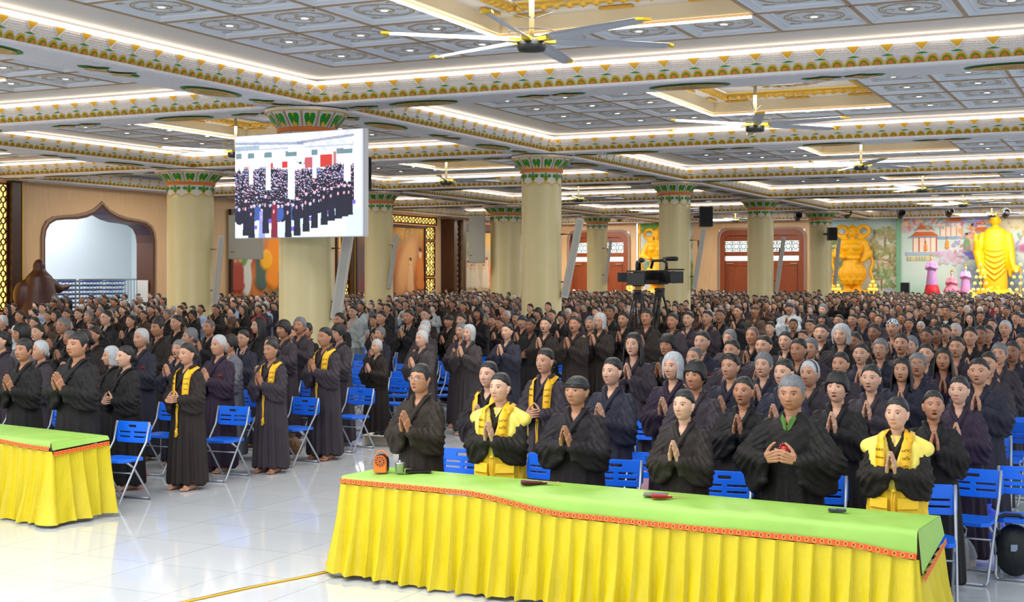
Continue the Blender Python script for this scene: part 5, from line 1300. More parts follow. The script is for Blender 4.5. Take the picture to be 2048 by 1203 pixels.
(2.87,2.39,1.49,-6,'k','d','u','dark-haired woman in brown praying, three heads right and one above the white-bobbed woman',1),
(1.73,5.06,1.56,-3,'w','p','',"white-haired woman in plum, three heads left and one below the middle column's foot",1),
(2.42,6.80,1.58,4,'w','p','','white-haired woman in plum, one head left and one above the long-robed woman',2),
(9.06,1.33,1.39,-5,'k','d','','dark-haired woman in brown, four heads left of the large grey elder',1),
(8.84,8.72,1.56,2,'k','n','','dark-haired woman in navy, two heads right and two below the golden guardian',2),
(10.43,4.91,1.45,2,'w','n','','white-haired woman in navy, two heads left and two below the tall young man',1),
(11.01,9.23,1.55,6,'k','n','u','dark-haired woman in navy praying, three heads right and one below the tall young man',2),
(-5.29,3.25,1.55,-4,'s','b','','short-haired woman in black, one below the thick column at left',2),
(-5.54,6.08,1.60,-3,'k','r','','dark-haired woman in red, one head right and two below the saffron monk painting',2),
(-6.68,7.96,1.64,-6,'w','C','','white-haired woman in light blue, one head right and two below the saffron monk painting',2),
(-7.86,2.02,1.55,0,'k','G','','dark-haired woman in grey, one head left and three above the broad man',1),
(-7.68,1.26,1.54,-4,'k','d','u','dark-haired woman in brown praying, three heads right and two below the wooden statue',1),
(2.53,8.21,1.58,3,'k','d','','dark-haired woman in brown, one head right and two below the left door',0),
(-7.34,5.31,1.58,2,'k','d','','dark-haired woman in brown, two heads left and one below the thick column at left',0),
(-8.71,9.28,1.64,0,'k','C','u','dark-haired woman in light blue praying, two heads left and two below the saffron monk painting',1),
(-4.63,9.36,1.62,-1,'k','p','','dark-haired woman in plum, one head right of the girl in white',2),
(-11.69,3.96,1.59,5,'l','d','','long-haired woman in brown, one head left and one below the wooden statue',1),
(-14.28,8.20,1.66,-1,'c','b','','capped woman in black, four heads right and one below the wooden statue',2),
(-12.68,8.96,1.66,-1,'k','d','u','dark-haired woman in brown praying, two heads right and one below the arched alcove',2),
(-4.25,-1.08,1.42,-1,'k','n','','dark-haired woman in navy, two heads right and two above the broad man',2),
(-2.18,10.53,1.62,5,'k','o','','dark-haired woman in earth-brown, one head left and three above the white-bobbed woman',1),
(0.14,9.72,1.61,-1,'k','d','',"dark-haired woman in brown, one head left of the middle column's foot",0),
(0.58,9.85,1.65,2,'k','d','u',"dark-haired woman in brown praying, one head right of the middle column's foot",0),
(2.37,7.36,1.53,4,'k','p','','dark-haired woman in plum, one above the long-robed woman',1),
(2.49,14.14,1.63,0,'k','b','','dark-haired woman in black, one below the column beside the cameras',2),
(9.05,8.18,1.49,6,'k','p','','dark-haired woman in plum, three above the glasses-wearing grey woman',1),
(9.42,8.84,1.50,3,'k','p','u','dark-haired woman in plum praying, one head left and two below the black floor speaker',2),
(10.19,8.25,1.48,5,'s','b','u','short-haired woman in black praying, one head left and one below the tall young man',1),
(10.65,8.25,1.47,-3,'k','n','','dark-haired woman in navy, one head right and one below the tall young man',2),
(11.88,8.83,1.47,6,'k','d','','dark-haired woman in brown, two heads right and three below the tall golden statue',1),
(-6.70,3.25,1.51,0,'k','o','','dark-haired woman in earth-brown, one head left and one above the young crew-cut man',1),
(-7.81,6.70,1.57,-3,'k','C','','dark-haired woman in light blue, one below the thick column at left',2),
(-10.99,14.59,1.69,4,'k','b','u','dark-haired woman in black praying, three heads right and one below the saffron monk painting',1),
(-13.49,7.98,1.63,0,'b','d','','black-bobbed woman in brown, three heads left and two below the arched alcove',1),
(-9.16,5.30,1.56,-1,'k','d','u','dark-haired woman in brown praying, three heads right and two below the arched alcove',0),
(-6.36,16.10,1.68,-1,'k','d','','dark-haired woman in brown, one head left and one below the lit pilaster',1),
(-4.27,12.89,1.63,0,'b','b','u','black-bobbed woman in black praying, two below the lit pilaster',1),
(-3.65,12.67,1.63,-3,'k','o','','dark-haired woman in earth-brown, one head right and two below the lit pilaster',1),
(-1.81,13.55,1.63,-1,'k','C','u',"dark-haired woman in light blue praying, two heads left of the middle column's foot",1),
(-9.34,6.15,1.54,-4,'k','d','','dark-haired woman in brown, three above the orange badge woman',1),
(-15.71,13.52,1.67,2,'w','W','','white-haired woman in white, four above the orange badge woman',1),
(-4.87,10.73,1.58,0,'k','G','','dark-haired woman in grey, two below the column behind the screen',0),
(-13.67,6.09,1.57,5,'k','d','','dark-haired woman in brown, one below the wooden statue',0),
(-16.52,11.73,1.66,4,'B','d','u','shaven-headed woman in brown praying, two heads left and one below the arched alcove',2),
(-15.66,11.48,1.65,-1,'g','d','','grey-haired woman in brown, one below the arched alcove',2),
(-16.28,12.53,1.67,1,'k','d','','dark-haired woman in brown, one head right and one below the arched alcove',2),
(-9.80,5.20,1.53,-5,'g','o','','grey-haired woman in earth-brown, two below the arched alcove',1),
(-5.31,12.93,1.61,-1,'k','W','','dark-haired woman in white, one above the necklace woman',0),
(-3.68,10.86,1.57,-3,'c','d','','capped woman in brown, one head right and one above the necklace woman',2),
(-2.38,12.37,1.58,1,'c','r','','capped woman in red, two heads right and three above the white-bobbed woman',1),
(-1.02,10.50,1.55,0,'k','r','',"dark-haired woman in red, four heads left of the middle column's foot",0),
(4.42,16.47,1.60,-3,'k','o','u','dark-haired woman in earth-brown praying, one head right and two below the column between door leaves',2),
(3.74,16.73,1.60,-1,'l','p','','long-haired woman in plum, one head left and two below the column between door leaves',0),
(1.33,20.93,1.67,-4,'l','b','','long-haired woman in black, two heads right and one above the plum-robed woman',1),
(3.73,23.54,1.68,6,'b','b','u','black-bobbed woman in black praying, two heads right and one below the right door',0),
(5.71,16.23,1.58,-3,'k','d','u','dark-haired woman in brown praying, three heads right and two below the right door',2),
(5.11,22.74,1.67,-4,'k','b','u','dark-haired woman in black praying, two heads left and one below the golden guardian',0),
(4.66,26.44,1.70,-5,'k','p','u','dark-haired woman in plum praying, one head left of the golden guardian',1),
(5.58,22.96,1.67,1,'k','b','','dark-haired woman in black, one below the golden guardian',1),
(8.15,7.68,1.42,0,'k','p','','dark-haired woman in plum, one head left and one above the large grey elder',1),
(8.15,16.08,1.57,0,'k','d','','dark-haired woman in brown, one head left and two below the black floor speaker',2),
(9.09,11.94,1.49,1,'k','b','','dark-haired woman in black, two below the black floor speaker',0),
(10.01,12.68,1.50,-5,'k','d','','dark-haired woman in brown, one head right of the tall young man',1),
(9.75,16.03,1.55,2,'k','d','','dark-haired woman in brown, two heads right of the tall young man',1),
(11.02,14.78,1.53,5,'k','n','u','dark-haired woman in navy praying, one head right and two below the tall golden statue',2),
(10.10,21.93,1.63,-1,'k','r','u','dark-haired woman in red praying, one below the tall golden statue',2),
(10.98,17.85,1.57,-3,'k','n','','dark-haired woman in navy, two heads right and one below the tall golden statue',2),
(-14.53,13.25,1.63,0,'k','o','','dark-haired woman in earth-brown, four heads left of the thick column at left',1),
(-12.56,16.31,1.66,-1,'k','b','','dark-haired woman in black, two heads right and one below the saffron monk painting',2),
(-7.37,13.09,1.59,0,'k','d','u','dark-haired woman in brown praying, one above the girl in white',1),
(-17.09,12.70,1.64,-4,'k','o','','dark-haired woman in earth-brown, one head left and one below the arched alcove',0),
(-8.22,24.55,1.71,-6,'k','W','u',"dark-haired woman in white praying, five heads left and two above the middle column's foot",1),
(-2.14,20.54,1.65,-4,'k','o','u','dark-haired woman in earth-brown praying, two heads right and one below the left door',1),
(1.22,17.18,1.59,-6,'k','b','','dark-haired woman in black, one head left of the column beside the cameras',1),
(2.43,14.84,1.55,-3,'k','b','','dark-haired woman in black, one head left of the plum-robed woman',2),
(3.59,18.86,1.60,-3,'b','p','','black-bobbed woman in plum, one head right and two below the column between door leaves',2),
(1.40,19.56,1.62,-2,'k','b','u','dark-haired woman in black praying, one head right and one above the plum-robed woman',0),
(1.28,22.91,1.66,0,'k','p','','dark-haired woman in plum, four heads left and one below the column between door leaves',2),
(4.52,16.91,1.56,3,'k','p','u','dark-haired woman in plum praying, one head left and two below the right door',1),
(8.93,14.05,1.49,4,'B','d','','shaven-headed woman in brown, one head right and two below the black floor speaker',0),
(9.00,14.49,1.50,-3,'k','b','','dark-haired woman in black, three heads left of the tall young man',1),
(10.12,18.07,1.55,2,'k','n','','dark-haired woman in navy, two heads left and two below the tall golden statue',2),
(-14.16,14.09,1.61,-6,'k','W','','dark-haired woman in white, one head left of the thick column at left',2),
(-11.41,12.40,1.57,-1,'k','b','','dark-haired woman in black, three heads right of the thick column at left',0),
(-11.12,18.39,1.64,1,'k','b','','dark-haired woman in black, two heads left and one above the girl in white',0),
(-15.19,26.27,1.72,-4,'k','G','','dark-haired woman in grey, two heads left of the column behind the screen',2),
(-18.78,11.24,1.72,0,'k','d','','dark-haired woman in brown, right at the wooden statue',1),
(-18.72,11.68,1.68,0,'k','b','','dark-haired woman in black, two heads right and one below the wooden statue',0),
(-14.21,11.06,1.57,1,'w','d','','white-haired woman in brown, three heads right and two below the arched alcove',1),
(-11.81,7.08,1.50,-3,'k','d','','dark-haired woman in brown, one head left and three below the arched alcove',2),
(-9.82,8.03,1.50,2,'w','C','','white-haired woman in light blue, three heads left and one below the thick column at left',1),
(-10.76,9.64,1.56,5,'k','d','','dark-haired woman in brown, two heads left of the thick column at left',1),
(-9.10,19.35,1.64,1,'k','d','','dark-haired woman in brown, one head left and two above the necklace woman',1),
(-5.94,18.68,1.62,-3,'g','b','','grey-haired woman in black, one head right and four above the white-bobbed woman',1),
(-2.88,20.15,1.62,5,'k','d','','dark-haired woman in brown, one head left and one below the left door',1),
(-0.42,14.19,1.53,5,'g','p','','grey-haired woman in plum, two above the long-robed woman',1),
(-0.23,17.19,1.57,3,'k','d','','dark-haired woman in brown, three heads left and one above the tripods',1),
(2.08,11.52,1.47,-1,'w','d','','white-haired woman in brown, three heads left of the tripods',2),
(0.83,23.34,1.63,4,'k','d','','dark-haired woman in brown, three heads right and one above the plum-robed woman',2),
(3.36,29.61,1.68,1,'k','d','','dark-haired woman in brown, two heads right and one below the column left of the guardian',2),
(4.51,29.22,1.67,-4,'k','d','u','dark-haired woman in brown praying, right at the golden guardian',2),
(5.26,27.82,1.66,2,'k','P','u','dark-haired woman in grey-brown praying, two heads right and one below the golden guardian',1),
(8.15,15.11,1.48,-5,'B','o','','shaven-headed woman in earth-brown, two heads left and two below the black floor speaker',0),
(8.06,18.23,1.53,2,'k','d','','dark-haired woman in brown, two below the black floor speaker',1),
(10.57,18.57,1.51,-5,'g','n','','grey-haired woman in navy, one head right and two below the tall golden statue',0),
(9.92,26.25,1.62,2,'k','d','','dark-haired woman in brown, one head right and one below the tall golden statue',1),
(9.32,21.74,1.57,0,'s','d','','short-haired woman in brown, three heads right and one below the altar table',2),
(8.99,22.13,1.57,4,'k','d','','dark-haired woman in brown, one head right and one below the altar table',1),
(8.51,19.83,1.55,0,'k','d','u','dark-haired woman in brown praying, two heads left of the tall young man',1),
(-17.07,17.89,1.63,-6,'k','d','','dark-haired woman in brown, one head left of the thick column at left',0),
(-14.58,15.24,1.59,1,'k','d','','dark-haired woman in brown, right at the thick column at left',0),
(-14.55,15.68,1.59,0,'k','p','','dark-haired woman in plum, two heads right of the thick column at left',1),
(-14.14,15.45,1.59,-4,'k','d','','dark-haired woman in brown, two heads right of the thick column at left',1),
(-14.38,18.36,1.62,-4,'k','d','','dark-haired woman in brown, one head right and one below the saffron monk painting',1),
(-12.14,22.90,1.65,6,'k','d','','dark-haired woman in brown, one below the column behind the screen',2),
(-18.92,12.07,1.69,-5,'w','o','','white-haired woman in earth-brown, two heads right of the wooden statue',1),
(-18.93,12.52,1.68,-4,'k','d','','dark-haired woman in brown, four heads right of the wooden statue',2),
(-18.80,17.66,1.71,0,'k','d','','dark-haired woman in brown, one head left and four above the young crew-cut man',1),
(-13.00,11.90,1.54,-2,'k','d','','dark-haired woman in brown, three heads left of the thick column at left',2),
(-10.50,20.69,1.63,-1,'k','p','','dark-haired woman in plum, one head right and one below the column behind the screen',1),
(-8.07,17.14,1.57,-1,'c','n','','capped woman in navy, one head left and two above the necklace woman',0),
(-14.02,28.65,1.71,-2,'k','r','','dark-haired woman in red, one head right and three above the necklace woman',2),
(-7.44,19.43,1.60,2,'k','d','','dark-haired woman in brown, one head right and two below the lit pilaster',1),
(-8.55,21.96,1.63,-4,'k','d','','dark-haired woman in brown, two heads right and two below the lit pilaster',2),
(-16.35,38.93,1.72,-2,'m','n','','short-haired woman in navy, five heads right of the lit pilaster',1),
(-5.09,19.20,1.58,-1,'k','d','',"dark-haired woman in brown, four heads left and one above the middle column's foot",1),
(-6.48,27.59,1.67,1,'k','K','u','dark-haired woman in pink praying, three heads left and one below the left door',1),
(-1.76,18.93,1.56,0,'k','d','','dark-haired woman in brown, three heads right and three above the long-robed woman',1),
(-2.90,23.06,1.61,-2,'k','d','','dark-haired woman in brown, three heads right and one below the left door',1),
(-4.72,28.43,1.67,4,'k','d','','dark-haired woman in brown, four heads right and one below the left door',2),
(-6.27,29.90,1.69,5,'k','d','','dark-haired woman in brown, one head right and one below the left door',2),
(-7.25,36.13,1.72,5,'m','d','','short-haired woman in brown, five heads right of the left door',0),
(0.69,15.09,1.49,1,'g','d','','grey-haired woman in brown, three heads left of the tripods',0),
(3.12,17.59,1.51,1,'k','d','','dark-haired woman in brown, three heads left and two below the column between door leaves',1),
(1.33,26.67,1.63,4,'k','d','','dark-haired woman in brown, one below the column between door leaves',1),
(1.83,26.10,1.62,-3,'k','d','','dark-haired woman in brown, one head right and one below the column between door leaves',1),
(1.87,27.78,1.64,3,'k','d','u','dark-haired woman in brown praying, one below the right door',1),
(2.07,29.68,1.65,4,'k','d','','dark-haired woman in brown, two heads right and one below the right door',2),
(3.20,26.75,1.62,-4,'k','d','','dark-haired woman in brown, one head left and one below the column left of the guardian',1),
(0.63,39.88,1.72,5,'m','W','','short-haired woman in white, one head right of the column left of the guardian',2),
]
for p_ in PEOPLE: make_person(*p_)
CROWD = [
(4.2,31.7,1.66,'k','d'),
(5.6,27.1,1.61,'k','b'),
(5.0,33.1,1.67,'k','b'),
(7.6,14.0,1.42,'k','p'),
(9.2,26.0,1.58,'k','d'),
(9.4,25.5,1.57,'k','d'),
(8.4,22.1,1.54,'k','d'),
(9.3,15.1,1.42,'k','W'),
(9.7,18.5,1.48,'s','d'),
(-18.8,21.8,1.67,'k','d'),
(-12.4,14.8,1.53,'k','d'),
(-15.8,19.4,1.60,'k','d'),
(-16.5,20.7,1.62,'k','p'),
(-13.9,24.8,1.64,'k','d'),
(-16.4,29.5,1.69,'k','b'),
(-18.8,11.6,1.70,'w','d'),
(-18.8,12.8,1.70,'g','d'),
(-18.8,13.4,1.70,'g','d'),
(-18.8,13.6,1.70,'k','b'),
(-18.8,15.9,1.70,'k','d'),
(-18.8,18.1,1.70,'m','d'),
(-11.6,25.9,1.64,'w','d'),
(-10.2,30.0,1.67,'k','d'),
(-6.1,21.0,1.57,'k','p'),
(-8.5,22.9,1.60,'k','d'),
(-11.5,27.1,1.65,'k','d'),
(-7.1,32.6,1.68,'k','d'),
(-7.3,33.9,1.69,'m','d'),
(-5.6,25.1,1.61,'k','n'),
(-8.1,33.5,1.69,'k','d'),
(-0.8,24.2,1.58,'k','d'),
(2.3,19.1,1.49,'g','p'),
(-3.6,35.6,1.69,'k','b'),
(-2.6,36.1,1.69,'k','o'),
(-0.7,31.1,1.64,'k','d'),
(0.4,28.8,1.62,'m','d'),
(-0.6,38.4,1.70,'m','d'),
(5.1,31.0,1.62,'k','b'),
(7.5,16.5,1.42,'k','d'),
(8.3,26.5,1.55,'k','d'),
(7.8,32.4,1.62,'k','b'),
(-18.8,22.4,1.70,'k','o'),
(-18.8,24.7,1.70,'k','d'),
(-18.8,25.3,1.70,'k','b'),
(-18.8,11.0,1.70,'k','p'),
(-18.8,13.1,1.70,'k','d'),
(-18.8,14.6,1.70,'k','d'),
(-18.8,16.3,1.70,'k','b'),
(-18.8,17.0,1.70,'k','d'),
(-18.8,17.5,1.70,'k','d'),
(-18.8,18.8,1.70,'k','d'),
(-16.1,30.5,1.66,'k','r'),
(-12.0,24.8,1.59,'c','b'),
(-18.8,37.6,1.70,'k','d'),
(-18.3,37.1,1.70,'k','b'),
(-18.8,38.4,1.70,'k','d'),
(-18.8,39.1,1.70,'g','d'),
(-15.3,38.5,1.70,'k','W'),
(-11.3,31.6,1.65,'k','d'),
(-17.3,39.4,1.70,'k','d'),
(-18.8,41.4,1.70,'k','b'),
(-18.8,40.5,1.70,'k','d'),
(-6.8,30.2,1.62,'k','d'),
(-7.0,30.2,1.62,'k','b'),
(-8.0,31.9,1.64,'k','d'),
(-5.5,39.9,1.69,'l','W'),
(-2.2,37.2,1.66,'m','d'),
(-0.9,34.2,1.63,'k','d'),
(-2.4,41.4,1.69,'m','b'),
(1.7,39.0,1.66,'m','d'),
(-18.8,24.4,1.70,'k','d'),
(-18.8,25.7,1.70,'g','d'),
(-18.8,12.4,1.70,'k','d'),
(-18.8,14.8,1.70,'m','b'),
(-18.8,15.2,1.70,'k','d'),
(-18.8,15.4,1.70,'k','d'),
(-18.8,16.1,1.70,'k','d'),
(-18.8,16.7,1.70,'k','b'),
(-18.8,18.5,1.70,'k','o'),
(-18.8,18.6,1.63,'w','d'),
(-18.7,34.6,1.66,'k','b'),
(-10.4,38.5,1.66,'k','d'),
(-5.8,44.0,1.68,'k','b'),
(-6.6,45.3,1.69,'k','d'),
(-6.5,43.6,1.68,'k','G'),
(0.5,48.8,1.69,'m','b'),
(0.2,40.8,1.64,'k','d'),
(-0.1,39.3,1.63,'k','d'),
(0.1,39.4,1.63,'k','d'),
(-17.2,20.9,1.48,'w','d'),
]
CHAIRS = [
(4.94,-10.65,2,'blue folding chair, half a chair left and two below the orange badge woman'),
(4.87,-8.87,4,'blue folding chair, one chair right and one below the lone gold stole'),
(0.77,-5.07,-4,'blue folding chair, one chair left and half a below the lone gold stole'),
(3.93,-8.79,3,'blue folding chair, half a chair left and one below the lone gold stole'),
(3.69,-6.98,-3,'blue folding chair, one chair left and one below the second gold stole'),
(2.66,-5.49,-4,'blue folding chair, two chairs right and half a below the lone gold stole'),
(2.41,-7.95,-7,'blue folding chair, one chair right and one and a half below the broad man'),
(2.25,-9.50,1,'blue folding chair, half a chair left and one and a half below the leftmost man'),
(3.31,-9.89,0,'blue folding chair, half a chair right and one and a half below the leftmost man'),
(-5.55,-0.87,6,'blue folding chair, one chair right of the leftmost man'),
(4.92,-7.55,-6,'blue folding chair, half a chair right and one below the second gold stole'),
(3.54,-5.38,-9,'blue folding chair, one chair right and one below the second gold stole'),
(2.40,-3.62,2,'blue folding chair, one chair right and half a below the second gold stole'),
(1.72,-2.59,-8,"blue folding chair, one and a half below the screen column's foot"),
(4.82,-6.08,-2,'blue folding chair, one chair left and one below the frail old woman'),
(3.77,-4.44,-1,'blue folding chair, one chair right and one below the tall gold stole'),
(2.72,-2.71,0,'blue folding chair, two below the girl in white'),
(1.69,-0.98,1,'blue folding chair, one chair left and half a below the frail old woman'),
(0.63,0.73,-3,"blue folding chair, two chairs right and one below the screen column's foot"),
(4.40,-4.23,3,'blue folding chair, one chair left of the man in glasses'),
(3.79,-3.09,9,'blue folding chair, one chair left and half a above the man in glasses'),
(2.83,-1.43,-4,'blue folding chair, one chair right and half a below the frail old woman'),
(1.78,0.39,8,'blue folding chair, one chair left and one below the silver-haired woman'),
(0.85,1.99,-7,'blue folding chair, one chair right of the frail old woman'),
(-0.22,3.85,3,'blue folding chair, one chair left and half a below the silver-haired woman'),
(2.05,1.59,7,'blue folding chair, one chair right and half a below the silver-haired woman'),
(3.17,-0.42,6,'blue folding chair, one chair right and one above the man in glasses'),
(3.80,-1.60,-3,'blue folding chair, one chair right and half a above the man in glasses'),
(4.49,-2.72,-6,'blue folding chair, one chair right of the man in glasses'),
(0.18,5.00,3,'blue folding chair, one and a half chairs left and half a below the white-bobbed woman'),
(3.20,1.04,9,'blue folding chair, half a chair right and one below the white-bobbed woman'),
(3.68,-0.16,-9,'blue folding chair, one chair left and one above the pale yellow vest'),
(-4.29,8.91,-6,'blue folding chair, one chair left and one above the frail old woman'),
(-0.45,2.68,-6,'blue folding chair, half a chair left of the frail old woman'),
(-2.28,5.65,-2,'blue folding chair, half a chair left and half a above the frail old woman'),
(-5.30,12.35,-1,'blue folding chair, one chair left and one below the necklace woman'),
(-2.77,8.09,5,'blue folding chair, one and a half chairs left of the silver-haired woman'),
(4.70,-0.31,3,'blue folding chair, half a chair left of the tasselled gold stole'),
(4.69,1.10,7,'blue folding chair, half a chair right of the tasselled gold stole'),
(4.62,2.63,-8,'blue folding chair, two chairs right of the tasselled gold stole'),
(4.63,3.99,-3,'blue folding chair, one chair left and half a below the long-haired woman'),
(3.82,1.36,3,'blue folding chair, one chair left of the tasselled gold stole'),
(3.75,4.41,-9,'blue folding chair, half a chair right and one below the long-robed woman'),
(3.84,2.85,-6,'blue folding chair, half a chair right and half a above the tasselled gold stole'),
(9.02,-11.16,-1,'blue folding chair, one chair left and one below the pale yellow vest'),
(9.83,-11.15,-1,'blue folding chair, half a chair right and one below the pale yellow vest'),
(8.81,-9.08,-1,'blue folding chair, one chair left and one below the black knit cap'),
(9.83,-9.60,1,'blue folding chair, half a chair right and one below the black knit cap'),
(10.50,-11.23,8,'blue folding chair, half a chair left and two below the long-haired woman'),
(9.70,-8.16,8,'blue folding chair, half a chair left and one and a half below the white bob'),
(10.61,-10.70,7,'blue folding chair, one and a half chairs right and one below the black knit cap'),
(11.47,-11.49,4,'blue folding chair, one chair right and two below the white bob'),
(12.17,-11.38,7,'blue folding chair, one and a half chairs left and one below the bright yellow vest'),
(12.97,-11.49,9,'blue folding chair, half a chair right and one below the bright yellow vest'),
(13.13,-10.54,-6,'blue folding chair, one and a half chairs right and one below the bright yellow vest'),
(13.02,-8.14,5,'blue folding chair, two chairs right and half a below the bright yellow vest'),
(13.02,-6.81,-7,'blue folding chair, two chairs right and one and a half below the long-haired singer'),
(13.06,-6.29,8,'blue folding chair, three chairs right of the bright yellow vest'),
(12.99,-4.53,-8,'blue folding chair, three chairs right and half a above the bright yellow vest'),
(13.53,-10.27,3,'blue folding chair, two and a half chairs right and one below the bright yellow vest'),
(12.16,-4.57,-4,'blue folding chair, one chair right and one below the long-haired singer'),
(9.70,0.03,3,'blue folding chair, one chair right and one above the old man in green shirt'),
(4.63,6.64,6,'blue folding chair, one chair right of the long-haired woman'),
(4.59,8.39,-4,'blue folding chair, half a chair right and one above the white bob'),
(4.53,11.25,6,'blue folding chair, four and a half chairs right and half a above the long-haired woman'),
(4.25,14.91,8,'blue folding chair, three and a half chairs right and one below the plum-robed woman'),
(4.39,15.89,-8,'blue folding chair, five chairs left of the large grey elder'),
(3.55,21.73,4,'blue folding chair, half a chair left and five above the old man in green shirt'),
(4.40,17.40,6,'blue folding chair, one chair left and four above the old man in green shirt'),
(3.52,9.85,4,'blue folding chair, one and a half chairs right of the long-haired woman'),
(3.83,25.23,0,'blue folding chair, two chairs left and one above the large grey elder'),
(3.96,29.39,7,'blue folding chair, one chair left and two below the golden guardian'),
(4.11,32.93,3,'blue folding chair, one chair right and two below the golden guardian'),
(3.04,48.99,0,'blue folding chair, six chairs right and one and a half below the golden guardian'),
(3.60,48.99,2,'blue folding chair, three chairs left and half a above the tall young man'),
(4.14,48.98,7,'blue folding chair, two chairs left and half a above the tall young man'),
(-12.71,22.99,0,'blue folding chair, three and a half chairs left of the necklace woman'),
(-8.75,16.39,6,'blue folding chair, one chair right and one below the girl in white'),
(-9.63,18.80,-1,'blue folding chair, two chairs left and half a below the necklace woman'),
]
# ================================================================ CHAIRS
M_TUBE = mat('chair_tube', srgb(176, 182, 190), .35, .6)
M_RUBBER = mat('rubber_foot', srgb(40, 40, 42), .8)
def slotted_panel(w, h, holes, t, P, rad=.035):
    """panel w x h with rectangular slots; P(u, v, d) bends it into place"""
    xs = sorted({-w / 2, w / 2, -w / 2 + rad, w / 2 - rad, 0, *[v for a in holes for v in (a[0], a[2])]}); zs = sorted({0, h, rad, h - rad, *[v for a in holes for v in (a[1], a[3])]})
    b = bmesh.new(); vs = {}
    def V(i, j):
        if (i, j) not in vs:
            x, z = xs[i], zs[j]
            vs[(i, j)] = b.verts.new((x, 0, z))
        return vs[(i, j)]
    for i in range(len(xs) - 1):
        for j in range(len(zs) - 1):
            cx, cz = (xs[i] + xs[i + 1]) / 2, (zs[j] + zs[j + 1]) / 2
            if any(a[0] < cx < a[2] and a[1] < cz < a[3] for a in holes): continue
            q = [V(i, j), V(i + 1, j), V(i + 1, j + 1), V(i, j + 1)]
            corner = {(0, 0): 0, (len(xs) - 2, 0): 1, (len(xs) - 2, len(zs) - 2): 2, (0, len(zs) - 2): 3}.get((i, j))
            if corner is not None: q.pop(corner)
            b.faces.new(q)
    b.verts.ensure_lookup_table()
    for v in [v for v in b.verts if not v.link_faces]: b.verts.remove(v)
    ext = bmesh.ops.extrude_face_region(b, geom=list(b.faces)); top = [g for g in ext['geom'] if isinstance(g, bmesh.types.BMVert)]
    for v in top: v.co.y += t
    for v in b.verts: v.co = Vector(P(v.co.x, v.co.z, v.co.y))
    bmesh.ops.recalc_face_normals(b, faces=b.faces); ed = [e for e in b.edges if len(e.link_faces) == 2 and e.calc_face_angle(0) > .9]
    bmesh.ops.bevel(b, geom=ed, offset=.003, segments=1, affect='EDGES'); me = bpy.data.meshes.new('panel'); b.to_mesh(me); b.free(); me.materials.append(M_BLUE); return me
holes = [(-.05, .155, .05, .18)] + [(sx, z, sx + .15, z + .016) for sx in (-.17, .02) for z in (.05, .098)]
def back_P(u, v, d): return (u, .19 + .07 * v + d - .04 * (1 - (u / .22) ** 2) * .5 + .02, .585 + v)
back_me = slotted_panel(.44, .215, holes, .018, back_P); back_me.name = 'backrest'
def seat_P(u, v, d): return (u, -.20 + v, .425 + d - .012 * math.cos(u * 5) * math.sin(v / .4 * PI))
seat_me = slotted_panel(.40, .38, [], .028, seat_P, .05); seat_me.name = 'seat'
mb = MB()
for s in (-1, 1): mb.tube([(s * .205, .225, .80), (s * .205, .17, .60), (s * .205, .04, .44), (s * .205, -.24, .04), (s * .198, -.255, .016), (s * .18, -.26, .012)], .011, 8)
mb.tube([(-.18, -.26, .012), (.18, -.26, .012)], .011, 8); mb.tube([(-.205, -.05, .31), (.205, -.05, .31)], .008, 6); front_me = mb.mesh('front_frame', M_TUBE, True)
mb = MB()
for s in (-1, 1): mb.tube([(s * .188, -.12, .43), (s * .188, .0, .36), (s * .188, .25, .04), (s * .182, .265, .016), (s * .165, .27, .012)], .011, 8); mb.ball((s * .2, .02, .40), (.016, .014, .014), 8)
mb.tube([(-.165, .27, .012), (.165, .27, .012)], .011, 8); rear_me = mb.mesh('rear_frame', M_TUBE, True)
for (x, y, a, lab) in CHAIRS:
    r = thing('folding_chair', lab, 'chair', (x, y, 0), math.radians(a), 'blue folding chairs between the worshippers')
    for me in (back_me, seat_me, front_me, rear_me): link(me.name.split('.')[0], me, r)

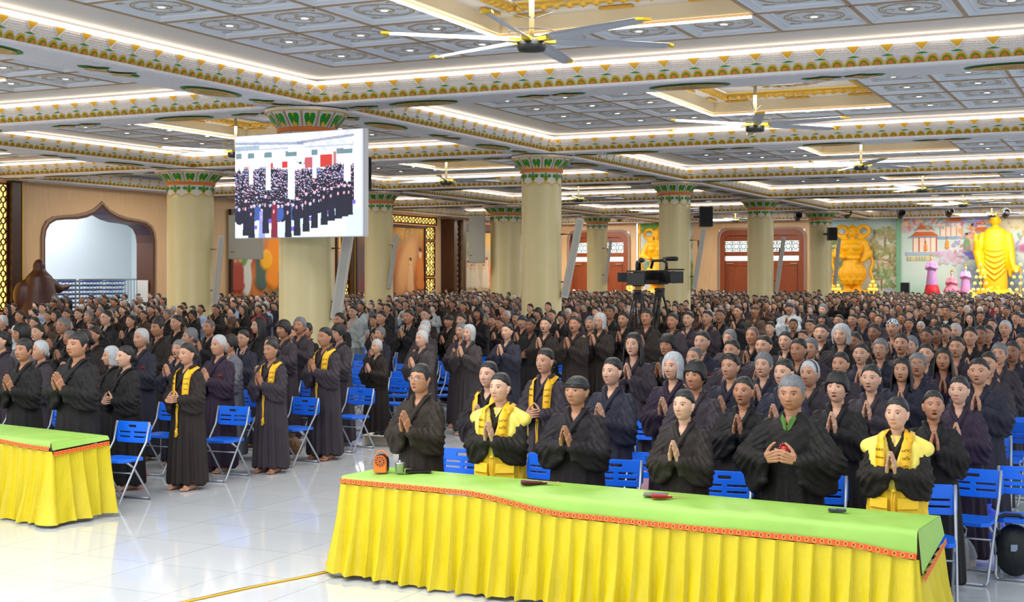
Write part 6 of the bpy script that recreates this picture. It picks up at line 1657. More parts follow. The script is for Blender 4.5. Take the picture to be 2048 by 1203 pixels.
# ================================================================ THE REST OF THE CROWD (past the 300 nearest)
def crowd_template(hair):
    """low figure with praying hands; material 0 skin, 1 hair, 2 cloth"""
    mb = MB(); T = head_T(random.uniform(-14, 10), 4); mb.M = T
    nu, nl, nh = 16, 5, 5; ph = np.linspace(-PI, PI, nu, endpoint=False)
    zl = np.interp(np.abs(ph), [0, .8, 1.3, 1.6, 2.1, PI], [.056, .036, -.02, -.045, -.07, -.085])
    Z = np.array([-.1115 + (zl + .1115) * k / nl for k in range(nl)] + [zl] + [zl + (.1118 - zl) * math.sin(PI / 2 * k / nh) for k in range(1, nh + 1)]); Pm = np.tile(ph, (len(Z), 1)); nv = len(Z)
    x, y, zz_ = head_base(Pm, Z, False); k = np.where(np.arange(nv)[:, None] > nl, 1.14, 1.0); x, y, zz_ = x * k, y * k, zz_ * np.where((k > 1) & (Z > 0), 1.05, 1.0)
    y = y - .016 * (np.abs(Pm) < .2) * (np.abs(Z + .025) < .02)
    F, Mi = [], []
    for j in range(nv - 1):
        for i in range(nu): i2 = (i + 1) % nu; F.append((j * nu + i, j * nu + i2, (j + 1) * nu + i2, (j + 1) * nu + i)); Mi.append(1 if j >= nl else 0)
    F += [tuple(range((nv - 1) * nu, nv * nu))]; Mi += [1]
    n0 = len(mb.v); mb.add(list(zip(x.ravel().tolist(), y.ravel().tolist(), zz_.ravel().tolist())), F); mb.m = Mi[:]
    for s in (-1, 1): mb.add([(s * .032 + q * .013, -.089 + abs(q) * .004, .006 + w * .006) for q, w in ((-1, 0), (0, -1), (1, 0), (0, 1))], [(0, 1, 2, 3)], 1)
    mb.add([(q * .019, -.094 + abs(q) * .004, -.064 + w * .006) for q, w in ((-1, 0), (0, -1), (1, 0), (0, 1))], [(0, 1, 2, 3)], 3)
    mb.M = Matrix(); ring = lambda q, a, b, n: [(a * math.cos(2 * PI * k / n), .015 + b * math.sin(2 * PI * k / n), q) for k in range(n)]
    mb.rings([ring(1.27, .05, .05, 6), ring(1.4, .05, .05, 6)], (False, False), 0)
    mb.rings([ring(*t, 9) for t in ((.06, .23, .18), (.8, .19, .145), (1.1, .19, .13), (1.22, .17, .11), (1.29, .09, .08), (1.33, .066, .066))], (False, True), 2)
    for s in (-1, 1):
        mb.tube([(s * .14, .015, 1.24), (s * .215, -.07, 1.03), (s * .16, -.15, 1.02), (s * .045, -.21, 1.10)], [.06, .09, .09, .055], 6, 2)
        mb.tube([(s * .03, -.215, 1.11), (s * .016, -.25, 1.22), (s * .01, -.27, 1.31)], [.016, .014, .005], 5, 0)
    return mb
rng = random.Random(5)
spots = [(c[0], c[1], c[2], c[3] + c[4]) for c in CROWD]
taken = [(p[0], p[1]) for p in PEOPLE] + [(c[0], c[1]) for c in CHAIRS]
cell = {}
def put(x, y): cell.setdefault((int(x), int(y)), []).append((x, y))
def clash(x, y, d): return any((x - a) ** 2 + (y - b) ** 2 < d * d for i in (-1, 0, 1) for j in (-1, 0, 1) for a, b in cell.get((int(x) + i, int(y) + j), ()))
for t in taken: put(*t)
keep = []
def off_columns(x, y, d): return all(math.hypot(x - a, y - b) > .52 * s + d for a, b, s in COLS)
for s in spots:
    if not clash(s[0], s[1], .4) and off_columns(s[0], s[1], .3): keep.append(s); put(s[0], s[1])
y = 6.0
while y < 52.0:
    x = -18.5 + rng.random() * .5
    while x < 14:
        X, Y = x + rng.uniform(-.14, .14), y + rng.uniform(-.22, .22); dx, dy = X - 14.44, Y + 21.31; Z = -dx * SF + dy * CF; px = 1024 + 2706 * (dx * CF + dy * SF) / Z
        ok = -30 < px < 2080 and Z > 34 and not (4.4 < X < 5.5 and Y < 38) and not (-6.2 < X < -5.3 and Y > 20) and off_columns(X, Y, .35) and not clash(X, Y, .46)
        if ok and Z < 46 and rng.random() < .55: ok = False
        if ok and Y > 49.2 and (X > -2.2 or -13.3 < X < -9.5): ok = False
        if ok and X < -17.6 and (Y < 12.4 or 30 < Y < 43): ok = False
        if ok: keep.append((X, Y, rng.uniform(1.45, 1.63), rng.choice(['kd', 'kd', 'kb', 'kp', 'kb', 'kn', 'kd', 'gp', 'wd', 'kP', 'ko', 'gG', 'kW', 'Bd', 'ko']))); put(X, Y)
        x += .66
    y += 1.05
TPL = [crowd_template('k') for _ in range(5)]
arr = []
for t in TPL: arr.append((np.array(t.v, np.float32), t.f, np.array(t.m)))
SL = [SKIN[0], SKIN[1], SKIN[2], HAIR['black'], HAIR['salt'], HAIR['white'], M_INK] + [ROBE[k] for k in 'dbpnPoGWCr']
RI = {k: 7 + i for i, k in enumerate('dbpnPoGWCr')}
CV, CF_, CM, n0 = [], [], [], 0
for (x, y, H, hr) in keep:
    co, f, mi = arr[rng.randrange(len(arr))]; s = H / 1.585; a = rng.uniform(-.14, .14); ca, sa = math.cos(a) * s, math.sin(a) * s
    CV.append(np.stack([co[:, 0] * ca - co[:, 1] * sa + x, co[:, 0] * sa + co[:, 1] * ca + y, co[:, 2] * s], 1))
    CF_ += [tuple(i + n0 for i in q) for q in f]; n0 += len(co)
    lut = np.array([rng.choice((0, 0, 1, 1, 2)), {'g': 4, 'w': 5, 'n': 5}.get(hr[0], 3), RI.get(hr[1], 7), 2]); CM.append(lut[mi])
me = bpy.data.meshes.new('crowd'); me.from_pydata(np.concatenate(CV).tolist(), [], CF_)
for m_ in SL: me.materials.append(m_)
me.polygons.foreach_set('material_index', np.concatenate(CM).astype(np.int32)); me.polygons.foreach_set('use_smooth', [True] * len(CF_))
a_ = me.color_attributes.new('paint', 'FLOAT_COLOR', 'POINT'); a_.data.foreach_set('color', np.ones(len(me.vertices) * 4, np.float32))
o = link('crowd', me); tag(o, 'dense far crowd of praying worshippers filling the back of the hall', 'crowd'); o['kind'] = 'stuff'
# ================================================================ TABLES
M_GCLOTH = vary(mat('cloth_lime', srgb(150, 194, 84), .5), 4, .06, bump=.25, bscale=7)
M_YCLOTH = vary(mat('cloth_yellow', srgb(204, 184, 14), .42), 3, .05, stretch=(4, 4, 1), bump=.3, bscale=12)
M_BOARD = mat('table_board', srgb(150, 120, 90), .5)
M_BRAID = mat('orange_braid', srgb(226, 88, 22), .55)
def _braid():
    N, L, b = nodes_of(M_BRAID); tc = N.new('ShaderNodeTexCoord'); sx = N.new('ShaderNodeSeparateXYZ'); L.new(tc.outputs['UV'], sx.inputs[0])
    def M2(op, a, v=None, w=None):
        n = N.new('ShaderNodeMath'); n.operation = op; L.new(a, n.inputs[0])
        if v is not None: n.inputs[1].default_value = v
        if w is not None: L.new(w, n.inputs[1])
        return n.outputs[0]
    fx = M2('FRACT', sx.outputs[0]); dx = M2('ABSOLUTE', M2('SUBTRACT', fx, .5)); dy = M2('ABSOLUTE', M2('SUBTRACT', sx.outputs[1], .5))
    dia = M2('ADD', dx, None, M2('MULTIPLY', dy, .55)); core = M2('LESS_THAN', dia, .13); ringm = M2('COMPARE', dia, .27); ringm.node.inputs[2].default_value = .05
    edge = M2('GREATER_THAN', dy, .40)
    def mixc(f, a, c):
        n = N.new('ShaderNodeMixRGB'); L.new(f, n.inputs[0]); (L.new(a, n.inputs[1]) if not isinstance(a, tuple) else setattr(n.inputs[1], 'default_value', (*a, 1))); n.inputs[2].default_value = (*c, 1); return n.outputs[0]
    c = mixc(ringm, srgb(222, 74, 20), srgb(240, 160, 40)); c = mixc(core, c, srgb(56, 60, 40)); c = mixc(edge, c, srgb(236, 120, 30)); L.new(c, b.inputs['Base Color'])
_braid()
def dressed_table(name, origin, rz, L_, D, over, tlabel, clabel, slabel, pleat=.122):
    """origin: back left corner on the floor; local x runs along the table, -y is the side away from the sitters"""
    H = .75
    t = thing('table', tlabel, 'table', (*origin, 0), rz)
    mb = MB(); mb.box((L_ / 2, -D / 2, H - .015), (L_ - .03, D - .03, .03)); mb.build('tabletop', M_BOARD, t)
    for x in (.1, L_ - .1):
        for y in (-.08, -D + .08):
            mb = MB(); mb.box((x, y, (H - .03) / 2), (.04, .04, H - .03)); mb.build('leg', M_TUBE, t)
    cl = thing('tablecloth', clabel, 'tablecloth', (*origin, 0), rz)
    nx = int(L_ / .04); prof = []
    mb = MB()
    def top(u, v):                           # u along, v from the back edge over the front edge and down
        x = u * L_; o = over(x); s = v * (D + .02 + o); wr = .004 * math.sin(9 * x + 4 * v) + .003 * math.sin(23 * x - 3 * v * 3)
        if s < D: return (x, -s, H + .014 + (wr + .003 * math.sin(2.3 * x)) * min(1, 6 * v, 8 * (1 - s / D), 12 * (L_ - x) + .02, 12 * x + .02))
        d = s - D; return (x, -D - .010 - .012 * min(1, d / .05) - .008 * math.sin(5 * x) * min(1, d * 8), H + .014 - max(0, d - .004))
    mb.grid(top, nx, 26)
    oR = over(L_) * 2.0
    mb.grid(lambda u, v: (L_ + .002 + .026 * v, -(D + .012) * u, H + .0135 - v * oR * (.45 + .55 * u)), 16, 8)
    mb.build('cloth', M_GCLOTH, cl, True)
    # braid follows the hem of the green cloth
    def braid(path, name_='braid'):
        me = bpy.data.meshes.new(name_); V, F, uv = [], [], []; acc = 0
        for i, (p, n) in enumerate(path):
            p = Vector(p); n = Vector(n)
            if i: acc += (p - Vector(path[i - 1][0])).length
            V += [tuple(p + n * .006 + Vector((0, 0, .010))), tuple(p + n * .010 + Vector((0, 0, -.026)))]; uv.append(acc / .05)
        for i in range(len(path) - 1): F.append((2 * i, 2 * i + 1, 2 * i + 3, 2 * i + 2))
        me.from_pydata(V, [], F); ul = me.uv_layers.new(name='uv')
        for f in me.polygons:
            for li, vi in zip(f.loop_indices, f.vertices): ul.data[li].uv = (uv[vi // 2], 1 - vi % 2)
        me.materials.append(M_BRAID); return link(name_, me, cl)
    path = []
    for i in range(nx + 1):
        x = L_ * i / nx; q = top(i / nx, 1.0); path.append(((x, q[1] - .004, q[2]), (0, -1, 0)))
    braid(path)
    braid([((L_ + .034, -D - .012 + (D + .0) * k / 14, H - .01 - oR * (1 - .55 * k / 14)), (1, 0, 0)) for k in range(15)])
    # pleated skirt round the front and both ends
    per = D + L_ + D; n = int(per / .008)
    def base(s):
        r = .05
        if s < D: return (0, -s), (-1, 0), 0
        if s < D + L_: return (s - D, -D), (0, -1), s - D
        return (L_, -D + (s - D - L_)), (1, 0), L_
    rows = [0, .03, .1, .2, .35, .5, .65, .8, .92, 1.0]; R = []
    for v in rows:
        ring = []
        for i in range(n + 1):
            s = per * i / n; (x, y), (nx_, ny_), xx = base(s)
            e = .09; ca = smoothstep(D - e, D + e, s); cb = smoothstep(D + L_ - e, D + L_ + e, s)      # turn the corners softly
            nx_, ny_ = (-(1 - ca) + cb), -(ca * (1 - cb)); ln = math.hypot(nx_, ny_) or 1; nx_, ny_ = nx_ / ln, ny_ / ln
            z0 = H - .035 - (over(xx) if D - .01 < s < D + L_ + .01 else (oR * .9 * (1 - .5 * (s - D - L_) / D) if s > D + L_ else .0))
            ph = s / pleat; fr = ph - math.floor(ph); saw = (fr ** 1.6) * (1 - smoothstep(.92, 1.0, fr)) ; saw2 = math.sin(2 * PI * s / (pleat * 1.9) + 1.3 * math.sin(2.1 * s))
            flare = .010 + (.025 + .035 * v) * v * (1 + .9 * (math.exp(-((s - D) / .22) ** 2) + math.exp(-((s - D - L_) / .3) ** 2)))
            d = flare + (.026 + .055 * v) * saw + .030 * v * v * saw2 + .006 * v * math.sin(37 * s + 9 * v)
            ring.append((x + nx_ * d, y + ny_ * d, z0 + (.03 + .012 * math.sin(3.1 * s) - z0) * v))
        R.append(ring)
    sk = thing('table_skirt', slabel, 'table skirt', (*origin, 0), rz)
    mb = MB(); mb.rings(R, (False, False), 0, closed=False); o = mb.build('pleated_cloth', M_YCLOTH, sk, True)
dressed_table('table', (8.86, -11.97), math.atan2(-.40, 4.33), 4.35, .55, lambda x: .012 + .085 * smoothstep(1.1, 2.0, x) + .035 * smoothstep(3.9, 4.35, x),
              'long folding table hidden under lime and yellow cloth in front of six worshippers', 'lime green tablecloth with orange braided hem on the long right-hand table', 'pleated bright yellow skirt hanging round the long right-hand table')
dressed_table('table', (2.02, -10.66), math.radians(-10.5), 3.4, .62, lambda x: .008 + .03 * smoothstep(2.3, 3.3, x),
              'short folding table hidden under cloth at the left edge', 'lime green tablecloth with orange braided hem on the short left-hand table', 'gathered yellow skirt hanging round the short left-hand table', .15)

# ---- things lying on the long table
ZT = .774
M_PLO = mat('plastic_orange', srgb(240, 120, 40), .4); M_PLB = mat('plastic_black', srgb(24, 22, 24), .35); M_STEEL = mat('steel', srgb(176, 178, 170), .3, .8)
M_MAROON = mat('maroon_paper', srgb(92, 20, 40), .6); M_RED = mat('red_paper', srgb(178, 24, 34), .5); M_TAN = mat('tan_wood', srgb(196, 160, 110), .5); M_PHONE = mat('phone_grey', srgb(54, 62, 72), .3); M_SCR = mat('phone_screen', srgb(130, 150, 170), .15); M_GREYB = mat('notebook_cover', srgb(120, 116, 100), .5)
r = thing('portable_fan', "small orange and black cooling fan standing on the long table's left end", 'fan', (9.02, -12.30, ZT), math.radians(20))
def fan_outline(w, h, n=10): return [(-w, 0), (w, 0)] + [(w * math.cos(t), h + w * math.sin(t)) for t in [PI * k / n for k in range(n + 1)]]
mb = MB(); mb.poly([(x, .05, z) for x, z in fan_outline(.055, .085)], (0, -.08, 0)); bevel(mb.build('casing', M_PLB, r), .008)
mb = MB(); mb.poly([(x, -.03, z) for x, z in fan_outline(.05, .085)], (0, -.02, 0)); bevel(mb.build('front_shell', M_PLO, r), .006)
mb = MB(); mb.lathe([(.042, 0), (.042, .004)], (0, 0, 0), 24); g = mb.build('grille', M_PLB, r); g.matrix_local = Matrix.Translation((0, -.05, .09)) @ Matrix.Rotation(PI / 2, 4, 'X')
mb = MB()
for k in range(10): mb.box((.024 * math.cos(k * PI / 5), .024 * math.sin(k * PI / 5), .006), (.026, .004, .003), k * PI / 5)
for rr in (.038, .024, .01): mb.tube([(rr * math.cos(2 * PI * q / 20), rr * math.sin(2 * PI * q / 20), .006) for q in range(21)], .002, 5)
sp = mb.build('grille_spoke', M_PLO, g)
mb = MB(); mb.tube([(-.045, .02, .12), (-.03, .02, .155), (0, .02, .165), (.03, .02, .155), (.045, .02, .12)], .006, 6); mb.build('handle', M_PLO, r)
r = thing('metal_cup', 'small lidded steel cup beside the orange fan on the long table', 'cup', (9.17, -12.27, ZT))
mb = MB(); mb.lathe([(.03, 0), (.034, .005), (.036, .065), (.038, .07)], (0, 0, 0), 24); mb.build('cup_body', M_STEEL, r, True); mb = MB(); mb.lathe([(.039, .07), (.039, .078), (.02, .084), (.006, .086), (.008, .096), (.0, .098)], (0, 0, 0), 20); mb.build('lid', M_STEEL, r, True)
mb = MB(); mb.box((0, 0, .006), (.2, .13, .012)); o = bevel(mb.build('black_folder', M_PLB), .003); o.location = (9.27, -12.16, ZT); o.rotation_euler = (0, 0, .5); tag(o, 'black folder lying behind the steel cup on the long table', 'folder')
def hand_fan(lab, x, y, rz, m, ln):
    r = thing('folding_fan', lab, 'hand fan', (x, y, ZT), rz); mb = MB(); n = 9; P = []
    for k in range(n + 1):
        a = -.26 + .52 * k / n; z = .006 + (.016 if k % 2 else 0); P.append([(.06 * math.cos(a), .06 * math.sin(a), z * .6), (ln * math.cos(a), ln * math.sin(a), z)])
    for p, q in zip(P, P[1:]): mb.add([p[0], p[1], q[1], q[0], *[(v[0], v[1], v[2] - .004) for v in (p[0], p[1], q[1], q[0])]], [(0, 1, 2, 3), (7, 6, 5, 4), (1, 5, 6, 2), (0, 4, 5, 1), (2, 6, 7, 3)])
    mb.build('fan_leaf', m, r); mb = MB()
    for k in range(5): a = -.2 + .1 * k; mb.tube([(-.03 * math.cos(a), -.03 * math.sin(a), .01), (.09 * math.cos(a), .09 * math.sin(a), .012)], .004, 5)
    mb.build('fan_rib', M_TAN, r)
hand_fan('dark maroon folding hand fan half open at the middle of the long table', 10.47, -12.26, math.radians(208), M_MAROON, .25)
hand_fan('bright red closed hand fan in front of the grey notebook', 11.50, -12.47, math.radians(205), M_RED, .2)
r = thing('notebook', 'small grey notebook lying beside the bright red hand fan', 'notebook', (11.31, -12.44, ZT), .3); mb = MB(); mb.box((0, 0, .006), (.17, .11, .012)); bevel(mb.build('cover', M_GREYB, r), .003); mb = MB(); mb.box((0, 0, .0125), (.07, .07, .002), .3); mb.build('sticker', M_SCR, r)
r = thing('mobile_phone', "grey push-button phone lying on the long table's right end", 'phone', (12.58, -12.55, ZT), .2); mb = MB(); mb.box((0, 0, .008), (.115, .05, .016)); bevel(mb.build('phone_body', M_PHONE, r), .005); mb = MB(); mb.box((-.024, 0, .0168), (.042, .036, .001)); mb.build('screen', M_SCR, r)
mb = MB()
for i in range(3):
    for j in range(4): mb.box((.012 + .012 * j, -.014 + .014 * i, .0172), (.009, .009, .002))
mb.build('keypad', M_SCR, r)

# ---- on the floor
def wander(a, b, n, amp, sd):
    rs = random.Random(sd); ph = rs.random() * 6; d = Vector((b[0] - a[0], b[1] - a[1])); p = Vector((-d.y, d.x)).normalized()
    return [(a[0] + d.x * k / n + p.x * amp * math.sin(k * .8 + ph), a[1] + d.y * k / n + p.y * amp * math.sin(k * .8 + ph), .008) for k in range(n + 1)]
mb = MB(); mb.tube(wander((7.85, -15.2), (8.95, -11.5), 30, .008, 1), .007, 6); CB = thing('cable', 'yellow and black twisted cable running over the tiles to the long table', 'cable', (0, 0, 0)); mb.build('yellow_wire', mat('cable_yellow', srgb(232, 176, 30), .5), CB, True)
mb = MB(); mb.tube([(x - .013, y, z) for x, y, z in wander((7.85, -15.2), (8.95, -11.5), 30, .010, 4)], .007, 6); mb.build('black_wire', M_BLACK, CB, True)
M_BAG = vary(mat('bag_cloth', srgb(20, 26, 28), .6), 20, .2, bump=.3, bscale=30)
r = thing('travel_bag', 'round dark green-black bag with raised carrying handle at the right edge', 'bag', (13.46, -10.36, 0), .3)
mb = MB(); mb.ball((0, 0, .20), (.155, .115, .195), 26); o = mb.build('bag_body', M_BAG, r, True); co = vcoords(o.data); co[:, 2] = np.maximum(co[:, 2], .004); o.data.vertices.foreach_set('co', co.ravel())
mb = MB(); mb.tube([(-.10, -.03, .32), (-.15, -.04, .36), (-.17, -.04, .43), (-.08, -.03, .475), (.03, -.02, .47), (.12, 0, .40), (.11, .02, .33)], .016, 10); mb.build('handle', M_BAG, r, True)
mb = MB(); mb.tube([(.15 * math.cos(t), .03 * math.sin(t), .20 + .19 * math.sin(t)) for t in [PI * k / 14 for k in range(15)]], .006, 6); mb.build('zipper', M_BLACK, r); mb = MB(); mb.box((-.03, -.112, .24), (.05, .006, .05), .1); mb.build('label_patch', M_SCR, r)
M_CLEAR = mat('clear_plastic', (.85, .9, .93), .2, alpha=.35)
def sack(name, lab, x, y, m, s, h, cat='bag', rz=0):
    r = thing(name, lab, cat, (x, y, 0), rz); mb = MB(); mb.lathe([(.75, 0), (1.0, .12), (1.02, .4), (.85, .68), (.5, .86), (.22, .95), (.3, 1.05)], (0, 0, 0), 22)
    mb.v = [(p[0] * s * (1 + .12 * math.sin(7 * p[2] + 5 * p[0])), p[1] * s * .8 * (1 + .1 * math.sin(9 * p[2] - 4 * p[1])), p[2] * h) for p in mb.v]; mb.build('bag_body', m, r, True)
    mb = MB(); mb.tube([(-.25 * s, 0, h * .95), (-.3 * s, 0, h * 1.2), (0, 0, h * 1.32), (.3 * s, 0, h * 1.2), (.25 * s, 0, h * .95)], .006, 6); mb.build('bag_handle', m, r); return r
sack('plastic_bag', "clear plastic carrier holding a bottle beside the old woman's bare foot", 13.06, -10.22, M_CLEAR, .10, .26)
r = thing('thermos_bottle', 'brown steel bottle standing inside the clear plastic carrier', 'bottle', (13.07, -10.22, .004)); mb = MB(); mb.lathe([(.036, 0), (.038, .01), (.038, .17), (.03, .19)], (0, 0, 0), 20); mb.build('bottle_body', mat('bronze_steel', srgb(140, 116, 92), .3, .7), r, True); mb = MB(); mb.lathe([(.028, .19), (.028, .225), (.0, .23)], (0, 0, 0), 16); mb.build('cap', M_STEEL, r)
sack('plastic_bag', 'shiny blue plastic bag on the floor under the right-hand chairs', 13.10, -8.92, mat('blue_bag', srgb(14, 60, 200), .3), .14, .3)
sack('shopping_bag', 'green cloth bag under a chair at the right edge', 13.03, -6.15, mat('green_bag', srgb(20, 110, 70), .7), .15, .3)
sack('shopping_bag', 'pink bag lying behind the white bracelet woman', 9.72, -8.3, mat('pink_bag', srgb(214, 160, 176), .7), .14, .3)
sack('shoulder_bag', 'brown leopard bag at the tall gold stole woman', 4.35, -6.75, vary(mat('leopard', srgb(120, 84, 50), .7), 30, .5), .13, .24)
r = thing('basin', 'red plastic basin on the floor beside the short green table', 'basin', (4.25, -9.62, 0)); mb = MB(); mb.lathe([(.10, .003), (.13, .09), (.145, .10), (.14, .103), (.122, .09), (.095, .012), (0, .01)], (0, 0, 0), 26, 0, (True, False)); mb.build('bowl', mat('red_plastic', srgb(206, 26, 40), .35), r, True)
r = thing('bucket', 'pale aqua plastic bucket under the chairs behind the lone gold stole', 'bucket', (3.95, -7.6, 0)); mb = MB(); mb.lathe([(.10, .0), (.13, .22), (.138, .225), (.125, .22), (.095, .012), (0, .012)], (0, 0, 0), 24, 0, (True, False)); mb.build('pail', mat('aqua_plastic', srgb(176, 206, 206), .4), r, True); mb = MB(); mb.tube([(.13 * math.cos(t), -.02, .22 - .06 * math.sin(t)) for t in [PI * k / 10 for k in range(11)]], .004, 6); mb.build('handle', M_STEEL, r)
r = thing('bench_box', 'low cream wooden box by the frail old woman', 'box', (4.98, -5.55, 0), .12)
mb = MB(); w, d, h, t = .46, .26, .16, .015
for c, s in (((0, 0, h - t / 2), (w, d, t)), ((-w / 2 + t / 2, 0, h / 2), (t, d, h - t)), ((w / 2 - t / 2, 0, h / 2), (t, d, h - t)), ((0, d / 2 - t / 2, h / 2), (w - 2 * t, t, h - t))): mb.box(c, s)
mb.build('box_panel', mat('cream_board', srgb(226, 216, 196), .5), r)
r = thing('sandals', 'pair of dark sandals on the low cream box', 'sandals', (4.98, -5.57, .16)); 
for s in (-1, 1):
    mb = MB(); mb.box((s * .05, 0, .008), (.07, .2, .016)); sd = bevel(mb.build('sole', M_PLB, r), .006); mb = MB(); mb.tube([(s * .05 - .034, -.03, .012), (s * .05, -.04, .045), (s * .05 + .034, -.03, .012)], .009, 6); mb.build('strap', M_BAG, sd)
mb = MB(); mb.ball((0, 0, .0), (.022, .014, .014), 10)
for k in range(10): mb.ball((.03 * math.cos(k * .63), .0, .03 * math.sin(k * .63)), .0075, 8)
o = mb.build('prayer_beads', M_BEAD); o.location = (12.12, -12.095, 1.105); tag(o, "small red bead ring held between the old man's fingertips", 'beads')
for (px_, lab_) in ((0, 'x'),): pass
def on_person(key, fn):
    for o in bpy.data.objects:
        if o.get('category') == 'person' and key in o['label']: fn(o)
def bracelet(m, z, nm, rr=.033):
    def f(o):
        mb = MB(); mb.tube([(.052 + rr * math.cos(t), -.205 + .4 * rr * math.sin(t), z + rr * .9 * math.sin(t)) for t in [2 * PI * k / 18 for k in range(19)]], .007, 6); mb.build(nm, m, o, True)
    return f
on_person('white bracelet', bracelet(M_BRACE, 1.045, 'bracelet')); on_person('man in wire glasses', bracelet(M_BROWNB, 1.045, 'bracelet'))
def bandage(o):
    mb = MB(); capsule(mb, (.05, -.212, 1.12), (.13, -.165, 1.09), .036, .046, 14); mb.build('bandage', M_BANDAGE, o, True)
on_person('bandaged wrist', bandage)
def green_collar(o):
    mb = MB()
    for s in (-1, 1): mb.poly([(s * .004, -.098, 1.21), (s * .012, -.086, 1.29), (s * .040, -.062, 1.325), (s * .050, -.068, 1.295), (s * .022, -.097, 1.225)], (0, -.008, 0))
    mb.poly([(-.012, -.09, 1.17), (.012, -.09, 1.17), (.008, -.088, 1.25), (-.008, -.088, 1.25)], (0, -.006, 0)); mb.build('shirt', M_SHIRT, o)
on_person('green shirt holding', green_collar)
def white_collar(o):
    mb = MB(); mb.poly([(-.03, -.108, 1.2), (.03, -.108, 1.2), (.045, -.07, 1.29), (-.045, -.07, 1.29)], (0, -.008, 0)); mb.build('shirt', ROBE['W'], o)
on_person('white shirt collar', white_collar)
def necklace(o):
    mb = MB(); P = [(.06 * math.sin(t), -.03 - .085 * (1 - abs(t) / 1.7), 1.335 - .16 * (1 - abs(t) / 1.7)) for t in [-1.7 + 3.4 * k / 24 for k in range(25)]]
    for p in P: mb.ball((p[0], p[1] - .012, p[2]), .007, 6)
    mb.build('necklace', M_BRACE, o)
on_person('necklace', necklace); on_person('white cord', necklace)
def headband(o):
    T = [c for c in o.children if c.name.split('.')[0] == 'hair'][0].matrix_local
    mb = MB(); mb.M = T; mb.tube([(.088 * math.sin(t), -.028 + .0 * t, .03 + .096 * math.cos(t)) for t in [-1.7 + 3.4 * k / 20 for k in range(21)]], .006, 6); mb.build('hair_band', M_PLB, o, True)
for k in ('hair band and red badge', 'hair band behind', 'dark head band', 'black hair clip'): on_person(k, headband)
def vestback(o):
    v = link('vest', VEST, o); v.data = VEST.copy(); v.data.materials[0] = ROBE['W']; v.data.materials[1] = ROBE['W']
on_person('white vest praying', vestback)

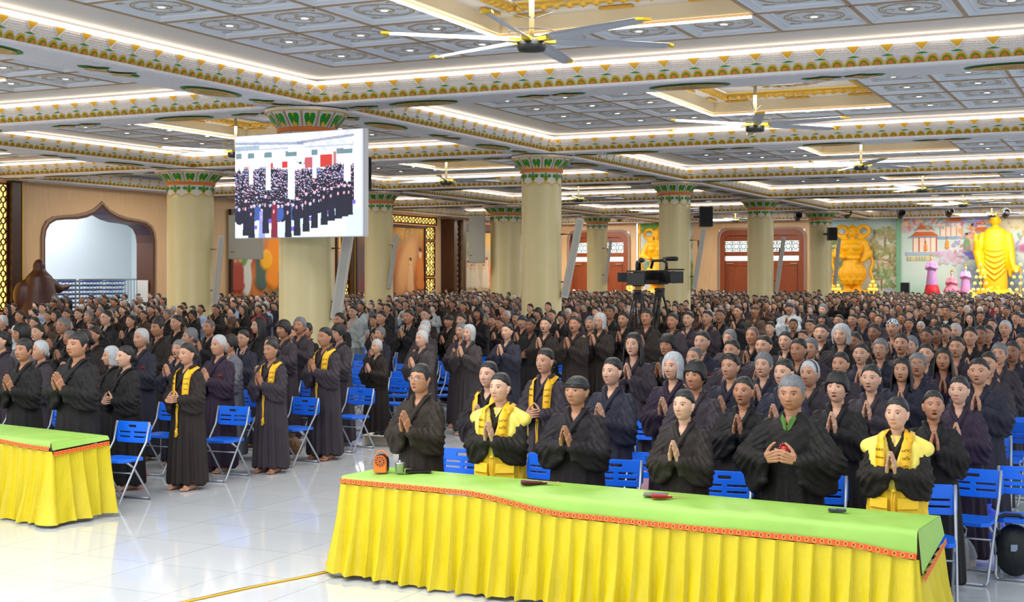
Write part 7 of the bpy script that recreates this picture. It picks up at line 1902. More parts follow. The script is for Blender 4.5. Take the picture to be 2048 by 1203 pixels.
# ================================================================ SCREEN, SPEAKERS, FANS
rzs = math.radians(-3.5)
r = thing('led_screen', 'large bright video screen hung in front of a cream column, showing the crowd', 'screen', (.55, -1.12, 3.93), rzs)
SW, SH = 2.86, 1.86
mb = MB(); mb.box((0, .09, 0), (SW + .03, .14, SH + .03)); bevel(mb.build('cabinet', mat('screen_case', srgb(206, 208, 212), .5), r), .01)
mb = MB(); mb.box((.95, .3, -.1), (.5, .28, .9)); mb.box((-.95, .3, -.1), (.5, .28, .9)); mb.box((0, .40, .2), (.9, .2, .12)); mb.build('bracket', M_STEELP, r)
def screen_paint(c):
    W_, H_ = SW, SH; X, Y = c.x / W_, c.y / H_
    c.fill((236, 240, 252)); n = fbm(c.x, c.y, 9, 77); n2 = fbm(c.x, c.y, 26, 78)
    c.mix((Y > .80) * (n2 * .6 + .1), (150, 170, 206)); c.mix(((np.abs(Y - .905 - .10 * (X - .5)) < .012) & (X > .5)) * .7, (120, 120, 150)); c.mix(((np.abs(Y - .93 + .06 * X) < .012) & (X < .55)) * .7, (110, 130, 170)); c.mix(((np.abs(Y - .86) < .008)) * .5, (140, 150, 176)); c.mix(((Y > .86) & (Y < .9) & (X < .2)) * .6, (90, 140, 160))
    for (x0, x1, y0, y1, col) in ((.28, .31, .66, .72, (220, 60, 60)), (.38, .43, .67, .73, (214, 50, 50)), (.56, .62, .66, .76, (196, 90, 100)), (.68, .77, .66, .78, (206, 60, 50)), (.78, .80, .66, .80, (190, 120, 120)), (.07, .12, .64, .7, (240, 170, 140))): c.mix((X > x0) & (X < x1) & (Y > y0) & (Y < y1), col)
    rs = np.random.RandomState(5)
    def wave(x): return .66 + .02 * math.sin(9 * x)
    P = []
    for k in range(1500):
        x = rs.rand() * .98; t = rs.rand() ** .9; y = wave(x) - t * (.42 - .10 * x); P.append((y, x, t))
    for (x0, w) in ((.03, .03), (.13, .03), (.27, .035), (.455, .06), (.635, .03), (.83, .035)):
        c.mix((X > x0 - w / 2) & (X < x0 + w / 2) & (Y > .5) & (Y < .80), (250, 250, 255)); c.mix((X > x0 - w * .75) & (X < x0 + w * .75) & (Y > .78) & (Y < .83), (120, 140, 150))
    c.mix((X > .43) & (X < .56) & (Y > .72) & (Y < .86), (250, 252, 255)); c.mix((X > .43) & (X < .56) & (Y > .70) & (Y < .75) & (n2 > 0), (50, 90, 100))
    P.sort(reverse=True)
    for (y, x, t) in P:
        h = .030 + .05 * t; w = h * .5; m = ((X - x) / w) ** 2 + ((Y - y + h * .6) / (h * 1.0)) ** 2 < 1
        col = (14, 18, 50) if rs.rand() < .8 else (60, 90, 170); c.c[m] = srgb(*col)
        m = ((X - x) / (w * .42)) ** 2 + ((Y - y - h * .36) / (h * .34)) ** 2 < 1; c.c[m] = srgb(16, 18, 44); m = ((X - x + w * .08) / (w * .27)) ** 2 + ((Y - y - h * .30) / (h * .22)) ** 2 < 1; c.c[m] = srgb(*((206, 200, 240) if rs.rand() < .7 else (244, 180, 210)))
        if rs.rand() < .18: c.c[((X - x + w * .3) / (w * .3)) ** 2 + ((Y - y + h * .2) / (h * .25)) ** 2 < 1] = srgb(232, 170, 190)
    for (x0, w, yb) in ((.13, .035, .52), (.27, .04, .46), (.455, .055, .36), (.635, .032, .56), (.885, .05, .5)):
        c.mix((X > x0 - w / 2) & (X < x0 + w / 2) & (Y > yb) & (Y < .82), (248, 250, 255)); c.mix((X > x0 - w * .75) & (X < x0 + w * .75) & (Y > .78) & (Y < .82), (110, 140, 150))
    floor = Y < .27 - .0 * X + .0; fl = (Y < .10 + .33 * (X - .30)) & (X > .30); c.c[fl] = srgb(214, 240, 252); c.mix((Y < .06 + .5 * (X - .45)) * .7, (236, 250, 255)); c.mix((Y < .30) * (X > .88) * .6, (206, 244, 250))
    c.mix((X > .935) & (X < .985) & (Y > .27), (244, 246, 255)); c.mix((X > .985), (214, 220, 240))
    for k, (x, y, h, col) in enumerate([(.09, .02, .40, (20, 22, 48)), (.135, -.02, .38, (22, 24, 52)), (.22, -.04, .36, (150, 160, 230)), (.25, .04, .42, (20, 24, 54)), (.32, -.04, .44, (130, 26, 50)), (.43, -.04, .42, (14, 18, 44)), (.50, .01, .42, (16, 20, 46)), (.57, .05, .42, (16, 22, 46)), (.635, .08, .40, (16, 22, 46)), (.71, .11, .40, (20, 22, 46)), (.765, .145, .36, (22, 24, 50)), (.82, .165, .36, (20, 22, 46)), (.865, .185, .34, (24, 24, 46)), (.90, .20, .32, (22, 22, 44))]):
        w = .028; t = np.clip((Y - y) / h, 0, 1); w = .025; m = (np.abs(X - x) < w * (1.1 - .35 * t)) & (Y > y) & (Y < y + h * .82); c.c[m] = srgb(*col)
        m = ((X - x) / (w * .42)) ** 2 + ((Y - y - h * .88) / (h * .07)) ** 2 < 1; c.c[m] = srgb(236, 190, 216); m = ((X - x) / (w * .5)) ** 2 + ((Y - y - h * .935) / (h * .05)) ** 2 < 1; c.c[m] = srgb(24, 22, 40)
        m = ((X - x + w * .2) / (w * .28)) ** 2 + ((Y - y - h * .66) / (h * .045)) ** 2 < 1; c.c[m] = srgb(236, 170, 196)
        if k % 2: m = (np.abs(X - x - .035) < .012) & (np.abs(Y - y - .12) < .02); c.c[m] = srgb(120, 96, 214)
cv = Canvas(SW, SH, 330, 215); screen_paint(cv)
m_ = painted('screen_picture', .4, emit=1.25); nodes_of(m_)[2].inputs['Base Color'].default_value = (0, 0, 0, 1)
for l_ in list(m_.node_tree.links):
    if l_.to_socket.name == 'Base Color': m_.node_tree.links.remove(l_)
cv.build('display', lambda u, v, d: (u - SW / 2, -.002, v - SH / 2), r, m_)

def speaker_box(lab, x, y, z, w, d, h, rz=0, arm=None):
    r = thing('loudspeaker', lab, 'speaker', (x, y, z), rz); mb = MB(); mb.box((0, 0, 0), (w, d, h)); bevel(mb.build('enclosure', M_PLB, r), .015); mb = MB(); mb.box((0, -d / 2 - .004, 0), (w * .88, .01, h * .92)); mb.build('grille', mat('speaker_grille', srgb(34, 34, 36), .9), r)
    mb = MB(); mb.box((-w / 2 - .09, 0, 0), (.2, .08, .08))
    if arm: mb.M = Matrix.Rotation(-rz, 4, 'Z'); mb.tube([(0, 0, 0), arm], .03, 8)
    mb.build('wall_bracket', M_IRON, r)
speaker_box("black loudspeaker mounted right of the cameras' column", .98, 21.75, 4.27, .44, .4, .66, .4)
speaker_box('black loudspeaker mounted on the column left of the guardian', .78, 41.9, 4.29, .42, .4, .60, .4, (-.46, .66, 0))
speaker_box('narrow black loudspeaker behind the right edge of the video screen', .95, .35, 4.22, .3, .34, .62, 1.2)
def line_array(lab, x, y, z0, z1, lean=.28, w=.16):
    r = thing('column_speaker', lab, 'speaker', (x, y, (z0 + z1) / 2), .44); L_ = z1 - z0; M_ = mat('column_speaker', srgb(206, 202, 194), .5)
    mb = MB(); mb.M = Matrix.Rotation(math.atan2(lean, L_), 4, 'Y'); mb.box((0, 0, 0), (w, .14, math.hypot(L_, lean))); bevel(mb.build('enclosure', M_, r), .012)
    mb = MB(); mb.M = Matrix.Rotation(math.atan2(lean, L_), 4, 'Y'); mb.box((0, -.073, 0), (w * .62, .008, math.hypot(L_, lean) * .95)); mb.build('grille', mat('column_speaker_grille', srgb(184, 182, 176), .8), r)
    mb = MB(); mb.tube([(-.3, .05, L_ * .3), (-.02, .05, L_ * .3), (-.02, .05, -L_ * .3), (-.3, .05, -L_ * .3)], .02, 6); mb.build('wall_bracket', M_IRON, r)
for a in (('leaning white column speaker just below the right part of the screen', .72, .1, 1.50, 3.15, .25, .2), ('leaning white column speaker in front of the second painting', -10.75, 21.4, 1.87, 3.86), ('leaning white column speaker right of the middle column', .8, 10.9, 1.75, 3.8, .42, .2),
          ('leaning white column speaker across the left carved door', -10.7, 42.7, 1.95, 4.2), ("leaning white column speaker right of the cameras' column", .8, 21.6, 1.9, 3.9, .32), ('leaning white column speaker across the right carved door', .75, 32.4, 1.7, 3.9, .3), ('leaning white column speaker left of the golden guardian', .75, 43.1, 1.9, 4.1, .2),
          ('leaning white column speaker right of the thick left column', -10.5, 10.9, 1.5, 3.5, .2)): line_array(*a)
def cabinet(lab, x, y, z0, z1, w):
    r = thing('wall_cabinet', lab, 'cabinet', (x, y, (z0 + z1) / 2), .42); mb = MB(); mb.box((0, 0, 0), (w, .3, z1 - z0)); bevel(mb.build('casing', mat('cabinet_beige', srgb(190, 186, 172), .5), r), .012)
    mb = MB(); mb.box((0, -.155, 0), (w * .94, .012, (z1 - z0) * .95)); dr = mb.build('door', MATS['cabinet_beige'], r)
    mb = MB()
    for e in (-1, 1): mb.ball((-w * .36 + e * .03, -.165, -(z1 - z0) * .34), .02, 8)
    mb.build('knob', M_IRON, dr)
cabinet('beige metal cabinet hanging under the left end of the screen', -10.25, 11.9, 2.82, 4.14, 1.0); cabinet('narrow grey cabinet fixed to the second thick column', -12.3, 31.2, 2.9, 4.95, .7)

M_BLADE = mat('fan_blade', srgb(176, 182, 194), .45); M_FANY = mat('fan_yellow', srgb(226, 190, 40), .45); M_MOTOR = vary(mat('fan_motor', srgb(40, 42, 42), .4), 30, .3)
def ceiling_fan(lab, x, y, z, a0):
    r = thing('ceiling_fan', lab, 'fan', (x, y, z), a0); T_ = 5.94 - z + .28
    mb = MB(); mb.tube([(0, 0, .1), (0, 0, T_)], .035, 12); mb.lathe([(.05, T_ - .05), (.11, T_ - .01), (.11, T_)], (0, 0, 0), 20); mb.build('down_rod', mat('fan_rod', srgb(170, 160, 130), .4, .5), r, True)
    mb = MB(); mb.lathe([(.06, -.075), (.17, -.07), (.19, -.03), (.19, .04), (.15, .06), (.05, .1)], (0, 0, 0), 28); mb.build('motor', M_MOTOR, r, True)
    mb = MB()
    for k in range(4): t = PI / 4 + k * PI / 2; mb.tube([(0, 0, .34), (1.0 * math.cos(t) * .55, 1.0 * math.sin(t) * .55, .52)], .006, 5)
    mb.tube([(.3 * math.cos(t), .3 * math.sin(t), .17) for t in [2 * PI * q / 18 for q in range(19)]], .007, 5); mb.build('safety_wire', M_IRON, r)
    for k in range(6):
        t = k * PI / 3; R_ = Matrix.Rotation(t, 4, 'Z'); mb = MB(); mb.M = R_
        mb.rings([[(q, w * -1, .075 + c), (q, -w * .2, .10 + c * .2), (q, w, .055 - c), (q, -w * .2, .082)] for q, w, c in ((.22, .06, .02), (.5, .095, .025), (1.2, .09, .018), (1.86, .08, .01))])
        bl = mb.build('blade', M_BLADE, r); mb = MB(); mb.M = R_; mb.box((.21, 0, .06), (.2, .1, .05)); mb.build('blade_holder', M_FANY, bl)
        mb = MB(); mb.M = R_; mb.poly([(1.86, -.085, .06), (1.86, .085, .06), (1.97, .09, .06), (1.93, -.02, .06)], (0, 0, .03)); mb.build('blade_tip', M_FANY, bl)
for k in range(-1, 5): ceiling_fan(f'six-bladed ceiling fan under the {BAYN[k + 1]} nave ceiling recess', 7.15, k * BAY + 5.3, 5.27, .84 + .17 * k)
for k in range(0, 5): ceiling_fan(f'six-bladed ceiling fan under the {BAYN[k + 1]} middle aisle recess', -5.7, k * BAY + 5.37, 5.25, .9 * k)

def spotlight(lab, x, y, z):
    r = thing('spotlight', lab, 'spotlight', (x, y, z), .5); mb = MB(); mb.M = Matrix.Rotation(1.0, 4, 'X'); mb.lathe([(.11, -.16), (.15, -.15), (.16, .1), (.17, .22), (.15, .23), (.14, .12), (0, .1)], (0, 0, 0), 20); mb.build('lamp_head', M_PLB, r, True)
    mb = MB(); mb.tube([(-.19, 0, -.02), (-.2, 0, .2), (0, 0, .3), (.2, 0, .2), (.19, 0, -.02)], .02, 6); mb.tube([(0, 0, .3), (0, 0, .62)], .02, 6); mb.build('yoke', M_IRON, r)
    d = bpy.data.lights.new('spot_beam', 'SPOT'); d.energy = 260; d.spot_size = math.radians(62); d.spot_blend = .8; d.shadow_soft_size = .12; d.color = (1, .97, .9)
    o = bpy.data.objects.new('spot_beam', d); o.location = (x, y + .35, z - .1); o.rotation_euler = (math.radians(66), 0, 0); COL.objects.link(o)
for i, (px_, py_) in enumerate(((1240, 436), (1596, 434), (1695, 429), (1802, 429), (1899, 426), (2012, 428))):
    a = (px_ - 1024) / 2706; d = (a * CF - SF, a * SF + CF); Z = (47.5 + 21.31) / d[1]
    spotlight(['black stage spotlight above the left carved door', 'black stage spotlight above the right carved door', 'black stage spotlight above the golden guardian', 'black stage spotlight above the green edge between murals', 'black stage spotlight above the pagoda roofs', "black stage spotlight above the tall statue's shoulder"][i], 14.44 + d[0] * Z, 47.5, 2.28 + (554 - py_) * Z / 2706)
# ================================================================ VIDEO CAMERAS
M_CAMB = vary(mat('camera_black', srgb(26, 26, 28), .45), 20, .2); M_CAMG = mat('camera_glass', srgb(40, 46, 60), .08); M_AMB = mat('amber_plate', srgb(240, 160, 20), .4)
def tripod(lab, x, y, rz, h):
    r = thing('camera_tripod', lab, 'tripod', (x, y, 0), rz)
    mb = MB(); mb.lathe([(.05, h - .12), (.085, h - .1), (.09, h - .02), (.05, h)], (0, 0, 0), 20); mb.box((0, 0, h + .02), (.11, .15, .05)); mb.tube([(.05, .05, h), (.2, .42, h - .12)], .012, 6); mb.build('head', M_CAMB, r)
    for k in range(3):
        t = PI / 2 + k * 2 * PI / 3; e = Vector((.56 * math.cos(t), .56 * math.sin(t), .02)); a = Vector((.06 * math.cos(t), .06 * math.sin(t), h - .08)); n = Vector((-math.sin(t), math.cos(t), 0)) * .035; mb = MB()
        for s in (-1, 1): mb.tube([a + n * s * 1.3, a.lerp(e, .55) + n * s], .014, 6); mb.tube([a.lerp(e, .5) + n * s * .4, e], .011, 6)
        mb.box(tuple(a.lerp(e, .5)), (.09, .09, .06)); lg = mb.build('leg', M_CAMB, r); mb = MB(); mb.ball(tuple(e), .024, 8); mb.build('rubber_foot', M_RUBBER, lg)
    mb = MB()
    for k in range(3):
        t = PI / 2 + k * 2 * PI / 3; mb.tube([(0, 0, .45), (.40 * math.cos(t), .40 * math.sin(t), .5)], .01, 6)
    mb.tube([(0, 0, .45), (0, 0, .55)], .03, 8); mb.build('spreader', M_CAMB, r)
def video_camera(lab, x, y, z, rz):
    r = thing('video_camera', lab, 'camera', (x, y, z), rz)
    mb = MB(); mb.box((0, .05, .11), (.15, .34, .17)); bevel(mb.build('camera_body', M_CAMB, r), .02)
    ln = lambda: None
    mb = MB(); mb.M = Matrix.Translation((0, -.12, .11)) @ Matrix.Rotation(PI / 2, 4, 'X'); mb.lathe([(.06, 0), (.065, .06), (.07, .12), (.075, .16), (.07, .17)], (0, 0, 0), 24); le = mb.build('lens', M_CAMB, r, True)
    mb = MB(); mb.box((0, -.30, .11), (.19, .1, .14)); mb.box((0, -.30, .2), (.2, .12, .02)); mb.build('lens_hood', M_CAMB, le)
    mb = MB(); mb.M = Matrix.Translation((0, -.26, .11)) @ Matrix.Rotation(PI / 2, 4, 'X'); mb.lathe([(.055, .02), (0, .035)], (0, 0, 0), 20); mb.build('glass', M_CAMG, le, True)
    mb = MB(); mb.tube([(0, -.14, .2), (0, -.14, .28), (0, -.08, .31), (0, .14, .31), (0, .18, .22)], .018, 8); mb.build('handle', M_CAMB, r, True)
    mb = MB(); mb.M = Matrix.Translation((.06, -.1, .33)) @ Matrix.Rotation(PI / 2, 4, 'X'); mb.lathe([(.022, -.1), (.028, 0), (.028, .16), (.02, .17)], (0, 0, 0), 14); mb.build('microphone', M_CAMB, r, True)
    mb = MB(); mb.box((-.16, -.02, .13), (.16, .03, .11), .2); mb.build('viewfinder', M_CAMB, r); mb = MB(); mb.box((0, -.03, .0), (.07, .04, .08)); mb.build('plate', M_AMB, r); r.scale = (1.45, 1.45, 1.45)
tripod('black camera tripod, the left of two, rising behind praying worshippers', 6.47, .38, .3, 2.02); tripod('black camera tripod, the right of two, beside a cream column', 6.62, 1.05, 1.0, 2.05)
video_camera('black video camera with square hood on the left tripod', 6.47, .38, 2.09, .25); video_camera('black video camera with long top microphone on the right tripod', 6.62, 1.05, 2.12, .95)

# ================================================================ FAR END: STATUES, ALTAR
M_STAT = vary(mat('statue_gold', srgb(246, 178, 4), .5, .0), 12, .06, bump=.15, bscale=20)
def blobs(name, parts, m, parent, vox=.035, smooth=3):
    mb = MB()
    for p in parts:
        if p[0] == 'c': capsule(mb, *p[1:], 14)
        elif p[0] == 'b': mb.ball(p[1], p[2], 20, 0, p[3] if len(p) > 3 else None)
        elif p[0] == 'l': mb.lathe(p[1], p[2] if len(p) > 2 else (0, 0, 0), 30, 0, (True, True), p[3] if len(p) > 3 else 1.0)
        elif p[0] == 't': mb.tube(p[1], p[2], 12)
    src = mb.mesh(name, []); me = voxel(src, vox, smooth, .4); bpy.data.meshes.remove(src); me.materials.append(m); return link(name, me, parent)
# guardian: armoured warrior with curling scarf, on a rocky base
def guardian(lab, x, y, z, s):
    r = thing('guardian_statue', lab, 'statue', (x, y, z)); P = []
    P += [('l', [(.98, 0), (1.0, .12), (.82, .4), (.7, .55)], (0, 0, 0), .6)] + [('b', (.7 * math.cos(k * 1.3), .35 * math.sin(k * 2.1), .2 + .12 * math.sin(k * 3)), (.35, .28, .25)) for k in range(6)]
    P += [('c', (-.2, 0, .5), (-.22, 0, 1.25), .2, .27), ('c', (.2, 0, .5), (.22, 0, 1.25), .2, .27), ('l', [(.62, 1.0), (.6, 1.25), (.5, 1.7), (.42, 2.05), (.46, 2.15)], (0, 0, 0), .7)]
    for k in range(7): t = -1.5 + k * .5; P.append(('b', (.52 * math.sin(t), -.34 * math.cos(t), 1.35), (.17, .12, .32)))
    for k in range(5): t = -1.2 + k * .6; P.append(('b', (.42 * math.sin(t), -.33 * math.cos(t), 1.0), (.16, .1, .24)))
    P += [('b', (0, 0, 2.1), (.52, .36, .16)), ('b', (0, -.02, 2.5), (.56, .36, .45)), ('b', (-.22, -.26, 2.62), (.26, .18, .2)), ('b', (.22, -.26, 2.62), (.26, .18, .2)), ('c', (-.5, 0, 2.85), (.5, 0, 2.85), .2, .2)]
    P += [('c', (-.58, 0, 2.8), (-.78, -.1, 2.25), .2, .2), ('c', (-.78, -.1, 2.25), (-.35, -.42, 2.15), .18, .1), ('c', (.58, 0, 2.8), (.76, -.1, 2.25), .2, .2), ('c', (.76, -.1, 2.25), (.55, -.35, 1.95), .18, .1), ('b', (-.78, -.05, 2.3), (.3, .22, .14)), ('b', (.76, -.05, 2.35), (.24, .2, .14))]
    P += [('c', (0, 0, 2.95), (0, -.02, 3.15), .13, .12), ('b', (0, -.03, 3.32), (.2, .21, .26)), ('l', [(.24, 3.4), (.26, 3.46), (.2, 3.6), (.08, 3.68), (.04, 3.78)], (0, 0, 0)), ('b', (0, -.22, 3.28), (.035, .05, .05)), ('b', (0, -.2, 3.5), (.1, .05, .1))]
    for e in (-1, 1):
        P.append(('t', [(e * (.52 + .27 * math.cos(t)), .08, 3.42 + .24 * math.sin(t)) for t in [2 * PI * q / 18 for q in range(19)]], .09)); P.append(('t', [(e * .25, .02, 3.2), (e * .4, .06, 3.12), (e * .7, .1, 3.2)], .1))
        P.append(('t', [(e * .8, .05, 2.3), (e * .98, .05, 1.9), (e * .86, .0, 1.4), (e * 1.0, 0, 1.0), (e * .9, 0, .55)], .075))
    P.append(('l', [(1.0, -z / s + .01), (1.0, .05)], (0, 0, 0), .6)); blobs('figure', P, M_STAT, r, .03, 2); r.scale = (s, s, s); return r
guardian('golden armoured guardian statue with curling scarf before the tree mural', -.36, 52.2, 1.0, 1.10)
gs = guardian('golden statue holding a staff, mostly hidden by the column behind the cameras', -11.35, 52.2, 1.0, 1.1)
mb = MB(); mb.tube([(-.95, -.2, .6), (-.95, -.2, 3.4)], .05, 8); mb.lathe([(.02, 3.3), (.11, 3.5), (.02, 4.0)], (-.95, -.2, 0), 12); mb.build('staff', M_STAT, gs, True)
r = thing('buddha_statue', 'tall golden standing statue with one raised hand on a lotus base', 'statue', (6.92, 52.15, .62))
P = [('l', [(1.25, -.64), (1.25, .5), (1.1, .62), (.98, .75), (1.02, .95), (.85, 1.1)], (0, 0, 0), .7), ('l', [(.62, 1.05), (.66, 1.3), (.62, 2.2), (.66, 3.0), (.72, 3.6), (.7, 4.1), (.5, 4.45), (.2, 4.6)], (0, 0, 0), .62),
     ('c', (0, 0, 4.5), (0, 0, 4.75), .17, .16), ('b', (0, -.03, 4.98), (.25, .27, .33)), ('b', (0, 0, 5.28), (.15, .16, .13)), ('b', (0, -.29, 4.95), (.04, .06, .06)), ('b', (-.26, 0, 4.9), (.04, .08, .16)), ('b', (.26, 0, 4.9), (.04, .08, .16)),
     ('c', (-.68, 0, 4.1), (-.95, -.1, 3.2), .22, .24), ('c', (-.95, -.1, 3.2), (-.98, -.42, 3.85), .2, .13), ('b', (-.98, -.46, 4.05), (.12, .07, .2)), ('c', (-.9, -.1, 3.1), (-.7, -.2, 2.0), .25, .16), ('b', (-.6, -.25, 1.95), (.25, .15, .14)),
     ('c', (.68, 0, 4.1), (.82, -.1, 3.2), .22, .22), ('c', (.82, -.1, 3.2), (.95, -.35, 2.45), .2, .14), ('b', (1.1, -.4, 2.25), (.25, .2, .22)), ('c', (.8, -.1, 3.0), (.8, -.1, 1.9), .2, .1), ('b', (-.22, -.35, 1.16), (.15, .25, .1)), ('b', (.22, -.35, 1.16), (.15, .25, .1))]
for k in range(6): P.append(('t', [(.6 * math.sin(t), -.44 * math.cos(t) - .02, 3.55 - .32 * k * (1 - .25 * abs(t)) - .28 * math.cos(t)) for t in [-1.1 + 2.2 * q / 10 for q in range(11)]], .03))
for k in range(16): t = 2 * PI * k / 16; P.append(('b', (1.08 * math.cos(t), .76 * math.sin(t), .82), (.2, .2, .18)))
blobs('figure', P, M_STAT, r, .035, 2); r.scale = (.93, .93, .93); r.location.z = .6

M_LAMPY = mat('lotus_lamp', (1, .8, .2), emit=(1, .66, .08), estr=.75); M_REDC = vary(mat('red_brocade', srgb(204, 26, 40), .6), 26, .35); M_ALT = vary(mat('altar_wood', srgb(96, 36, 26), .4), 6, .2)
def lamp_tree(lab, x, y, z, h, rows, w, solid=False):
    r = thing('lotus_lamp_stand', lab, 'lamp', (x, y, z)); mb = MB(); mb.tube([(0, 0, 0), (0, 0, h)], .03, 6); mb.lathe([(.2, 0), (.2, .04), (.05, .06)], (0, 0, 0), 14); mb.build('stand', M_GOLD, r)
    for i, n in enumerate(rows):
        zz2 = h * (.25 + .75 * i / max(1, len(rows) - 1)); wr = w * (1 - .85 * i / max(1, len(rows) - 1))
        for k in range(n):
            xx = 0 if n == 1 else -wr + 2 * wr * k / (n - 1); rad = .085 if not solid else .075
            o = thing_part('lotus_lamp', r, (xx, -.05, zz2), rad)
LM = None
def thing_part(name, r, loc, rad):
    global LM
    if LM is None: m2 = MB(); m2.ball((0, 0, 0), 1, 10); m2.lathe([(.5, -.9), (1.05, -.4), (1.1, -.1)], (0, 0, 0), 8, 0, (True, False)); LM = m2.mesh('lotus_lamp', M_LAMPY, True)
    o = link(name, LM, r, loc); o.scale = (rad, rad, rad); return o
lamp_tree('stand of yellow lotus lamps left of the golden guardian', -.96, 50.9, 1.0, 1.05, (4, 4, 4, 2, 1), .33); lamp_tree('stand of yellow lotus lamps right of the golden guardian', .97, 50.9, 1.0, 1.05, (4, 4, 4, 2, 1), .33)
lamp_tree('spreading tree of yellow lotus lamps left of the tall golden statue', 6.35, 50.85, .82, 2.1, (5, 4, 3, 3, 2, 1), .42); lamp_tree('spreading tree of yellow lotus lamps right of the tall golden statue', 8.25, 50.85, .82, 2.1, (5, 4, 3, 3, 2, 1), .62)
lamp_tree('low yellow pyramid of lamps at the left foot of the tall statue', 5.95, 50.25, .82, .75, (5, 4, 4, 3, 2, 1), .36, True); lamp_tree('low yellow pyramid of lamps at the right foot of the tall statue', 7.85, 50.25, .82, .75, (5, 4, 4, 3, 2, 1), .36, True)
lamp_tree('small stand of yellow lotus lamps beside the video cameras', -12.6, 50.9, .98, .9, (4, 3, 3, 2, 1), .3)
def altar(lab, x0, x1, y, h, d=.8):
    r = thing('altar_table', lab, 'altar', ((x0 + x1) / 2, y, 0)); w = x1 - x0; mb = MB(); mb.box((0, 0, h - .04), (w, d, .08)); mb.build('altar_top', M_ALT, r); mb = MB(); mb.box((0, .02, h / 2 - .04), (w - .1, d - .1, h - .08)); mb.build('altar_front', M_ALT, r)
    for e in (-1, 1): mb = MB(); mb.box((e * (w / 2 - .07), 0, h / 2 - .04), (.12, d, h - .08)); mb.build('leg', M_BROWN, r)
altar('red-brown altar table with figurines and offerings beside the tall statue', 3.3, 9.6, 50.5, .82, 1.2); altar('red-brown altar table in front of the golden guardian', -1.5, 1.5, 50.9, 1.0, .9); altar('low altar table beside the small lamp stand', -12.8, -10.0, 50.9, .98, .9)
def lady(lab, x, y, z, h, robe, sit=False):
    r = thing('figurine', lab, 'figurine', (x, y, z)); s = h / 1.6
    P = ([('l', [(.42, 0), (.45, .1), (.3, .35), (.22, .6)], (0, 0, 0), .8)] if sit else [('l', [(.3, 0), (.28, .2), (.22, .7), (.2, .95)], (0, 0, 0), .8)]); b = .5 if sit else .9
    P += [('b', (0, 0, b + .12), (.2, .15, .25)), ('c', (-.18, 0, b + .25), (-.24, -.1, b - .0), .08, .1), ('c', (.18, 0, b + .25), (.24, -.1, b), .08, .1), ('c', (-.24, -.1, b), (0, -.24, b + .08), .1, .07), ('c', (.24, -.1, b), (0, -.24, b + .08), .1, .07)]
    o = blobs('robe', P, robe, r, .025, 2); mb = MB(); capsule(mb, (0, 0, b + .3), (0, 0, b + .45), .06, .055); mb.ball((0, -.01, b + .54), (.085, .095, .115), 14); mb.build('head', SKIN[0], r, True)
    mb = MB(); mb.ball((0, .02, b + .60), (.095, .09, .09), 12); mb.ball((0, .02, b + .71), (.05, .05, .05), 10); mb.build('hair', HAIR['black'], r, True); mb = MB(); mb.lathe([(.07, b + .64), (.085, b + .70), (.02, b + .74)], (0, -.02, 0), 10); mb.build('crown', M_GOLD, r); r.scale = (s, s, s)
LIL = vary(mat('robe_lilac', srgb(206, 150, 206), .6), 16, .2); RPK = vary(mat('robe_rose', srgb(222, 130, 150), .6), 16, .25)
mb = MB(); mb.lathe([(.5, 0), (.48, .2), (.40, .7), (.30, 1.05)], (4.0, 50.5, .82), 24, 0, (True, True), .8); mb.v = [(x + .03 * math.sin(9 * z + 14 * (x - 4.0)), y, z) for x, y, z in mb.v]; tag(mb.build('draped_stand', M_REDC, None, True), 'stand draped in red brocade under the lilac figurine', 'stand')
lady('standing lilac-robed figurine on the red draped stand', 4.0, 50.5, 1.87, 1.55, LIL); lady('seated rose-robed figurine with crown in the middle of the altar', 4.98, 50.6, 1.5, 1.5, RPK, True); lady('slim pale-robed figurine right of the seated one', 5.62, 50.85, 1.5, 1.4, LIL)
mb = MB(); mb.box((5.26, 50.7, 1.16), (1.3, .6, .68)); tag(bevel(mb.build('altar_plinth', M_ALT), .03), 'carved plinth carrying the seated rose-robed figurine', 'plinth')
r = thing('flower_pot', 'leafy potted plant with pink flowers on the altar', 'plant', (5.05, 50.12, .82)); mb = MB(); mb.lathe([(.14, 0), (.2, .26), (.22, .28)], (0, 0, 0), 16); mb.build('pot', M_WHITE, r)
rp = random.Random(3); mb = MB()
for k in range(70):
    t, l = rp.random() * 6.28, .3 + .35 * rp.random(); b = Vector((0, 0, .28)); e = Vector((l * .75 * math.cos(t), l * .5 * math.sin(t), .35 + .5 * rp.random())); n = Vector((-math.sin(t), math.cos(t), 0)) * .035; c = b.lerp(e, .6) + Vector((0, 0, .08)); mb.add([tuple(b), tuple(c + n), tuple(e), tuple(c - n)], [(0, 1, 2, 3)], 0)
    if k % 4 == 0: mb.ball(tuple(e + Vector((0, -.02, .04))), .05, 6, 1)
mb.build('foliage', [mat('plant_green', srgb(40, 100, 50), .6), mat('petal_pink', srgb(226, 150, 196), .6)], r)
for (x, lab) in ((-.75, 'red ribbon drapery under the left lotus lamps'), (.76, 'red ribbon drapery under the right lotus lamps')):
    mb = MB(); mb.lathe([(.10, .28), (.24, .2), (.3, 0), (.05, 0)], (x, 50.62, 1.0), 14); mb.tube([(x - .25, 50.54, 1.3), (x, 50.47, 1.16), (x + .25, 50.54, 1.3)], .06, 6); tag(mb.build('red_drapery', mat('red_satin', srgb(226, 30, 36), .4), None, True), lab, 'drapery')
r = thing('stair', 'pale stone-blue stair model rising against the green mural', 'stairs', (3.1, 52.0, 0)); M_ST = mat('stair_blue', srgb(176, 188, 206), .6); mb = MB()
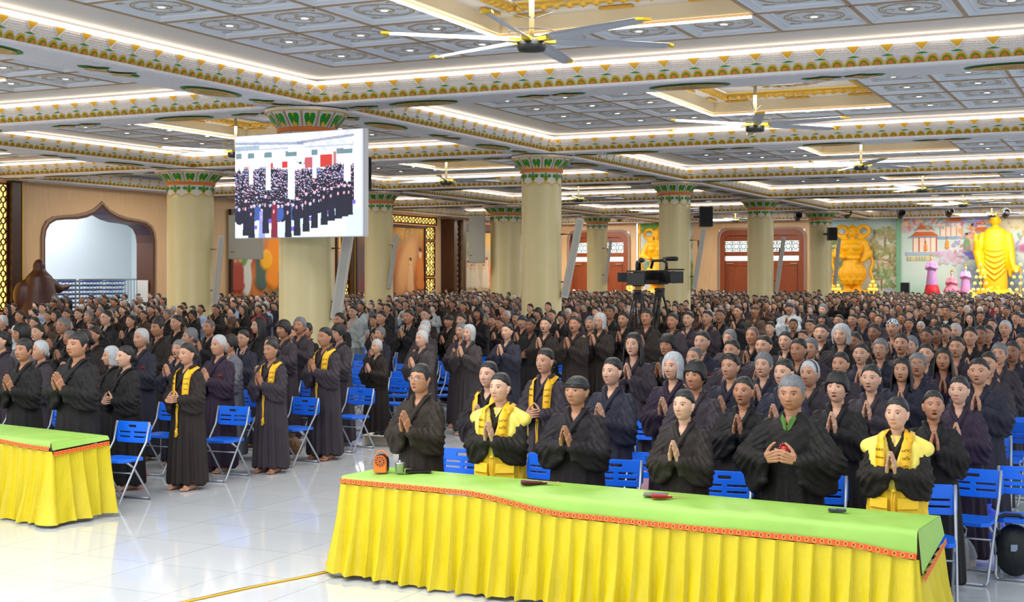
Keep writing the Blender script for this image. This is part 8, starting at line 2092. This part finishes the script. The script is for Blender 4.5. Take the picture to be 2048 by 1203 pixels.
for k in range(14): mb.box((0 + .0 * k, .6 - .05 * k + .0, .15 + .08 * k - .04), (.95 - .02 * k, .1, .30 + .16 * k - .16 if False else .08), 0); mb.box((0, .62 - .05 * k, .05 + .04 * k), (.95 - .02 * k, .05, .1 + .08 * k))
mb.build('steps', M_ST, r); mb = MB(); mb.poly([(.5, .0, .3), (.5, .6, 1.5), (.5, .6, 2.1), (.5, .0, .9)], (.08, 0, 0)); mb.poly([(-.55, .0, .3), (-.55, .6, 1.5), (-.55, .6, 2.1), (-.55, .0, .9)], (-.08, 0, 0)); mb.build('balustrade', M_ST, r)
r = thing('floor_speaker', 'black loudspeaker on a tall frame before the green wall edge', 'speaker', (2.55, 51.3, 0)); mb = MB(); mb.box((0, 0, 1.5), (.42, .4, 1.0)); bevel(mb.build('enclosure', M_PLB, r), .02); mb = MB(); mb.box((0, -.21, 1.5), (.36, .01, .92)); mb.build('grille', MATS['speaker_grille'], r)
mb = MB()
for sx in (-1, 1):
    for sy in (-1, 1): mb.tube([(sx * .19, sy * .17, 0), (sx * .19, sy * .17, 1.0)], .02, 6)
mb.box((0, 0, .99), (.42, .4, .03)); mb.build('frame', M_IRON, r)
# carved wooden statue by the left fretwork, chair rack behind the arch
r = thing('wooden_statue', 'dark carved wooden figure with outstretched arm beside the amber fretwork', 'statue', (-18.2, 11.6, 0)); M_CARV = vary(mat('carved_wood', srgb(62, 26, 20), .45), 8, .25, bump=.4)
blobs('figure', [('l', [(.75, 0), (.7, .5), (.6, 1.3), (.5, 1.9), (.4, 2.3), (.2, 2.5)]), ('b', (0, 0, 2.62), (.2, .2, .25)), ('c', (0, .3, 2.15), (.1, .75, 1.9), .22, .16), ('c', (.1, .75, 1.9), (.15, 1.0, 1.95), .14, .1), ('b', (-.3, -.35, 1.7), (.35, .35, .5)), ('b', (.3, .1, 1.2), (.4, .5, .6)), ('b', (.15, 1.05, 1.97), (.1, .14, .1))], M_CARV, r, .05, 2)
def barrier(lab, x, y0, y1, h):
    r = thing('crowd_barrier', lab, 'barrier', (x, (y0 + y1) / 2, 0)); L_ = y1 - y0; mb = MB()
    for z in (h, .55, .15): mb.tube([(0, -L_ / 2, z), (0, L_ / 2, z)], .028, 8)
    for e in (-1, 1): mb.tube([(0, e * L_ / 2, 0), (0, e * L_ / 2, h)], .028, 8)
    mb.build('frame', M_STEELP, r); mb = MB(); n = int(L_ / .16)
    for k in range(1, n): mb.tube([(0, -L_ / 2 + L_ * k / n, .15), (0, -L_ / 2 + L_ * k / n, h)], .012, 6)
    mb.build('bars', M_STEELP, r)
barrier('grey steel barrier inside the arch, left half, in front of stacked chairs', WALL_X - 1.05, 12.5, 15.5, 2.2); barrier('grey steel barrier inside the arch, right half, in front of stacked chairs', WALL_X - 1.05, 15.7, 18.9, 2.2)
kk = 0
for i in range(5):
    yb = 12.9 + i * 1.25
    for k in range(14):
        r = thing('stacked_chair', f'folded blue chair, {NUM[min(12, k + 1)] if k < 12 else "thirteenth" if k == 12 else "topmost"} from the floor in {ORD[i]} stack behind the barrier', 'chair', (WALL_X - 1.75, yb + .03 * math.sin(k * 5), .05 + k * .155), .05 * math.sin(k * 3), 'folded chairs stacked behind the arch')
        if kk == 0:
            mb = MB(); mb.box((0, 0, .06), (.8, .95, .05)); STK1 = bevel(mb.build('seat', M_BLUE, r), .02).data
            mb = MB(); mb.tube([(.42, -.5, .1), (.42, .5, .1)], .02, 6); mb.tube([(-.3, -.5, .02), (.45, -.5, .1)], .02, 6); mb.tube([(-.3, .5, .02), (.45, .5, .1)], .02, 6); STK2 = mb.build('frame', M_TUBE, r).data; kk = 1
        else: link('seat', STK1, r); link('frame', STK2, r)
mb = MB(); mb.box((WALL_X - .4, 18.28, 1.72), (.5, .03, .9)); tag(mb.build('notice_board', M_WHITE), "blank white panel on the arch's right jamb", 'board')
